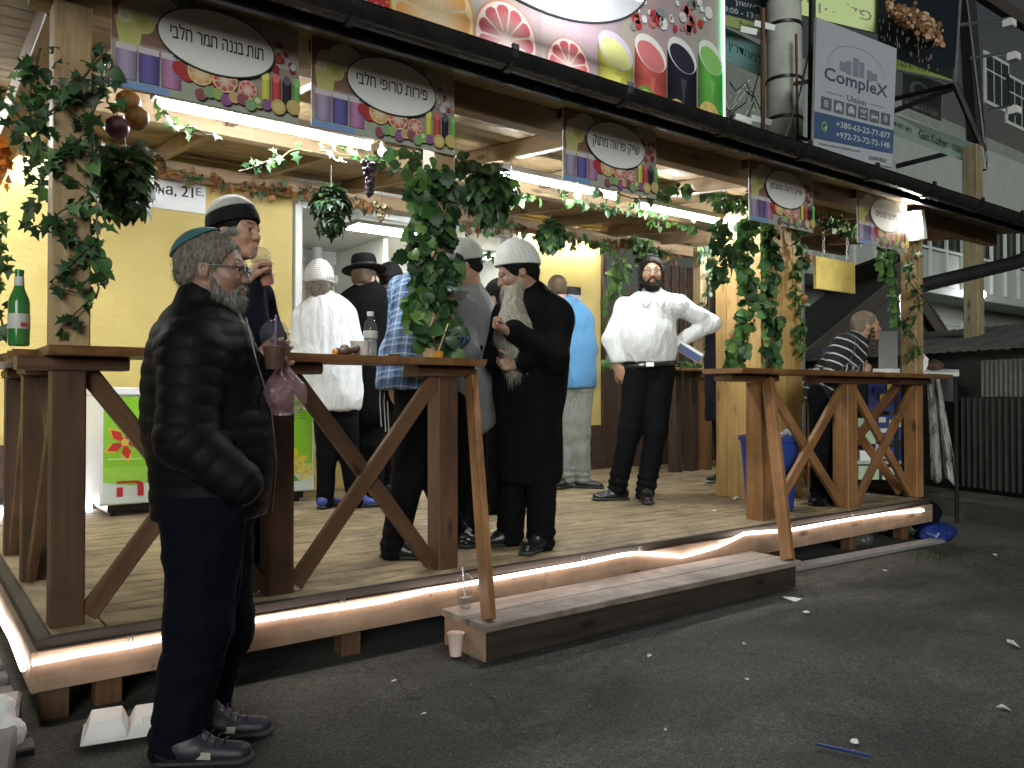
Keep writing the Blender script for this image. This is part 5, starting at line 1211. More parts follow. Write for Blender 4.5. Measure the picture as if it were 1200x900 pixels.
M['beardlong'] = hairmat('long_yellow_grey_beard', (.15, .14, .11), (.38, .36, .29)); M['hairbrown'] = hairmat('brown_hair', (.05, .03, .018), (.12, .08, .05)); M['hairwhite'] = hairmat('whitish_hair', (.35, .34, .32), (.6, .58, .55))
def puffer():
    m, t, b = newmat('black_puffer_nylon'); b.inputs['Base Color'].default_value = (.006, .006, .0065, 1); n = noise(t, coords(t, 'Object'), 40, 4)
    r = ramp(t, n, [(.3, (.52,)*3), (.7, (.70,)*3)]); t.links.new(r.outputs[0], b.inputs['Roughness']); b.inputs['Specular IOR Level'].default_value = .13
    bump(t, noise(t, coords(t, 'Object', (1, 1, 1)), 22, 3, .5, .8), .16, .02, b); return m
M['puffer'] = puffer()
M['navyjean'] = cloth('dark_navy_denim', (.004, .005, .0105), wr=.7); M['blackcloth'] = cloth('black_suit_cloth', (.004, .004, .0045), wr=.4); M['blacktr'] = cloth('black_trouser_cloth', (.005, .005, .0062))
M['whiteshirt'] = cloth('white_cotton_shirt', (.74, .75, .76), wr=.6, var=.04, fold=12); M['greycoat'] = cloth('grey_wool_coat', (.17, .18, .19)); M['lightblue'] = cloth('light_blue_shirt_cloth', (.30, .42, .55), wr=.6, var=.05)
M['bluejacket'] = cloth('bright_blue_jacket_cloth', (.075, .21, .38), wr=.8, var=.08); M['greytr'] = cloth('grey_green_cargo_cloth', (.17, .18, .16), wr=.8, fold=14); M['navyjkt'] = cloth('navy_jacket_cloth', (.012, .014, .024)); M['greytr2'] = cloth('charcoal_trouser_cloth', (.03, .032, .034))
M['knitwhite'] = cloth('white_knit', (.66, .66, .63), weave=160, wr=.2, var=.06); M['knitblack'] = cloth('black_knit', (.012, .012, .013), weave=160); M['knitgrey'] = cloth('pale_grey_knit', (.42, .43, .42), weave=160); M['felt'] = cloth('black_hat_felt', (.008, .008, .009), wr=.1, sheen=.3)
M['teal'] = cloth('turquoise_kippah_cloth', (.045, .14, .15), weave=300, wr=.1); M['shoeblk'] = plain('black_shoe_leather', (.012, .012, .013), .32, var=.2, bmp=.2); M['sole'] = plain('dark_rubber_sole', (.03, .03, .03), .7); M['solew'] = plain('pale_rubber_sole', (.35, .33, .30), .7)
M['blueshoe'] = plain('blue_rubber_clog', (.05, .08, .34), .45); M['glassfr'] = plain('dark_spectacle_frame', (.02, .018, .016), .25); M['lens'] = glass('spectacle_lens', (.8, .85, .9), .02, alpha=.12)
def plaid():
    m, t, b = newmat('blue_plaid_flannel'); a = N(t, 'Attribute', attribute_name='gc').outputs['Vector']; sp = N(t, 'SeparateXYZ'); t.links.new(a, sp.inputs[0])
    def bands(out, per, stops):
        q = N(t, 'Math', operation='DIVIDE'); t.links.new(out, q.inputs[0]); q.inputs[1].default_value = per; fr_ = N(t, 'Math', operation='FRACT'); t.links.new(q.outputs[0], fr_.inputs[0]); return ramp(t, fr_.outputs[0], stops, 'CONSTANT').outputs[0]
    A = bands(sp.outputs[0], .085, [(0, (.05, .12, .30)), (.25, (.45, .52, .55)), (.36, (.05, .12, .30)), (.55, (.02, .03, .07)), (.85, (.30, .42, .50))]); B = bands(sp.outputs[1], .075, [(0, (.12, .26, .48)), (.3, (.55, .60, .60)), (.42, (.10, .2, .40)), (.7, (.03, .04, .09))])
    c = mixc(t, .5, A, B); t.links.new(c, b.inputs['Base Color']); b.inputs['Roughness'].default_value = .9; bump(t, noise(t, coords(t, 'Object'), 12, 3, .5, 1), .5, .03, b); return m
def striped():
    m, t, b = newmat('black_white_striped_knit'); a = N(t, 'Attribute', attribute_name='gc').outputs['Vector']; sp = N(t, 'SeparateXYZ'); t.links.new(a, sp.inputs[0])
    q = N(t, 'Math', operation='DIVIDE'); t.links.new(sp.outputs[0], q.inputs[0]); q.inputs[1].default_value = .062; fr_ = N(t, 'Math', operation='FRACT'); t.links.new(q.outputs[0], fr_.inputs[0])
    r = ramp(t, fr_.outputs[0], [(0, (.014, .014, .016)), (.62, (.55, .56, .56)), (.80, (.014, .014, .016))], 'CONSTANT'); t.links.new(r.outputs[0], b.inputs['Base Color']); b.inputs['Roughness'].default_value = .9; bump(t, noise(t, coords(t, 'Object'), 14, 3, .5, 1), .5, .03, b); return m
M['plaid'] = plaid(); M['striped'] = striped()
def person(loc, label, group=None): return thing('person', loc, label, 'person', group)
UP = V((0, 0, 1))
def wrap_text(Hd, root, body, a0, z0, span, hgt=.026, fr=.1225, lr=.1015, back=-.018, mirror=False):
    """letters lying on a cap, round the head at angle a0 from the front"""
    vs, fs, w_, h_ = glyphs(body, .02); pv = []
    for x, y in vs:
        a = a0+(x/w_)*span; pv.append(Hd.p(back+fr*math.cos(a), -lr*math.sin(a) if not mirror else lr*math.sin(-a), z0+y/h_*hgt))
    m = MB(); m.add(pv, fs); m.build('cap_lettering', M['blackmetal'], root)
def glasses(Hd, root):
    m = MB(); s = Hd.s
    for g in (1, -1):
        c = Hd.p(.104, .032*g, -.001); m.tube([c+(Hd.l*math.cos(q)*.021+Hd.u*math.sin(q)*.0145)*s for q in [2*math.pi*i/16 for i in range(17)]], .0022*s, 5, cap=False)
        m.tube([Hd.p(.102, .054*g, .004), Hd.p(.05, .074*g, .004), Hd.p(-.01, .080*g, .004), Hd.p(-.025, .079*g, -.012)], .0017*s, 5)
    m.tube([Hd.p(.104, .011, .004), Hd.p(.108, 0, .006), Hd.p(.104, -.011, .004)], .0014*s, 5); gl = m.build('glasses', M['glassfr'], root, smooth=True)
    for g in (1, -1):
        m = MB(); c = Hd.p(.104, .032*g, -.001); m.add([c+(Hd.l*math.cos(q)*.0205+Hd.u*math.sin(q)*.014)*s for q in [2*math.pi*i/16 for i in range(16)]], [tuple(range(16))]); m.build('lens', M['lens'], gl)
# ---- A: older man in the foreground ----
D = 2.62
def jj(D): return lambda x, y, dd=0.0: Pd(x, y, D+dd)
Q = jj(D); A_ = person((Pz(235, 890, 0).x, Pz(235, 890, 0).y, 0), 'older grey bearded man in black puffer jacket and turquoise kippah before the deck')
J = dict(neck=Q(236, 372), pelvis=Q(246, 592), sR=Q(226, 412, -.15), sL=Q(262, 402, .15), eR=Q(216, 515, -.24), wR=Q(282, 566, -.22), eL=Q(292, 452, .16), wL=Q(300, 431, .06),
         hR=Q(238, 606, -.08), hL=Q(252, 606, .09), kR=Q(234, 735, -.10), kL=Q(262, 733, .12), aR=Q(208, 858, -.10), aL=Q(236, 838, .13))
fwd = (CR*.97+V((CF.x, CF.y, 0))*.12).normalized()
Ha = Head(Q(250, 316), CR*.96+V((CF.x, CF.y, 0))*.10-UP*.03, hs=.232, w=1.0)
hL_ = hand(Q(302, 428, .05), Q(321, 410, .065)-Q(302, 428, .05), V((CR.x, CR.y, -.1))*.35-CF*.9, 1, curl=(.45, .75, .6), z=.98, h=.004, thumb=(.6, .5, .5))
body_part(A_, J, Ha, M['skinA'], .0038, [hL_])
Ha.eyes(A_); Ha.brows(A_, M['beardgrey'], .003)
Ha.hair(A_, M['hairgrey'], .0045, .006, low=-.045, face=.098, strands=2600, slen=.014, sw=.0005)
S_ = Sdf(.0045)   # beard
for g in (1, -1):
    S_.cap(Ha.p(.012, .060*g, -.035), Ha.p(.026, .050*g, -.078), .010, .015, .015); S_.cap(Ha.p(.028, .047*g, -.075), Ha.p(.070, .016*g, -.098), .018, .021, .02); S_.cap(Ha.p(.092, .008*g, -.050), Ha.p(.078, .032*g, -.070), .0075, .009, .008)
S_.ell(Ha.p(.068, 0, -.100), Ha.r(.028, .030, .026), Ha.ax, .02); S_.ell(Ha.p(.086, 0, -.088), Ha.r(.018, .024, .012), Ha.ax, .01); S_.cap(Ha.p(.094, .016, -.053), Ha.p(.094, -.016, -.053), .0075, .0075, .004); S_.ell(Ha.p(.106, 0, -.068), Ha.r(.012, .018, .004), Ha.ax, .003, True)
sdf_part('beard', S_, M['beardgrey'], A_, disp=wrinkle(.003, 70, 9, .5), strands=strand_fn(2600, .014, .0005, grav=(0, 0, -1), pull=.5, seed=2))
Ha.cap(A_, M['teal'], 'kippah', zc=.103, t=.0125, tilt=(-.66, 0, 1), h=.004, disp=lambda P, N_: .0015*vnoise(P, 40, 3))
m = MB(); ca = Ha.p(.03, 0, .118)
for i in range(70):   # thin tuft of hair standing in front of the kippah
    a = rnd.uniform(-.9, .9); p = Ha.p(.035+rnd.uniform(-.015, .02), rnd.uniform(-.03, .03), .108); q = p+(Ha.f*(.01+.02*rnd.random())+Ha.u*(.012+.014*rnd.random())+Ha.l*.02*a); r_ = q+Ha.f*.018-Ha.u*(.006*rnd.random()); m.tube([p, q, r_], [.0009, .0007, .0003], 3, cap=False)
m.build('forelock', M['hairwhite'], A_)
glasses(Ha, A_)
# puffer jacket
S_ = Sdf(.0085); o = dict(chest=.172, waist=.168, hip=.172, flat=.84, hflat=.90, side=-V((CF.x, CF.y, 0)))
limb_torso(S_, J, .022, o); S_.cap(J['pelvis']+UP*.03, J['pelvis']-UP*.03, .180, .172, .03, fwd, .93); S_.ell(Q(262, 520), (.145, .15, .24), None, .08)
S_.cap(J['sR'], J['eR'], .092, .080, .03); S_.cap(J['eR'], J['wR'], .080, .062, .03); S_.ell(Q(208, 470), (.11, .12, .20), None, .06)
S_.cap(J['neck']+UP*.0, Ha.p(-.03, 0, -.085), .085, .078, .03); S_.ell(Ha.p(.02, 0, -.06), (.058, .058, .075), None, .01, True)
S_.cut(Q(0, 606), (0, 0, -1))
bn = [(J['pelvis']-UP*.1, J['neck']+UP*.12, .5), (J['sR']+UP*.05, J['eR'], .95), (J['eR'], J['wR'], .95), (J['sL'], J['eL'], 1), (J['eL'], J['wL'], 1)]
jk = sdf_part('puffer_jacket', S_, M['puffer'], A_, disp=quilt(bn, .058, .0055), it=1)
m = MB(); m.tube([Q(288, 372, -.03), Q(300, 420, -.04), Q(318, 480, -.03), Q(324, 540, -.03), Q(318, 600, -.02)], .0035, 6); m.build('zip', M['shoeblk'], jk)
S_ = Sdf(.01); S_.cap(Q(240, 590), Q(240, 600), .18, .18, .02, fwd, .95); S_.cut(Q(0, 606), (0, 0, -1))
trousers(A_, J, M['navyjean'], .0095, 1.0, .016, wide=1.25, amp=.017, hem=.02, name='trousers')
m = MB(); m.tube([Q(286, 622, -.06), Q(283, 680, -.11), Q(272, 740, -.13), Q(262, 770, -.12)], .0018, 4); m.build('side_seam', M['navyjkt'], A_)
sn = [('R', Pz(212, 895, 0)), ('L', Pz(240, 866, 0))]
for k_, q in sn: J['a'+k_] = V((q.x, q.y, .10))
M['shoenavy'] = plain('dark_navy_sneaker', (.014, .016, .024), .5, bmp=.3); 
shoes(A_, J, {'R': CR*1+CF*.10, 'L': CR*1+CF*.22}, M['shoenavy'], M['sole'], .30, 1.0, 0.0, .006)
for k_, q in sn:
    t_ = nrm(V((CR.x, CR.y, 0))+V((CF.x, CF.y, 0))*(.10 if k_ == 'R' else .22)); b0 = V((q.x, q.y, 0)); sd = -UP.cross(t_)
    m = MB(); m.beam(b0+t_*.02+sd*.047+UP*.045, b0+t_*.10+sd*.046+UP*.038, .003, .022, ch=.001); m.build('shoe_mark', M['solew'], A_)
    for i in range(4): m = MB(); c = b0+t_*(.07+.022*i)+UP*(.103-.012*i); m.tube([c-sd*.022, c+UP*.006, c+sd*.022], .0028, 5); m.build('lace', M['shoeblk'], A_)
    m = MB(); m.lathe(b0-t_*.01+UP*.085, [(.036, 0), (.040, .03), (.037, .035)], 14); m.build('sock', M['skinB'], A_, smooth=True)
# ---- B: young man in a beanie drinking ----
D = 3.62; Q = jj(D); B_ = person((Q(275, 683).x, Q(275, 683).y, DZ), 'young man in dark beanie drinking a pink shake behind the older man')
J = dict(neck=Q(268, 325), pelvis=Q(268, 470), sR=Q(250, 350, -.17), sL=Q(298, 350, .14), eR=Q(300, 396, -.22), wR=Q(290, 328, -.17), eL=Q(318, 400, .18), wL=Q(330, 438, .0),
         hR=Q(262, 480, -.08), hL=Q(282, 480, .09), kR=Q(265, 575, -.08), kL=Q(288, 575, .09), aR=Q(266, 662, -.08), aL=Q(292, 660, .09))
Hb = Head(Q(277, 272), CR*.93+V((CF.x, CF.y, 0))*-.28, hs=.235)
hR_ = hand(Q(291, 328, -.19), Q(302, 306, -.21)-Q(291, 328, -.19), V((CR.x, CR.y, 0))*1.0+CF*.35, -1, curl=(.55, .65, .45), z=.92, h=.0045, thumb=(.35, .8, .4))
body_part(B_, J, Hb, M['skinB'], .0045, [hR_]); Hb.eyes(B_); Hb.brows(B_, M['hairblack'], .004)
Hb.hair(B_, M['hairblack'], .006, .007, low=-.04, face=.085)
Hb.cap(B_, M['knitblack'], 'beanie', zc=.022, t=.020, tilt=(-.22, 0, 1), h=.006, tall=.012); Hb.cap(B_, M['knitgrey'], 'beanie_lit_crown', zc=.085, t=.024, tilt=(-.30, 0, 1), h=.006, tall=.012)  # pale crown shell paints the light on top of the dark beanie
S_ = Sdf(.011); limb_torso(S_, J, .02, dict()); S_.cap(J['neck']-UP*.02, J['neck']+UP*.04, .075, .07, .03); sdf_part('jacket', S_, M['navyjkt'], B_, disp=wrinkle(.010, 9, 3))
trousers(B_, J, M['blacktr'], .014, 1.0, .012); shoes(B_, J, {'R': CR, 'L': CR+CF*.2}, M['shoeblk'], M['sole'])
# ---- generic standing figure ----
def figure(root, D, j, head, hs, hf, skin_, jacket, jm, tm, sm, toes, o=None, z=1.0, g=.014, hh=.007, bh=.012, fine=False, hands=(), amp=.008, jname='shirt', sole='sole', wide=1.0, legs=True, jcut=None, extra=None, tz=.275):
    Q = jj(D); J = {k: Q(*v) for k, v in j.items()}; Hd = Head(Q(*head), hf, hs=hs)
    body_part(root, J, Hd, skin_, hh, hands, z, o, fine)
    S = Sdf(bh); limb_torso(S, J, g, o or {})
    S.cap(J['neck']-UP*.02, J['neck']+UP*.03, .068*z, .062*z, .02)
    if extra: extra(S, J, Q)
    if jcut is not None: S.cut(Q(0, jcut), (0, 0, -1))
    sdf_part(jname, S, jm, root, disp=wrinkle(amp*1.1, 15, int(D*10), .38, .6), bones=bones_of(J))
    if legs: trousers(root, J, tm, bh, z, .010, wide=wide); shoes(root, J, toes, sm, M[sole], tz, z, DZ, bh*.7)
    return J, Hd, Q
AW = V((CF.x, CF.y, 0)).normalized(); TO = -AW; RT = V((CR.x, CR.y, 0)); LF = -RT
# ---- C: white shirt seen from behind ----
D = 6.0; C_ = person((Pd(395, 592, D).x, Pd(395, 592, D).y, DZ), 'man in loose white shirt and white knit cap seen from behind at the kiosk window')
J, Hc, Q = figure(C_, D, dict(neck=(380, 356), pelvis=(390, 462), sR=(402, 372), sL=(358, 372), eR=(420, 412, .0), wR=(412, 425, .22), eL=(350, 415, .05), wL=(362, 430, .2), hR=(404, 474), hL=(382, 474), kR=(409, 532, .03), kL=(383, 532, .0), aR=(416, 582, .02), aL=(381, 582, -.02)),
    (374, 333), .245, AW*.9+LF*.25, M['skinB'], None, M['whiteshirt'], M['blacktr'], M['blueshoe'], {'R': AW*.5+RT, 'L': AW*.3+LF*.2+RT*.3}, dict(chest=.185, waist=.185, hip=.19, flat=.75), z=1.02, g=.022, amp=.02,
    extra=lambda S, J, Q: (S.cap(Q(384, 440), Q(388, 474), .19, .195, .05, AW, .75), S.cut(Q(0, 480), (0, 0, -1))))
Hc.hair(C_, M['hairgrey'], .008, .012, low=-.075, strands=900, slen=.04, sw=.0012)
Hc.cap(C_, M['knitwhite'], 'knit_cap', zc=.0, t=.022, tilt=(.1, 0, 1), h=.007, tall=.02, disp=lambda P, N_: .003*np.sin(P[:, 2]*400)); m = MB(); m.blob(Hc.p(-.02, 0, .155), .016, 8, jit=.2); m.build('pompom', M['knitwhite'], C_, smooth=True)
wrap_text(Hc, C_, heb('נ נח נחמ'), 2.2, .030, .9, .02, .124, .102)
# ---- D: black hat ----
D = 6.35; D_ = person((Pd(430, 588, D).x, Pd(430, 588, D).y, DZ), 'man in round black hat and black suit with sidelocks seen from behind')
J, Hd_, Q = figure(D_, D, dict(neck=(431, 341), pelvis=(432, 450), sR=(450, 356), sL=(410, 356), eR=(458, 405), wR=(450, 420, .25), eL=(404, 405), wL=(412, 420, .25), hR=(440, 460), hL=(424, 460), kR=(440, 522), kL=(424, 522), aR=(441, 574), aL=(424, 574)),
    (428, 325), .235, AW*.9+RT*.35, M['skinB'], None, M['blackcloth'], M['blacktr'], M['shoeblk'], {'R': AW+RT*.3, 'L': AW+LF*.2}, dict(chest=.185, waist=.17, hip=.175), g=.022, jname='suit_jacket',
    extra=lambda S, J, Q: S.cap(Q(432, 440), Q(432, 480), .185, .20, .04, AW, .72))
Hd_.hair(D_, M['hairbrown'], .009, .009, low=-.03)
m = MB(); ax_ = (UP+AW*.12+LF*.10).normalized(); hb_ = Hd_.p(-.01, 0, .045)
m.lathe(hb_, [(.085, -.012), (.16, -.006), (.178, .006), (.176, .014), (.12, .010), (.098, .012), (.100, .06), (.098, .10), (.088, .125), (.05, .137), (0, .139)], 32, ax_); ht = m.build('black_hat', M['felt'], D_, smooth=True)
m = MB(); m.lathe(hb_, [(.100, .013), (.103, .016), (.103, .045), (.100, .048)], 32, ax_); m.build('hat_band', M['shoeblk'], ht, smooth=True)
def curls(Hd, root, mat, g, L=.09, px=.02, n=4):
    m = MB(); c = Hd.p(px, .080*g, -.02); m.tube([c-UP*L*t+Hd.f*.009*math.cos(t*n*6.28)+Hd.l*.009*math.sin(t*n*6.28) for t in [i/22 for i in range(23)]], [.006+.004*math.sin(i/22*3.1) for i in range(23)], 6); m.build('sidelock', mat, root, smooth=True)
for g in (1, -1): curls(Hd_, D_, M['hairblack'], g, .09)
# ---- E: dark skullcap head beyond ----
D = 6.9; E_ = person((Pd(462, 580, D).x, Pd(462, 580, D).y, DZ), 'man in large black skullcap standing beyond the black hat by the window')
J, He, Q = figure(E_, D, dict(neck=(464, 350), pelvis=(466, 445), sR=(482, 362), sL=(448, 362), eR=(488, 400), wR=(480, 410, .2), eL=(443, 400), wL=(450, 410, .2), hR=(474, 455), hL=(458, 455), kR=(474, 512), kL=(458, 512), aR=(474, 566), aL=(458, 566)),
    (459, 326), .225, RT*.55+AW*.8, M['skinB'], None, M['navyjkt'], M['blacktr'], M['shoeblk'], {'R': AW, 'L': AW}, dict(chest=.17), g=.012, bh=.015, jname='jacket')
He.hair(E_, M['hairblack'], .009, .008, low=-.04); He.cap(E_, M['knitblack'], 'skullcap', zc=.01, t=.020, tilt=(-.2, 0, 1), h=.008)
# ---- F: plaid shirt, leaning ----
D = 4.28; F_ = person((Pd(495, 648, D).x, Pd(495, 648, D).y, DZ), 'man in blue plaid shirt leaning forward behind the leafy post')
def fx(S, J, Q): S.cap(Q(480, 425), Q(482, 446), .16, .175, .04, AW, .8); S.cut(Q(0, 456), (0, 0, -1))
J, Hf, Q = figure(F_, D, dict(neck=(498, 332, .16), pelvis=(482, 452), sR=(508, 348, -.02), sL=(472, 342, .24), eR=(512, 392, -.12), wR=(540, 395, .05), eL=(468, 400, .30), wL=(490, 410, .40), hR=(488, 462, -.07), hL=(470, 462, .09), kR=(478, 560, -.10), kL=(508, 556, .15), aR=(463, 634, -.14), aL=(532, 622, .20)),
    (512, 318, .16), .228, RT*.8+AW*.3-UP*.4, M['skinC'], None, M['plaid'], M['blacktr'], M['shoeblk'], {'R': RT+AW*.0+TO*.2, 'L': RT+TO*.25}, dict(chest=.175, waist=.175, hip=.18, flat=.78, side=-AW), g=.020, amp=.012, bh=.010, extra=fx, wide=1.15, tz=.30, sole='sole')
Hf.hair(F_, M['hairbrown'], .008, .009, low=-.04)
for k_, x_ in enumerate((446, 451, 455)):
    m = MB(); m.tube([Q(x_, 452+3*k_, .0), Q(x_-1, 470, .0), Q(x_+1, 500+6*k_, .0)], .0028, 4); m.build('fringe_cord', M['knitwhite'], F_)
# ---- G: grey coat, drinking ----
D = 4.62; G_ = person((Pd(535, 640, D).x, Pd(535, 640, D).y, DZ), 'man in pale lettered cap and grey coat drinking from a clear cup behind the post')
hG = hand(Pd(541, 378, D-.12), Pd(540, 356, D-.14)-Pd(541, 378, D-.12), LF*.6+AW*.6, 1, curl=(.8, .8, .6), h=.0055)
def gx(S, J, Q): S.cap(Q(550, 430), Q(549, 478), .155, .17, .05, AW, .72)
J, Hg, Q = figure(G_, D, dict(neck=(553, 346, .02), pelvis=(549, 455), sR=(535, 362, -.10), sL=(561, 360, .14), eR=(547, 410, -.20), wR=(543, 384, -.13), eL=(566, 410, .2), wL=(545, 395, .1), hR=(540, 468, -.06), hL=(554, 468, .08), kR=(540, 556, -.06), kL=(556, 556, .08), aR=(528, 628, -.08), aL=(556, 612, .1)),
    (541, 312), .236, LF*.80+TO*.15-UP*.30, M['skinC'], None, M['greycoat'], M['blacktr'], M['shoeblk'], {'R': RT*.4+TO*.5, 'L': LF+TO*.2}, dict(chest=.155, waist=.15, hip=.16, flat=.72), g=.018, hh=.006, bh=.011, fine=True, hands=[hG], extra=gx, jname='coat')
Hg.hair(G_, M['hairblack'], .008, .008, low=-.04); Hg.cap(G_, M['knitgrey'], 'knit_cap', zc=.018, t=.020, tilt=(-.15, 0, 1), h=.006, tall=.012)
wrap_text(Hg, G_, heb('נ נח'), math.pi/2-.30, .045, .95)
S_ = Sdf(.008); S_.cap(Q(528, 398, -.10), Q(556, 410, -.08), .05, .06, .02); S_.cap(Q(545, 410, -.16), Q(548, 436, -.14), .052, .045, .02); sdf_part('dark_sleeve', S_, M['blackcloth'], G_, disp=wrinkle(.01, 12, 3))
# ---- H: light blue shirt ----
D = 5.7; H_ = person((Pd(580, 602, D).x, Pd(580, 602, D).y, DZ), 'man in light blue shirt standing half hidden behind the long bearded man')
J, Hh_, Q = figure(H_, D, dict(neck=(588, 372), pelvis=(588, 470), sR=(606, 386, .1), sL=(568, 386, -.05), eR=(614, 425), wR=(600, 440, .2), eL=(562, 425), wL=(570, 440, .2), hR=(596, 480), hL=(580, 480), kR=(596, 545), kL=(580, 545), aR=(596, 590), aL=(578, 592)),
    (584, 349), .235, AW*.5+LF*.8, M['skinB'], None, M['lightblue'], M['blacktr'], M['shoeblk'], {'R': AW, 'L': LF+TO*.4}, dict(chest=.175), g=.02, bh=.013, amp=.012)
Hh_.hair(H_, M['hairblack'], .008, .012, low=-.05); Hh_.cap(H_, M['knitblack'], 'skullcap', zc=.03, t=.017, tilt=(-.2, 0, 1), h=.008)
# ---- I: long bearded man in black coat ----
D = 4.4; I_ = person((Pd(608, 645, D).x, Pd(608, 645, D).y, DZ), 'man with very long grey beard, white knit cap and long black coat')
Q = jj(D); hI = hand(Q(597, 388, -.26), Q(580, 380, -.28)-Q(597, 388, -.26), TO*.3+UP*.5+LF*.2, -1, curl=(1.1, 1.3, .9), z=1.0, h=.0045)
hI2 = hand(Q(607, 424, -.20), Q(597, 426, -.20)-Q(607, 424, -.20), TO*.6+UP*.2, 1, curl=(.6, .8, .5), z=.9, h=.006)
def ix(S, J, Q): S.cap(Q(620, 430), Q(621, 548), .175, .175, .06, AW, .72); S.cut(Q(0, 566), (0, 0, -1)); S.ell(Q(636, 384), (.10, .12, .12), None, .08)
J, Hi, Q = figure(I_, D, dict(neck=(628, 350), pelvis=(620, 455), sR=(652, 372, -.05), sL=(596, 372, .06), eR=(650, 420, -.16), wR=(602, 388, -.24), eL=(583, 418, -.02), wL=(613, 424, -.19), hR=(632, 470, -.05), hL=(606, 470, .06), kR=(634, 550, -.03), kL=(602, 555, .05), aR=(634, 628, -.02), aL=(598, 622, .10)),
    (606, 319), .240, LF*.90+TO*.15-UP*.34, M['skinA'], None, M['blackcloth'], M['blacktr'], M['shoeblk'], {'R': TO*.7+LF*.35, 'L': LF+TO*.35}, dict(chest=.165, waist=.16, hip=.165, flat=.8), g=.024, hh=.005, bh=.010, fine=True, hands=[hI, hI2], extra=ix, jname='long_coat', amp=.009, wide=1.25, tz=.30)
Hi.eyes(I_); Hi.hair(I_, M['hairblack'], .006, .009, low=-.065, strands=500, slen=.02, sw=.0008)
Hi.cap(I_, M['knitwhite'], 'knit_cap', zc=.028, t=.020, tilt=(-.30, 0, 1), h=.005, tall=.022, disp=lambda P, N_: .0009*np.sin(np.arctan2((P-np.array(Hi.c))@np.array(Hi.l), (P-np.array(Hi.c))@np.array(Hi.f))*26))
m = MB()
for k_ in range(9): p = Hi.p(-.02, 0, .150); m.tube([p, p+UP*.015+RT*.01*rnd.random(), p+UP*(.018+.014*rnd.random())+RT*(.03+.02*rnd.random())+AW*rnd.uniform(-.02, .02)], .0013, 4)
m.build('tassel', M['knitwhite'], I_)
S_ = Sdf(.006); c0 = Hi.p(.066, 0, -.06); tip = Q(586, 444, -.20)
for g in (1, -1): S_.cap(Hi.p(.004, .058*g, -.040), Hi.p(.040, .040*g, -.085), .010, .034, .02); S_.cap(Hi.p(.090, .010*g, -.052), Hi.p(.072, .036*g, -.082), .010, .018, .01)
S_.cap(Hi.p(.045, 0, -.088), Q(603, 384, -.14), .056, .084, .04); S_.cap(Q(603, 384, -.14), Q(605, 414, -.15), .084, .062, .05); S_.cap(Q(605, 414, -.15), Q(602, 438, -.16), .060, .020, .05)
sdf_part('long_beard', S_, M['beardlong'], I_, disp=wrinkle(.010, 30, 9, .22), strands=strand_fn(5200, .055, .0008, grav=(0, 0, -1), pull=.88, seed=3, jit=.16))
# ---- J: blue jacket, cargo trousers ----
D = 7.3; J_ = person((Pd(672, 571, D).x, Pd(672, 571, D).y, DZ), 'person in bright blue jacket and grey cargo trousers behind the black coat')
J, Hj, Q = figure(J_, D, dict(neck=(664, 358), pelvis=(671, 438), sR=(682, 376), sL=(655, 372), eR=(690, 410), wR=(680, 425, .2), eL=(650, 410), wL=(656, 425, .2), hR=(681, 456), hL=(666, 456), kR=(681, 508), kL=(666, 508), aR=(683, 556), aL=(664, 558)),
    (652, 338), .215, AW*.9+LF*.4, M['skinB'], None, M['bluejacket'], M['greytr'], M['shoeblk'], {'R': TO*.3+RT, 'L': TO*.5+LF*.5}, dict(chest=.17, waist=.18, hip=.18, flat=.75), g=.03, bh=.013, amp=.01, jname='blue_jacket', wide=1.15,
    extra=lambda S, J, Q: (S.cap(Q(672, 420), Q(673, 448), .175, .19, .05, AW, .75), S.cut(Q(0, 455), (0, 0, -1))))
Hj.hair(J_, M['hairbrown'], .009, .009, low=-.04)
# ---- K: white shirt facing us ----
D = 6.45; K_ = person((Pd(738, 586, D).x, Pd(738, 586, D).y, DZ), 'bearded man in white shirt and glasses with one hand on his hip facing the camera')
Q = jj(D); z = 1.12
hK1 = hand(Q(724, 430, -.03), Q(733, 446, -.03)-Q(724, 430, -.03), AW*.6+RT*.3, -1, curl=(.25, .35, .25), z=1.12, h=.006, thumb=(.6, .7, .2))
hK2 = hand(Q(797, 399, .02), Q(790, 409, .03)-Q(797, 399, .02), LF*.2+AW*.7, 1, curl=(.5, .6, .4), z=1.1, h=.006)
def kx(S, J, Q): S.cap(Q(757, 385), Q(760, 412), .195, .20, .06, AW, .80); S.ell(Q(756, 392, -.06), (.15, .14, .17), None, .1); S.cut(Q(0, 425), (0, 0, -1))
J, Hk, Q = figure(K_, D, dict(neck=(765, 346), pelvis=(761, 425), sR=(733, 360), sL=(795, 358), eR=(716, 398, -.02), wR=(723, 424, -.03), eL=(834, 379, .02), wL=(801, 397, .02), hR=(748, 438), hL=(772, 438), kR=(738, 505, -.02), kL=(769, 505, -.05), aR=(724, 568, .0), aL=(757, 572, -.08)),
    (763, 320), .250, TO*.98+LF*.06, M['skinC'], None, M['whiteshirt'], M['blacktr'], M['shoeblk'], {'R': LF+TO*.15, 'L': TO+LF*.08}, dict(chest=.168, waist=.168, hip=.155, flat=.80), z=1.12, g=.016, hh=.006, bh=.011, fine=True, hands=[hK1, hK2], extra=kx, amp=.012, wide=1.12, tz=.27)
Hk.eyes(K_); Hk.brows(K_, M['hairblack'], .005); Hk.hair(K_, M['hairblack'], .007, .012, low=-.06, face=.080, strands=500, slen=.03, sw=.0013); glasses(Hk, K_)
S_ = Sdf(.006)
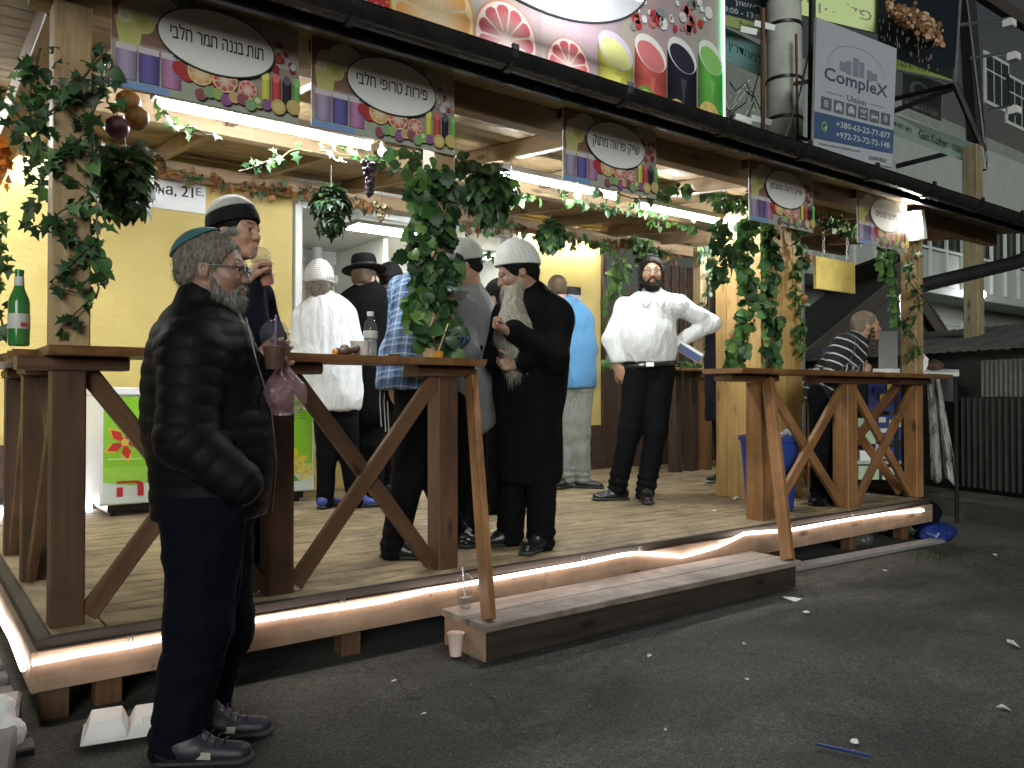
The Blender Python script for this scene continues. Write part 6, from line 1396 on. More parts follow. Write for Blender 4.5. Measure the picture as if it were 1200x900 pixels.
for g in (1, -1): S_.cap(Hk.p(.015, .068*g, -.02), Hk.p(.03, .056*g, -.075), .015, .022, .02); S_.cap(Hk.p(.03, .052*g, -.075), Hk.p(.075, .016*g, -.105), .025, .030, .03); S_.cap(Hk.p(.095, .010*g, -.050), Hk.p(.082, .032*g, -.072), .0075, .009, .01)
S_.ell(Hk.p(.07, 0, -.118), Hk.r(.036, .044, .034), Hk.ax, .03); S_.ell(Hk.p(.10, 0, -.068), Hk.r(.014, .02, .006), Hk.ax, .004, True)
sdf_part('beard', S_, M['hairblack'], K_, disp=wrinkle(.006, 50, 9), strands=strand_fn(900, .025, .001, pull=.5, seed=6))
Hk.cap(K_, M['knitblack'], 'skullcap', zc=.088, t=.018, tilt=(-.45, 0, 1), h=.007)
for g in (1, -1): curls(Hk, K_, M['hairblack'], g, .15, .025, 5)
m = MB(); S_ = Sdf(.008); S_.cap(Q(749, 428), Q(775, 424), .118, .118, .02, AW, .92); 
bm2 = MB(); side_ = (J['hL']-J['hR']).normalized()
bc = (Q(735, 431)+Q(788, 425))/2; ring_ = []
for i in range(28):
    a = 2*math.pi*i/28; ring_.append(bc+RT*math.cos(a)*.20*1.0+TO*math.sin(a)*.158+UP*.018*math.cos(a))
ring_.append(ring_[0]); bm2.tube(ring_, .022, 6, cap=False); bt = bm2.build('belt', M['shoeblk'], K_, smooth=True); m = MB(); q = bc+TO*.182-RT*.03; m.beam(q-RT*.03, q+RT*.03, .008, .035); m.build('buckle', M['steel'], bt)
m = MB()
for g in (1, -1): m.slab([Q(765+2*g, 350, -.17), Q(765+9*g, 342, -.12), Q(765+15*g, 350, -.12), Q(765+9*g, 360, -.185)][::g], TO*.008)
m.build('collar', M['whiteshirt'], K_)
for i in range(4): m = MB(); q = Q(762-i*.3, 362+i*15, -.225+.0*i); m.blob(q, .006, 6); m.build('button', M['white'], K_)
# ---- L: black coat at the back right ----
D = 7.8; L_ = person((Pd(852, 565, D).x, Pd(852, 565, D).y, DZ), 'person in long black coat and white soled shoes half hidden by the boxed column')
J, Hl, Q = figure(L_, D, dict(neck=(852, 372), pelvis=(852, 455), sR=(870, 384, .1), sL=(838, 384, -.05), eR=(872, 420), wR=(868, 440, -.2), eL=(836, 425), wL=(842, 445, -.15), hR=(860, 462), hL=(845, 462), kR=(861, 512), kL=(845, 512), aR=(862, 556), aL=(848, 554)),
    (852, 350), .225, TO*.4+RT*.8, M['skinB'], None, M['navyjkt'], M['navyjean'], M['shoeblk'], {'R': LF*.3+TO, 'L': LF+TO*.3}, dict(chest=.17, waist=.17, hip=.18, flat=.8), g=.025, bh=.013, jname='long_coat', sole='solew',
    extra=lambda S, J, Q: (S.cap(Q(851, 430), Q(851, 485), .18, .205, .05, AW, .8), S.cut(Q(0, 493), (0, 0, -1))))
Hl.hair(L_, M['hairblack'], .009, .01, low=-.04)
# ---- M: boy in striped top leaning on the counter ----
D = 6.2; Q = jj(D); M_ = person((Pd(965, 592, D).x, Pd(965, 592, D).y, DZ), 'boy with cropped hair and long sidelocks in striped top leaning on the right counter')
hM = hand(Q(1005, 431, -.05), Q(1015, 431, -.06)-Q(1005, 431, -.05), LF*.1+AW*.8+UP*-.3, 1, curl=(.7, .8, .6), z=.9, h=.006)
J, Hm, Q = figure(M_, D, dict(neck=(1003, 400), pelvis=(968, 455), sR=(990, 405, -.12), sL=(1003, 404, .14), eR=(978, 430, -.14), wR=(1003, 431, -.06), eL=(1000, 432, .16), wL=(1014, 433, .08), hR=(962, 466, -.06), hL=(970, 466, .08), kR=(960, 530, -.06), kL=(974, 530, .08), aR=(958, 586, -.06), aL=(972, 583, .08)),
    (1015, 382), .215, RT*.98+TO*.12, M['skinC'], None, M['striped'], M['blacktr'], M['shoeblk'], {'R': RT, 'L': RT}, dict(chest=.13, waist=.135, hip=.15, flat=.85, side=-AW), z=.9, g=.022, hh=.006, bh=.011, fine=True, hands=[hM], amp=.008, jname='striped_top')
Hm.eyes(M_); Hm.brows(M_, M['hairbrown'], .005)
Hm.hair(M_, hairmat('cropped_hair', (.14, .10, .07), (.26, .20, .15)), .007, .0035, low=-.03, face=.088)
for g in (1, -1): curls(Hm, M_, M['hairbrown'], g, .20, .03, 6); curls(Hm, M_, M['hairbrown'], g, .17, .018, 5)
m = MB(); q = J['pelvis']; S_ = Sdf(.011); S_.cap(q+UP*.02, q-UP*.04, .165, .16, .02, RT, .9); S_.cut(q-UP*.07, (0, 0, -1)); sdf_part('white_undershirt', S_, M['knitgrey'], M_, disp=wrinkle(.01, 14, 2))
# ---------------- things on and around the deck ----------------
M['bottleg'] = plain('green_bottle_glass', (.03, .22, .05), .08, var=.1); M['bottleg'].node_tree.nodes['Principled BSDF'].inputs['Alpha'].default_value = .88
M['clearp'] = glass('clear_cup_plastic', (.12, .13, .14), .05, alpha=.10); M['clearp2'] = glass('clear_thin_plastic', (.22, .235, .245), .1, alpha=.20)
M['water'] = glass('bottle_water', (.7, .78, .8), .03, alpha=.35); M['choc'] = plain('chocolate_shake', (.13, .055, .03), .35, var=.25, scale=30); M['pinkshake'] = plain('pink_shake', (.62, .27, .18), .35, var=.1)
M['orange'] = plain('orange_juice', (.85, .36, .02), .3, var=.05); M['label'] = plain('pale_paper_label', (.62, .62, .58), .5); M['red'] = plain('red_print', (.45, .03, .03), .4); M['green'] = plain('lime_print', (.32, .60, .06), .35, var=.06)
M['bin'] = plain('blue_plastic_bin', (.02, .05, .26), .4, bmp=.1); M['pinkbag'] = glass('pink_thin_bag', (.50, .28, .34), .3, alpha=.30); M['food'] = plain('dark_food_scraps', (.09, .045, .03), .6, var=.6, scale=40, bmp=.6)
M['purple'] = plain('purple_straw', (.22, .10, .30), .4); M['yellowst'] = plain('yellow_straw', (.75, .6, .2), .4); M['bluest'] = plain('blue_straw', (.02, .04, .17), .4); M['papercup'] = plain('pinkish_paper_cup', (.66, .50, .45), .6, var=.05)
M['bluebag'] = plain('blue_plastic_bag', (.012, .03, .17), .35, bmp=.8, bscale=20); M['scrap'] = plain('dirty_white_paper', (.62, .62, .58), .7); M['tissue'] = plain('white_tissue', (.75, .75, .74), .8)
def cup(mb_, base, rb, rt, h, t=.0015, n=24, axis=(0, 0, 1)):
    return mb_.lathe(base, [(rb-.002, .001), (rb, 0), (rt, h), (rt+.002, h+.002), (rt-.0005, h+.001), (rb-t, .004)], n, axis)
# beer bottle
p = Py(22, 402, 3.33); p.z = CZ+.001; t = thing('beer_bottle', p, 'green glass beer bottle with a red mark on its label standing on the left counter', 'bottle'); s = 1.0
m = MB(); m.lathe(p, [(.028, 0), (.0335, .004), (.034, .012), (.034, .150), (.031, .168), (.020, .195), (.0145, .215), (.0135, .255), (.0155, .257), (.0155, .268), (.0125, .270), (.0115, .262)], 28); bo = m.build('glass_body', M['bottleg'], t, smooth=True)
m = MB(); m.lathe(p, [(.0345, .060), (.0348, .061), (.0348, .112), (.0345, .113)], 28); m.build('label', M['label'], t, smooth=True)
m = MB(); m.lathe(p, [(.0158, .212), (.0160, .213), (.0152, .244), (.0148, .245)], 20); m.build('neck_label', M['label'], t, smooth=True)
m = MB(); q = p+V((.012, -.0355, .074)); m.beam(q-V((.010, 0, 0)), q+V((.008, .001, 0)), .002, .014); m.build('red_mark', M['red'], t)
# the older man's chocolate shake and pink bag
def shake(name, base, ax, h, rb, rt, fill, fillmat, label, dome=True, straw=None, cat='cup'):
    t = thing(name, base, label, cat); ax = nrm(ax); m = MB(); cup(m, base, rb, rt, h, axis=ax); m.build('cup_wall', M['clearp'], t, smooth=True)
    f = fill; r1 = rb+(rt-rb)*f; m = MB(); m.lathe(V(base)+ax*.002, [(rb-.003, 0), (r1-.002, h*f), (r1*.5, h*f+.002), (0, h*f+.001)], 22, ax); m.build('drink', fillmat, t, smooth=True)
    if dome: m = MB(); m.lathe(V(base)+ax*h, [(rt+.003, -.002), (rt+.004, .003), (rt+.001, .006), (rt*.92, .018), (rt*.68, .034), (rt*.40, .042), (.009, .044)], 24, ax); m.build('dome_lid', M['clearp2'], t, smooth=True)
    if straw: m = MB(); d = nrm(straw[0]); b = V(base)+ax*h*.4; m.tube([b, b+d*straw[1]], .0035, 8); m.build('straw', straw[2], t, smooth=True)
    return t
q = Pd(322, 433, 2.60); shake('shake_cup', q, UP, .115, .030, .046, .62, M['choc'], 'dome lidded cup of chocolate shake held by the older man', straw=(V((.03, .02, 1)), .13, M['purple']))
q = Pd(331, 458, 2.70); t = thing('pink_bag', q-V((0, 0, .07)), 'knotted pink plastic bag of dark food hanging from the older mans hand', 'bag')
S_ = Sdf(.005); S_.ell(q-UP*.005, (.074, .07, .062), None, .02); S_.ell(q-UP*.04, (.070, .062, .035), None, .04); S_.cap(q+UP*.04, q+UP*.085, .035, .010, .03); S_.cap(q+UP*.085, q+UP*.10, .008, .016, .01)
def bagd(P, N_): a = np.arctan2(P[:, 1]-q.y, P[:, 0]-q.x); return .004*np.sin(a*11+vnoise(P, 18, 2)*4)*np.clip((P[:, 2]-q.z+.03)/.08, 0, 1)+.012*np.abs(vnoise(P, 26, 4, 3))
sdf_part('bag_skin', S_, M['pinkbag'], t, disp=bagd); S_ = Sdf(.006)
for k_ in range(7): S_.ell(q+V((rnd.uniform(-.035, .035), rnd.uniform(-.03, .03), rnd.uniform(-.045, .02))), (.024, .02, .02), None, .006)
sdf_part('contents', S_, M['food'], t, disp=wrinkle(.006, 40, 3))
# the young man's pink shake
a, b = Pd(313, 335, 3.47), Pd(305, 300, 3.45); shake('shake_cup', a, b-a, .125, .033, .044, .66, M['pinkshake'], 'tilted clear cup of pink shake at the young mans mouth')
a, b = Pd(535, 356, 4.47), Pd(541, 342, 4.45); shake('clear_cup', a, b-a, .09, .024, .036, .2, M['water'], 'small clear cup held to the mouth of the man in the lettered cap', dome=False)
# on the counter
def on(x, Y=3.3): p = Py(x, 416, Y); p.z = CZ+.001; return p
p = on(434, 3.38); t = thing('water_bottle', p, 'clear plastic water bottle with white cap standing on the left counter', 'bottle')
m = MB(); m.lathe(p, [(.026, 0), (.031, .006), (.032, .02), (.0305, .05), (.032, .055), (.032, .085), (.0305, .09), (.0325, .12), (.031, .14), (.024, .168), (.0135, .182), (.0125, .196)], 24); m.build('bottle_wall', M['clearp2'], t, smooth=True)
m = MB(); m.lathe(p, [(.0325, .09), (.0333, .092), (.0333, .122), (.0325, .124)], 24); m.build('label', M['label'], t, smooth=True); m = MB(); m.lathe(p, [(.015, .192), (.0155, .194), (.0155, .210), (.0145, .213), (0, .213)], 18); m.build('cap', M['white'], t, smooth=True)
m = MB(); m.lathe(p, [(.0295, .003), (.030, .085), (0, .086)], 20); m.build('drink', M['water'], t, smooth=True)
p = on(462, 3.28); shake('clear_cup', p, UP, .105, .030, .043, .12, M['choc'], 'nearly empty clear plastic cup beside the water bottle', dome=False)
p = on(514, 3.24); shake('juice_cup', p, UP, .090, .024, .032, .34, M['orange'], 'small clear cup of orange juice with a leaning yellow straw', dome=False, straw=(V((.36, .0, .9)), .14, M['yellowst']))
p = on(422, 3.36); t = thing('paper_tub', p, 'white paper tub on the left counter beside the crumpled food scraps', 'tub'); m = MB(); cup(m, p, .035, .045, .07); m.build('tub_wall', M['foam'], t, smooth=True); m = MB(); m.lathe(p, [(.034, .06), (0, .058)], 20); m.build('contents', M['label'], t)
p = on(404, 3.30); t = thing('food_scraps', p, 'crumpled food leftovers and paper on the left counter', 'food')
S_ = Sdf(.005)
for k_ in range(10): S_.ell(p+V((rnd.uniform(-.05, .05), rnd.uniform(-.03, .03), .012+rnd.uniform(0, .03))), (.02, .016, .012), None, .005)
sdf_part('crumpled_scraps', S_, M['food'], t, disp=wrinkle(.006, 60, 3)); m = MB(); m.blob(p+V((-.055, -.02, .014)), .015, 8, jit=.2); m.build('orange_peel', M['orange'], t)
for (x, Y, r_) in ((1040, 3.2, .0), ):
    pass
# clear domed cup on the step, paper cup and crushed cup on the ground
p = Pz(545, 713, .162); shake('shake_cup', p+V((0, 0, .001)), UP, .112, .028, .040, .45, M['clearp2'], 'empty domed clear cup with straw standing on the left end of the step', straw=(V((-.04, .1, 1)), .14, M['white']))
p = Pz(534, 768, .0); t = thing('paper_cup', p, 'pinkish white paper cup standing on the asphalt by the step', 'cup'); m = MB(); cup(m, p, .025, .037, .095); m.build('cup_wall', M['papercup'], t, smooth=True); m = MB(); m.lathe(p, [(.0235, .006), (0, .006)], 20); m.build('cup_floor', M['papercup'], t)
p = Pz(557, 778, .0); S_ = Sdf(.004); S_.ell(p+V((0, 0, .02)), (.035, .022, .02), None, .01); S_.ell(p+V((.02, .01, .03)), (.02, .018, .022), None, .01)
t = thing('crushed_cup', p, 'crushed clear plastic lid on the asphalt at the step corner', 'litter'); sdf_part('crumpled_plastic', S_, M['clearp'], t, disp=wrinkle(.007, 70, 2))
# foam clamshell, open on the ground
p = Pz(144, 857, 0); t = thing('foam_box', p, 'open white foam food box lying on the asphalt beside the older man', 'food box')
ang = math.atan2(-.22, 1); ex = V((math.cos(ang), math.sin(ang), 0)); ey = V((-ex.y, ex.x, 0))
def frust(c, w0, d0, w1, d1, z0, z1, th, name):
    m = MB(); vs = []
    for (w_, d_, z_) in ((w0+.012, d0+.012, z0), (w0, d0, z0+.004), (w1, d1, z1), (w1*.6, d1*.6, z1+.006)):
        for sx, sy in ((-1, -1), (1, -1), (1, 1), (-1, 1)): vs.append(c+ex*sx*w_/2+ey*sy*d_/2+UP*z_)
    fs = [(4*k_+i, 4*k_+(i+1) % 4, 4*k_+4+(i+1) % 4, 4*k_+4+i) for k_ in range(3) for i in range(4)]+[(12, 13, 14, 15), (3, 2, 1, 0)]
    m.add(vs, fs); o = m.build(name, M['foam'], t, smooth=True); b = o.modifiers.new('soft_edges', 'BEVEL'); b.width = .006; b.segments = 2; return o
frust(p+ex*-.050, .130, .17, .095, .125, .012, .066, 0, 'lid'); frust(p+ex*.085, .130, .17, .095, .125, .012, .060, 0, 'tray')
m = MB(); m.beam(p-ex*.122+UP*.008, p+ex*.155+UP*.008, .185, .008, ch=.003); m.build('rim', M['foam'], t)
for k_ in (-.09, -.02, .06, .12):
    m = MB(); m.beam(p+ex*k_-ey*.078+UP*.018, p+ex*k_-ey*.064+UP*.058, .006, .006); m.build('rib', M['foam'], t)
# white bag at the left edge
p = Pz(2, 882, 0); S_ = Sdf(.007)
for (dx, dy, z_, r_) in ((0, 0, .05, .06), (-.03, .03, .10, .05), (.01, .02, .02, .05), (-.05, 0, .05, .07), (0, .05, .12, .04)): S_.ell(p+V((dx, dy, z_)), (r_, r_*.8, r_), None, .02)
t = thing('plastic_bag', p, 'crumpled white plastic bag at the left edge of the ground', 'bag'); sdf_part('crumpled_skin', S_, M['tissue'], t, disp=lambda P, N_: .022*np.abs(vnoise(P, 18, 4, 3)))
# freezer with printed front
FX0, FX1, FYf, FYb, FZ0, FZ1 = 1.075, 2.60, 6.05, 6.70, .385, 1.17
fz = thing('ice_cream_freezer', ((FX0+FX1)/2, 6.4, DZ), 'white chest freezer with a lime green flower print front and glass lids', 'freezer')
m = MB(); m.box(FX0, FYf, FZ0, FX1, FYb, FZ1-.04, ch=.012); m.build('cabinet', M['white'], fz)
m = MB(); m.box(FX0+.06, FYf+.06, DZ+.03, FX1-.06, FYb-.05, FZ0-.001, ch=.004); m.build('base', M['blackmetal'], fz)
for x in (FX0+.1, FX1-.1):
    for y in (FYf+.1, FYb-.1): m = MB(); m.lathe((x, y, DZ+.001), [(.02, 0), (.025, .03)], 10); m.build('castor', M['blackmetal'], fz)
m = MB(); 
for (a0, b0, a1, b1) in ((FX0-.01, FYf-.012, FX1+.01, FYf+.05), (FX0-.01, FYb-.05, FX1+.01, FYb+.01)): m.box(a0, b0, FZ1-.039, a1, b1, FZ1+.02, ch=.01, axis=0)
m.box(FX0-.01, FYf+.051, FZ1-.039, FX0+.05, FYb-.051, FZ1+.02, ch=.01, axis=1); m.box(FX1-.05, FYf+.051, FZ1-.039, FX1+.01, FYb-.051, FZ1+.02, ch=.01, axis=1); m.build('rim', M['white'], fz)
M['lid'] = glass('freezer_lid_glass', (.75, .85, .85), .05, alpha=.35)
for (x0, x1, dz_) in ((FX0+.055, (FX0+FX1)/2+.02, .0), ((FX0+FX1)/2-.02, FX1-.055, .016)):
    m = MB(); m.box(x0, FYf+.055, FZ1+.0+dz_, x1, FYb-.055, FZ1+.008+dz_, ch=0); ld = m.build('sliding_lid', M['lid'], fz); m = MB(); m.box(x0, FYf+.053, FZ1+.009+dz_, x1, FYf+.075, FZ1+.018+dz_, ch=.002); m.build('lid_frame', M['whitemetal'], ld)
P = Print((FX0+.02, FYf, FZ1-.045), (FX1-.01, FYf, FZ1-.045), (FX1-.01, FYf, FZ0+.01), (FX0+.02, FYf, FZ0+.01))
P.rect(0, 0, 1, 1, (.66, .72, .66)); P.rect(0, 0, 1, .72, (.27, .58, .04)); P.poly([(0, .66), (0, .80), (.12, .84), (.3, .78), (.5, .82), (.7, .76), (1, .84), (1, .66)], (.34, .64, .08)); P.disc(.30, .05, .10, (.62, .72, .62), asp=1.5)
def flower(u, v, r, col, mid, n=5, rot=0, pet=.42):
    for i in range(n):
        a = rot+2*math.pi*i/n; k_ = P.Hh/P.W; P.poly([(u, v), (u+math.cos(a+.42)*r*.62*k_, v-math.sin(a+.42)*r*.62), (u+math.cos(a)*r*k_, v-math.sin(a)*r), (u+math.cos(a-.42)*r*.62*k_, v-math.sin(a-.42)*r*.62)], col, False)
    P.k += 1; P.disc(u, v, r*.2, mid)
flower(.27, .26, .26, (.78, .62, .10), (.9, .9, .8), 5, .3); flower(.27, .26, .23, (.50, .03, .035), (.9, .9, .85), 5, .3); flower(.27, .26, .09, (.85, .85, .8), (.8, .6, .1), 8)
flower(.09, .43, .20, (.78, .50, .08), (.8, .3, .1), 5, 1.1); flower(.09, .43, .17, (.55, .04, .035), (.7, .5, .1), 5, 1.1); flower(.52, .30, .2, (.50, .03, .035), (.9, .9, .8), 6, .7)
P.rect(.10, .585, .16, .592, (.75, .85, .6)); P.rect(.02, .58, .1, .588, (.7, .82, .55))
flower(.90, .70, .17, (.82, .62, .08), (.85, .7, .3), 6, .4); P.poly([(.88, .78), (.84, .88), (.93, .90)], (.12, .35, .05)); flower(.965, .80, .12, (.85, .68, .2), (.8, .5, .1), 6, .9)
P.text(heb('גלידה'), .30, .845, .19, (.48, .03, .04), width=.48, bold=.03)
P.text(heb('שוקו'), .91, .08, .04, (.02, .03, .02)); 
for i in range(4): P.rect(.88, .14+i*.03, .96, .148+i*.03, (.1, .2, .05))
P.build('front_print', M['print'], fz)
# electrical socket / dispenser on the narrow yellow wall
p = Py(672, 345, WY-.06); t = thing('soap_dispenser', p, 'white dispenser with a black top on the narrow yellow wall', 'dispenser'); m = MB(); m.box(p.x-.09, p.y-.04, p.z-.17, p.x+.09, WY-.002, p.z-.01, ch=.01, axis=2); m.build('body', M['white'], t); m = MB(); m.box(p.x-.09, p.y-.045, p.z-.008, p.x+.09, WY-.002, p.z+.08, ch=.02, axis=2); m.build('top', M['blackmetal'], t)
# packet in the hand of the man facing us
q = Pd(806, 411, 6.42); t = thing('snack_packet', q, 'blue and white packet held at the hip of the man facing the camera', 'packet')
m = MB(); ex2 = (RT+UP*-.62).normalized(); m.beam(q-ex2*.11, q+ex2*.12, .02, .085, up=UP, ch=.008); m.build('packet', M['white'], t); m = MB(); m.beam(q-ex2*.09+UP*-.012+TO*.012, q+ex2*.115+UP*-.012+TO*.012, .004, .055, up=UP, ch=.002); m.build('print', M['bluest'], t)
# blue bin behind the right counter
p = Pz(902, 597, DZ); t = thing('waste_bin', p, 'round blue plastic waste bin lined with a bag behind the right counter', 'bin')
m = MB(); m.lathe(p, [(.155, .001), (.165, .01), (.205, .50), (.222, .505), (.224, .535), (.205, .54), (.20, .50), (.155, .05)], 32); m.build('tub', M['bin'], t, smooth=True)
m = MB(); m.lathe(p, [(.19, .44), (.11, .50), (0, .49)], 16); m.build('liner', M['bluebag'], t, smooth=True); 
for dx, dy in ((-.14, -.02), (.06, -.1), (.12, .05)): m = MB(); m.blob(p+V((dx, dy, .55)), (.05, .04, .035), 8, jit=.3); m.build('paper_waste', M['tissue'], t)
# scraps on the deck and ground
def scrap(name, px, py, z, w_, l_, hgt, mat, label, seed, cat='litter'):
    r = random.Random(seed); c = Pz(px, py, z); a = r.random()*3; m = MB(); n = 7; rim = []
    for i in range(n):
        q = 2*math.pi*i/n; rr = (.45+.75*r.random())*.78; x, y = math.cos(q)*l_/2*rr, math.sin(q)*w_/2*rr; rim.append(V((c.x+x*math.cos(a)-y*math.sin(a), c.y+x*math.sin(a)+y*math.cos(a), c.z+.002+hgt*r.random())))
    ctr = c+V((0, 0, hgt*1.1+.003)); vs = rim+[ctr]+[V((v.x, v.y, v.z-.0015)) for v in rim]; m.add(vs, [(i, (i+1) % n, n) for i in range(n)]+[(n+1+i, n+1+(i+1) % n, (i+1) % n, i) for i in range(n)]+[tuple(range(2*n, n, -1))]); return solo(m, name, M[mat], label, cat)
scrap('paper_scrap', 462, 799, 0, .03, .035, .006, 'scrap', 'round pale bottle cap sized scrap below the left deck edge', 1)
scrap('paper_scrap', 497, 837, 0, .018, .03, .004, 'scrap', 'small pale pebble shaped scrap in the left foreground asphalt', 2)
scrap('paper_scrap', 761, 770, 0, .035, .045, .010, 'tissue', 'white torn scrap alone in the middle of the asphalt', 3)
scrap('paper_scrap', 780, 856, 0, .02, .035, .006, 'scrap', 'grey white crumb of paper near the bottom middle', 4)
scrap('tissue', 930, 704, 0, .05, .15, .016, 'scrap', 'long crumpled tissue strip by the right end of the step', 5)
scrap('paper_scrap', 945, 718, 0, .035, .05, .008, 'tissue', 'small white scrap just below the crumpled tissue strip', 6)
scrap('paper_scrap', 1001, 869, 0, .055, .065, .003, 'tissue', 'square white paper lying next to the blue straw', 7)
scrap('paper_scrap', 1188, 757, 0, .04, .20, .02, 'scrap', 'dirty splintered scrap at the right edge of the asphalt', 8)
scrap('paper_scrap', 1176, 831, 0, .03, .08, .012, 'scrap', 'thin pale splinter in the bottom right corner', 9)
scrap('paper_scrap', 875, 797, 0, .015, .035, .005, 'tissue', 'tiny white stub right of the middle asphalt', 10)
scrap('paper_scrap', 872, 755, 0, .02, .03, .005, 'scrap', 'tiny pale chip below the step centre', 11)
scrap('paper_scrap', 1037, 669, 0, .03, .05, .006, 'scrap', 'small scrap on the asphalt in front of the pale kerb', 12)
scrap('tissue', 864, 586, DZ, .09, .12, .03, 'tissue', 'crumpled white tissue on the deck beside the right counter post', 13)
scrap('paper_scrap', 837, 599, DZ, .05, .08, .008, 'tissue', 'flat white scrap on the deck left of the right counter', 14)
scrap('paper_scrap', 795, 594, DZ, .03, .05, .008, 'scrap', 'small pale scrap on the deck near the shoes of the man facing the camera', 15)
scrap('paper_scrap', 1143, 679, -.077, .05, .06, .01, 'tissue', 'white scrap on the dusty side lot', 16)
scrap('paper_scrap', 1166, 651, -.077, .03, .05, .01, 'tissue', 'farther white scrap on the dusty side lot', 17)
fld = np.random.RandomState(5); m = MB()
for i in range(260):   # fine grit
    x, y = fld.uniform(150, 1200), fld.uniform(700, 900)
    c = Pz(x, y, 0)
    if c.y > 2.75 or (c.x < .55 and c.y > 2.2): continue
    r_ = .0012+.003*fld.rand()**4; m.blob(c+V((0, 0, r_*.3)), (r_, r_*.8, r_*.6), 4)
meta(m.build('grit', M['scrap']), 'fine pale grit scattered over the asphalt', 'grit', kind='stuff')
a, b = Pz(957, 872, .006), Pz(1021, 886, .006); m = MB(); m.tube([a, a.lerp(b, .5)+V((0, .003, 0)), b], .0055, 8); solo(m, 'drinking_straw', M['bluest'], 'dark blue drinking straw lying on the asphalt at bottom right', 'straw', smooth=True)
# bags at the right end of the deck
def lump(name, c, blobs, mat, label, cat, h=.009, amp=.026, sc=15):
    S_ = Sdf(h)
    for (dx, dy, dz_, rx, ry, rz) in blobs: S_.ell(V(c)+V((dx, dy, dz_)), (rx, ry, rz), None, .03)
    t = thing(name, c, label, cat); sdf_part('crumpled_skin', S_, M[mat], t, disp=lambda P, N_: amp*np.abs(vnoise(P, sc, 4, 3))*1.4); return t
q = Pz(1098, 634, -.03); lump('blue_bag', q, ((0, 0, .07, .20, .12, .06), (.08, .05, .09, .12, .1, .05), (-.1, 0, .05, .1, .1, .05)), 'bluebag', 'blue plastic bag slumped on the ground at the right end of the deck', 'bag')
q = Py(1090, 602, 3.25); lump('dark_bag', V((6.66, 3.22, .12)), ((0, 0, .06, .05, .09, .09), (.0, .05, .0, .05, .1, .08)), 'navyjean', 'dark rag stuffed at the right end of the front board', 'rag')
q = Pz(1012, 642, 0); lump('clear_bag', V((q.x, 3.32, 0)), ((0, 0, .10, .14, .05, .10), (.12, 0, .05, .1, .05, .05)), 'clearp2', 'clear plastic rubbish under the right end of the deck', 'litter')
M['weed'] = leafmat('weed_green', [(0, (.02, .04, .012)), (1, (.06, .09, .03))], .6)
m = MB(); c = Pz(1103, 652, 0)
for i in range(260):
    x, y = c.x+rnd.gauss(0, .16), c.y+rnd.gauss(0, .09); a = rnd.random()*6.3; L = rnd.uniform(.02, .09); m.add([(x-.002, y, 0), (x+.002, y, 0), (x+math.cos(a)*L*.5, y+math.sin(a)*L*.5, L)], [(0, 1, 2)])
meta(m.build('weeds', M['weed']), 'thin weeds at the corner of the deck and side lot', 'weeds', kind='stuff')
# things on and beyond the right counter: stall with posters
st = thing('side_stall', Pd(1030, 560, 8.9), 'cluttered side stall with blue posters behind the right counter', 'stall')
def spart(name, px, dep, mat, th=.03): (x0, y0, x1, y1) = px; a, b = Pd(x0, y0, dep), Pd(x1, y1, dep); m = MB(); c = [Pd(x0, y0, dep), Pd(x1, y0, dep), Pd(x1, y1, dep), Pd(x0, y1, dep)]; m.slab(c, AW*th); return m.build(name, M[mat], st)
M['bluepr'] = plain('deep_blue_poster', (.015, .035, .22), .4); M['greenpaper'] = plain('pale_green_paper', (.42, .52, .38), .6)
spart('shelf_board', (955, 432, 1100, 438), 8.7, 'whitemetal', .5); spart('shelf_board', (1000, 500, 1066, 504), 8.7, 'steel', .4); spart('shelf_board', (1000, 540, 1066, 544), 8.7, 'steel', .4); spart('side_panel', (1062, 438, 1068, 560), 8.75, 'steel', .4); spart('side_panel', (998, 438, 1002, 560), 8.75, 'steel', .4)
spart('blue_poster', (1018, 448, 1060, 482), 8.66, 'bluepr', .02); spart('blue_poster', (1024, 487, 1060, 516), 8.64, 'bluepr', .02); spart('blue_poster', (965, 410, 988, 428), 8.9, 'bluebag', .02); spart('pale_sheet', (1030, 388, 1052, 440), 8.9, 'kerb', .01); spart('pale_sheet', (1006, 490, 1026, 520), 8.6, 'greenpaper', .02)
M['ylw'] = plain('yellow_print', (.62, .50, .06), .4)
k_ = 0
for (x0, y0, x1, y1, mt) in ((1024, 452, 1036, 460, 'bluebag'), (1040, 450, 1050, 458, 'ylw'), (1031, 462, 1042, 470, 'ylw'), (1046, 464, 1056, 472, 'bluebag'), (1042, 492, 1052, 499, 'ylw'), (1030, 489, 1038, 495, 'label'), (1052, 494, 1060, 500, 'label'), (1030, 502, 1042, 507, 'label')): spart('speech_mark', (x0, y0, x1, y1), 8.62-.0, mt, .004)
for i, (x0, y0, x1, y1, mt) in enumerate(((1004, 508, 1022, 522, 'bin'), (1026, 520, 1040, 538, 'grey'), (1044, 524, 1060, 540, 'bluepr'), (1006, 546, 1030, 562, 'greenpaper'), (1034, 548, 1058, 562, 'label'), (1008, 528, 1020, 540, 'white'))): spart('box', (x0, y0, x1, y1), 8.72, mt, .18)
S_ = Sdf(.02); pts = [Pd(1092, 440, 8.2), Pd(1098, 480, 8.2), Pd(1106, 550, 8.2)]
m = MB(); n = 16; rows = 14; vs = []
for r_ in range(rows+1):
    t_ = r_/rows; xl = 1086+6*t_; xr = 1100+24*t_; yb = 440+(118+(6 if True else 0))*t_
    for i in range(n+1):
        u = i/n; vs.append(Pd(xl+(xr-xl)*u, yb+(4*math.sin(u*9)+6*(u-.5))*t_, 8.2+.06*math.sin(u*14+t_*2)*(.3+t_)))
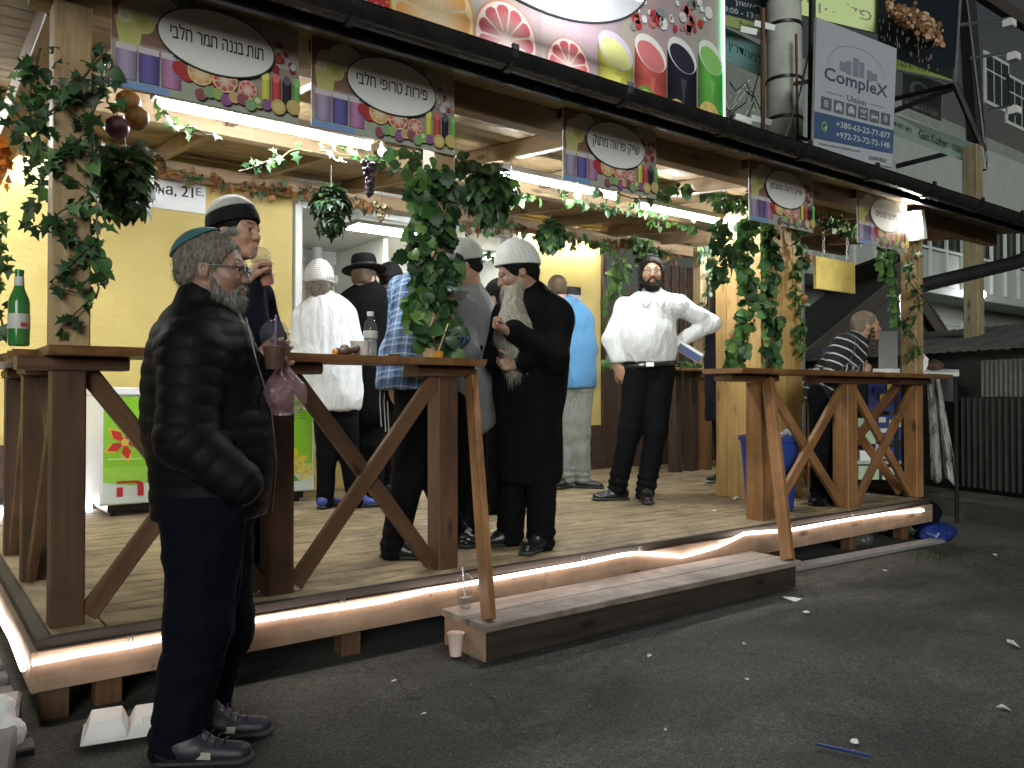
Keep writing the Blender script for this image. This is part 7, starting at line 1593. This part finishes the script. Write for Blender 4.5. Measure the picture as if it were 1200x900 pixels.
m.add(vs, [(r_*(n+1)+i, r_*(n+1)+i+1, (r_+1)*(n+1)+i+1, (r_+1)*(n+1)+i) for r_ in range(rows) for i in range(n)])
def dirty():
    mt, t, b = newmat('stained_white_cloth'); n1 = noise(t, coords(t, 'Object', (1, 1, .5)), 9, 6, .75); r = ramp(t, n1, [(.38, (.08, .08, .075)), (.52, (.42, .43, .40)), (.7, (.52, .54, .52))]); t.links.new(r.outputs[0], b.inputs['Base Color']); b.inputs['Roughness'].default_value = .8; return mt
M['dirty'] = dirty(); o = solo(m, 'hanging_cloth', M['dirty'], 'stained white cloth hanging beyond the right counter end', 'cloth', smooth=True); sd = o.modifiers.new('thickness', 'SOLIDIFY'); sd.thickness = .006
spr = thing('tray', Pd(1085, 438, 7.6), 'pale tray with food leftovers just beyond the right counter end', 'tray'); m = MB(); c = [Pd(1046, 437, 7.6), Pd(1124, 437, 7.3), Pd(1124, 433, 7.9), Pd(1046, 432, 8.2)]; m.slab(c, UP*-.03); m.build('tray_board', M['whitemetal'], spr)
m = MB(); q = Pd(1095, 428, 7.8); m.blob(q, (.10, .08, .05), 10, jit=.25); m.build('leftovers', M['food'], spr); m = MB(); q = Pd(1078, 425, 7.8); m.blob(q, (.07, .06, .09), 10, jit=.3); m.build('crumpled_paper', M['tissue'], spr)
m = MB(); m.slab([Pd(1104, 440, 7.9), Pd(1120, 440, 7.9), Pd(1117, 471, 7.9), Pd(1105, 469, 7.9)], AW*.05); m.build('clear_tub', M['clearp2'], spr)
for i, sx in enumerate((1050, 1120)): q = Pd(sx, 437, 7.75); m = MB(); m.tube([(q.x, q.y, q.z-.04), (q.x, q.y, -.09)], .02); m.build('tray_leg', M['blackmetal'], spr)
# woodchips on the right counter
m = MB()
for i in range(150):
    x = rnd.uniform(4.9, 6.9); y = rnd.uniform(3.18, 3.40); m.blob((x, y, CZ+.003), (rnd.uniform(.004, .014), rnd.uniform(.003, .008), rnd.uniform(.003, .009)), 4)
meta(m.build('wood_chips', M['post']), 'loose bark crumbs along the right counter top', 'bark crumbs', kind='stuff')
# ---------------- artificial vines, leaf balls, fruit ----------------
def leaf_mesh(name, outline, mat, fold=.18, curl=.25):
    """outline: half of the leaf from stem (0,0) to tip (0,1) as (x>=0, y); mirrored, folded at the midrib"""
    n = len(outline); vs = [(0, 0, 0)]; mid = []
    pts = outline; vs = []
    for x, y in pts: vs.append((0, y if 0 < y < 1 else y, -curl*y*y)); 
    L = [( -x, y, fold*x-curl*y*y) for x, y in pts]; Rr = [(x, y, fold*x-curl*y*y) for x, y in pts]; vs = [(0, y, -curl*y*y) for x, y in pts]+L+Rr; fs = []
    for i in range(n-1):
        fs.append((i, i+1, n+i+1, n+i)); fs.append((i+1, i, 2*n+i, 2*n+i+1))
    me = np_mesh(name, np.array(vs)*1.0, fs, [mat], None, True); return me
G1 = leafmat('dark_ivy_leaf', [(0, (.010, .030, .010)), (.5, (.018, .055, .018)), (1, (.035, .09, .025))]); G2 = leafmat('grape_leaf_green', [(0, (.018, .065, .015)), (.5, (.04, .12, .03)), (1, (.10, .20, .055))])
G3 = leafmat('bright_leaf_green', [(0, (.04, .13, .022)), (1, (.16, .28, .07))]); G4 = leafmat('rust_leaf', [(0, (.12, .05, .03)), (.4, (.25, .08, .02)), (.7, (.06, .08, .03)), (1, (.35, .14, .03))]); G5 = leafmat('warm_lit_orange_leaf', [(0, (.55, .13, .01)), (1, (.8, .28, .03))])  # last one: warm light from the left put into the leaf colour
ivy = [(0, 0), (.10, -.10), (.42, -.05), (.22, .16), (.26, .30), (.55, .40), (.24, .50), (.15, .62), (.08, .82), (0, 1)]
grape = [(0, .0), (.16, -.14), (.36, -.10), (.40, .06), (.52, .16), (.50, .36), (.56, .52), (.40, .62), (.36, .78), (.20, .80), (.12, .92), (0, 1)]
heart = [(0, 0), (.18, -.10), (.38, .02), (.44, .24), (.36, .50), (.20, .76), (0, 1)]
oval = [(0, 0), (.14, .12), (.24, .35), (.22, .60), (.12, .84), (0, 1)]
LM = {}
for kn, ol in (('ivy', ivy), ('grape', grape), ('heart', heart), ('oval', oval)):
    for gi, g in enumerate((G1, G2, G3, G4, G5), 1): LM[kn+str(gi)] = leaf_mesh('leaf_'+kn, ol, g, curl=.22 if kn != 'grape' else .35)
def orient(tip, nm):
    y = nrm(tip); z_ = V(nm); z_ = (z_-y*z_.dot(y)); z_ = z_.normalized() if z_.length > 1e-3 else y.orthogonal().normalized(); x = y.cross(z_); return Matrix((x, y, z_)).transposed().to_4x4()
def add_leaf(parent, p, tip, nm, size, me):
    o = bpy.data.objects.new('leaf', me); COL.objects.link(o); o.parent = parent; o.matrix_local = Matrix.Translation(V(p)-parent.location) @ orient(tip, nm) @ Matrix.Diagonal((size, size, size, 1)); return o
def vine(path, n, spread, kinds, size, label, name='artificial_vine', cat='vine', stem=.004, droop=.7, sj=.35, out=.4):
    path = [V(p) for p in path]; t = thing(name, path[0], label, cat)
    seg = [(path[i+1]-path[i]).length for i in range(len(path)-1)]; T = sum(seg)
    sm = []
    for i in range(len(path)-1):
        for k_ in range(3): sm.append(path[i].lerp(path[i+1], k_/3)+V([rnd.uniform(-1, 1)*spread*.25 for _ in range(3)]))
    sm.append(path[-1]); m = MB(); m.tube(sm, stem, 5); m.build('stem', G4 if 'rust' in label else M['vinestem'], t, smooth=True)
    n = min(295, int(n*1.7))
    for i in range(n):
        s = rnd.random()*T; k_ = 0
        while k_ < len(seg)-1 and s > seg[k_]: s -= seg[k_]; k_ += 1
        c = path[k_].lerp(path[k_+1], s/max(seg[k_], 1e-6)); off = V([rnd.gauss(0, 1) for _ in range(3)]).normalized()*spread*(.35+.65*rnd.random())
        tip = off.normalized()*out+V((0, 0, -droop))+V([rnd.uniform(-.6, .6) for _ in range(3)]); nm = V((rnd.uniform(-.8, .8), -1, rnd.uniform(-.3, .8)))
        add_leaf(t, c+off, tip, nm, size*.60*rnd.uniform(1-sj, 1+sj), LM[rnd.choice(kinds)])
    return t
M['vinestem'] = plain('brown_green_stem', (.06, .055, .02), .6)
def ball(c, r, n, kinds, size, label, drop=.0):
    t = thing('leaf_ball', c, label, 'leaf ball'); c = V(c); m = MB(); m.blob(c, r*.62, 10, jit=.1); m.build('core', G1, t, smooth=True); m = MB(); m.tube([c+UP*r*.5, c+UP*(r+.12)], .003, 4); m.build('stem', M['vinestem'], t)
    for i in range(min(295, int(n*1.6))):
        d = V([rnd.gauss(0, 1) for _ in range(3)]).normalized(); p = c+V((d.x*r, d.y*r, d.z*r-(drop if d.z < -.5 else 0)))*rnd.uniform(.62, .9)
        add_leaf(t, p, d*.9+V((0, 0, -.7)), d+V((0, 0, .5)), size*.62*rnd.uniform(.7, 1.25), LM[rnd.choice(kinds)])
    return t
def Pl(Y, *pts): return [Py(x, y, Y) for x, y in pts]
# corner post and left edge
vine(Pl(3.27, (66, 120), (108, 148), (60, 190), (106, 225), (58, 262), (106, 290), (58, 330), (104, 352), (66, 392)), 46, .03, ['ivy1', 'ivy1', 'ivy2'], .078, 'thin dark ivy winding round the pale corner post', stem=.003, sj=.3)
vine(Pl(3.30, (50, 60), (36, 120), (46, 150), (90, 100), (118, 60), (126, 120)), 56, .07, ['ivy1', 'ivy1', 'ivy2', 'heart1'], .080, 'dense dark ivy bunch high around the corner post')
vine(Pl(3.9, (-20, 100), (20, 130), (45, 175), (48, 215), (40, 260)), 36, .06, ['ivy1', 'heart2', 'ivy1'], .085, 'dark ivy trail at the upper left edge')
vine(Pl(3.30, (96, 120), (112, 170), (104, 205), (112, 235), (118, 318), (112, 350)), 26, .03, ['ivy2', 'heart2', 'ivy1'], .085, 'sparse green ivy on the right side of the corner post')
vine(Pl(3.9, (-6, 160), (6, 185), (2, 215)), 16, .05, ['ivy5', 'heart5'], .08, 'orange rust coloured leaves tinted as if warmly lit at the left edge')
vine(Pl(3.9, (-4, 240), (2, 270), (-2, 300), (2, 340), (-2, 400)), 22, .04, ['ivy2', 'ivy1', 'ivy3'], .08, 'green ivy hanging down the left edge')
ball(Py(146, 212, 3.75), .125, 170, ['ivy1', 'heart1', 'heart2', 'ivy1'], .095, 'large dark ball of leaves hanging before the street plate', .05)
vine(Pl(3.8, (110, 178), (150, 176), (190, 186)), 40, .045, ['ivy1', 'ivy4', 'heart1'], .07, 'ragged rust and green garland above the large leaf ball')
ball(Py(388, 240, 4.4), .115, 150, ['ivy1', 'heart1', 'ivy1'], .10, 'dark leaf ball hanging left of the grapes', .06)
ball(Py(572, 222, 4.0), .17, 230, ['grape1', 'heart1', 'grape2'], .10, 'biggest dark leaf ball beside the leafy post', .03)
ball(Py(645, 275, 5.6), .135, 150, ['heart1', 'heart2', 'grape1'], .095, 'leaf ball hanging before the narrow yellow wall', .03)
# plastic fruit
M['plum'] = plain('dark_plum_skin', (.07, .015, .035), .35, var=.3); M['mango'] = plain('mango_skin', (.28, .13, .03), .4, var=.5, scale=20); M['apple'] = plain('red_apple_skin', (.45, .03, .02), .3, var=.3, scale=20); M['grapeskin'] = plain('purple_grape_skin', (.03, .015, .035), .3); M['corn'] = plain('dry_seed_husk', (.26, .22, .12), .7)
def fruit(c, r, mat, label):
    c = V(c); t = thing('plastic_fruit', c, label, 'fruit'); m = MB(); m.lathe(c-UP*r, [(0, .0), (r*.45, r*.12), (r*.85, r*.5), (r, r), (r*.88, r*1.5), (r*.5, r*1.86), (r*.15, r*1.9), (0, r*1.82)], 18); m.build('flesh', M[mat], t, smooth=True); m = MB(); m.tube([c+UP*r*.8, c+UP*r*1.5], .0025, 5); m.build('stalk', M['vinestem'], t)
fruit(Py(137, 150, 3.5), .048, 'plum', 'dark purple plastic fruit hanging at the left above the leaf ball'); fruit(Py(160, 139, 3.55), .050, 'mango', 'yellow brown plastic mango right of the purple fruit')
fruit(Py(150, 120, 3.55), .050, 'mango', 'brownish plastic fruit highest in the left cluster')
fruit(Py(862, 396, 3.9), .045, 'apple', 'red plastic apple low on the leafy column'); fruit(Py(945, 304, 3.9), .048, 'apple', 'red plastic apple left of the hanging yellow board'); fruit(Py(940, 350, 3.92), .045, 'mango', 'yellow plastic fruit half way down the column')
def grapes(c, L, n, mat, label):
    c = V(c); t = thing('plastic_grapes', c, label, 'grapes'); m = MB(); m.tube([c+UP*(L*.5+.06), c-UP*L*.4], .003, 5); m.build('stalk', M['vinestem'], t)
    g = MB(); g.blob((0, 0, 0), .013, 8); gm = g.mesh('grape', M[mat], smooth=True)
    for i in range(n):
        f = rnd.random(); w_ = .045*(1-f*.75); a = rnd.random()*6.28; link('grape', gm, t, V((math.cos(a)*w_*rnd.random()**.5, math.sin(a)*w_*rnd.random()**.5, L*.45-L*f)))
grapes(Py(433, 208, 4.0), .19, 80, 'grapeskin', 'bunch of dark purple plastic grapes under the second juice banner'); grapes(Py(447, 248, 4.3), .10, 30, 'corn', 'dry seed cluster hanging below the purple grapes')
# leafy post in the middle
vine(Pl(3.27, (500, 195), (490, 225), (505, 260), (488, 290), (505, 330), (486, 360), (500, 405)), 118, .066, ['grape2', 'grape1', 'grape2', 'grape3'], .095, 'thick grape leaf vine down the left of the middle post', stem=.005)
vine(Pl(3.27, (515, 200), (528, 235), (512, 270), (530, 310), (515, 345), (532, 380), (520, 405)), 108, .058, ['grape1', 'grape2', 'grape1'], .095, 'thick grape leaf vine down the right of the middle post', stem=.005)
vine(Pl(3.9, (470, 185), (520, 190), (560, 195), (600, 225)), 70, .07, ['grape1', 'grape2'], .09, 'dark grape leaves joining the middle post and the biggest leaf ball')
# eaves garlands
vine(Pl(4.15, (185, 132), (215, 150), (250, 158)), 8, .05, ['ivy1', 'ivy2', 'ivy3'], .09, 'short dark garland over the first lit tube')
vine(Pl(4.3, (280, 200), (320, 188), (350, 172), (365, 178)), 11, .04, ['ivy3', 'ivy2', 'ivy1'], .085, 'green garland under the first banner')
vine(Pl(4.3, (378, 165), (400, 180), (450, 188), (480, 200)), 20, .05, ['ivy2', 'grape1'], .085, 'dark garland under the second banner')
vine(Pl(4.5, (590, 236), (640, 226), (700, 240), (760, 246), (800, 252), (850, 256)), 62, .05, ['heart1', 'heart2', 'grape2', 'oval1'], .085, 'long green garland from the leaf ball to the column')
vine(Pl(4.9, (760, 262), (800, 262), (830, 268)), 18, .04, ['heart2', 'heart3'], .10, 'round leaves hanging under the third tube')
vine(Pl(4.0, (700, 226), (760, 232), (800, 220), (850, 232), (872, 245)), 44, .06, ['grape1', 'ivy1', 'heart1'], .085, 'dark leaves along the beam right of the third banner')
# rusty garland along the wall beam
vine([V((x, 6.48, 2.83+.04*math.sin(x*5))) for x in (1.0, 1.5, 2.0, 2.5, 3.0, 3.5)], 120, .07, ['ivy4', 'heart4', 'ivy1', 'ivy4'], .095, 'rust brown garland along the wall beam above the kiosk window')
vine([V((x, 6.48, 2.80+.04*math.sin(x*4))) for x in (4.3, 4.9, 5.5, 6.1, 6.7, 7.3)], 150, .08, ['ivy4', 'grape2', 'heart4', 'grape1'], .10, 'rust and green garland above the narrow yellow wall')
vine([V((x, 6.45, 2.84)) for x in (-1.0, -.4, .2, .8)], 60, .07, ['ivy4', 'ivy1', 'heart4'], .09, 'rust garland at the far left of the wall beam')
vine(Pl(6.4, (715, 290), (728, 320), (715, 350), (722, 390), (716, 430)), 46, .10, ['heart3', 'grape3', 'heart2'], .15, 'bright heart leaves hanging left of the man facing the camera')
vine(Pl(6.4, (740, 275), (760, 290), (752, 310)), 40, .10, ['heart2', 'grape2', 'heart3'], .13, 'green leaves over the head of the man facing the camera')
vine(Pl(5.9, (822, 290), (832, 330), (822, 370), (834, 410), (826, 432)), 60, .08, ['ivy2', 'grape1', 'ivy1'], .10, 'leaves on the short rear post')
vine(Pl(5.9, (785, 426), (800, 424), (822, 428)), 18, .05, ['ivy2', 'heart3'], .10, 'green sprig lying on the rear counter')
# column
vine(Pl(3.82, (842, 262), (850, 300), (842, 330)), 80, .10, ['grape1', 'ivy1', 'heart1'], .10, 'dark leaf mass at the upper left of the column')
vine(Pl(3.82, (880, 245), (872, 300), (880, 350), (868, 400), (858, 430)), 140, .078, ['grape2', 'grape3', 'grape2', 'grape1'], .105, 'thick green vine down the left side of the column')
vine(Pl(3.84, (900, 250), (906, 300), (898, 350), (908, 395), (902, 425)), 130, .066, ['grape2', 'grape1', 'grape2'], .105, 'thick green vine down the front of the column')
vine(Pl(3.84, (935, 270), (940, 300), (932, 340), (940, 380), (936, 415)), 60, .05, ['grape2', 'heart2', 'ivy2'], .095, 'sparser vine at the right edge of the column')
vine(Pl(3.7, (840, 238), (880, 232), (930, 250), (985, 262), (1008, 275)), 90, .07, ['ivy1', 'ivy3', 'grape2', 'heart1'], .095, 'leafy garland over the column and the yellow board')
vine(Pl(3.9, (862, 388), (856, 412), (866, 436)), 22, .05, ['grape3', 'grape2'], .10, 'curling leaves around the low red apple')
# right post
def frond(path, label):
    path = [V(p) for p in path]; t = thing('artificial_fern', path[0], label, 'fern'); m = MB(); m.tube(path, .004, 5); m.build('stem', M['vinestem'], t)
    for i in range(len(path)-1):
        for k_ in range(14):
            p = path[i].lerp(path[i+1], k_/14)
            for g in (1, -1): add_leaf(t, p, V((g*.9, rnd.uniform(-.3, .3), -.45)), V((0, -1, .4)), .085*rnd.uniform(.7, 1.2), LM[rnd.choice(['oval2', 'oval3', 'oval2'])])
frond(Pl(3.30, (1048, 276), (1046, 310), (1050, 350), (1052, 385)), 'long hanging green fern fronds beside the right post')
frond(Pl(3.35, (1036, 278), (1034, 300), (1038, 325)), 'short fern fronds left of the long fern')
vine(Pl(3.27, (1074, 296), (1062, 325), (1080, 350), (1060, 380), (1078, 405), (1062, 428)), 60, .055, ['ivy1', 'ivy1', 'ivy2'], .085, 'thin dark ivy winding round the slim right post')
vine(Pl(6.3, (585, 298), (560, 300), (558, 308)), 14, .05, ['ivy1', 'ivy2'], .09, 'small ivy sprig in front of the right window pane')
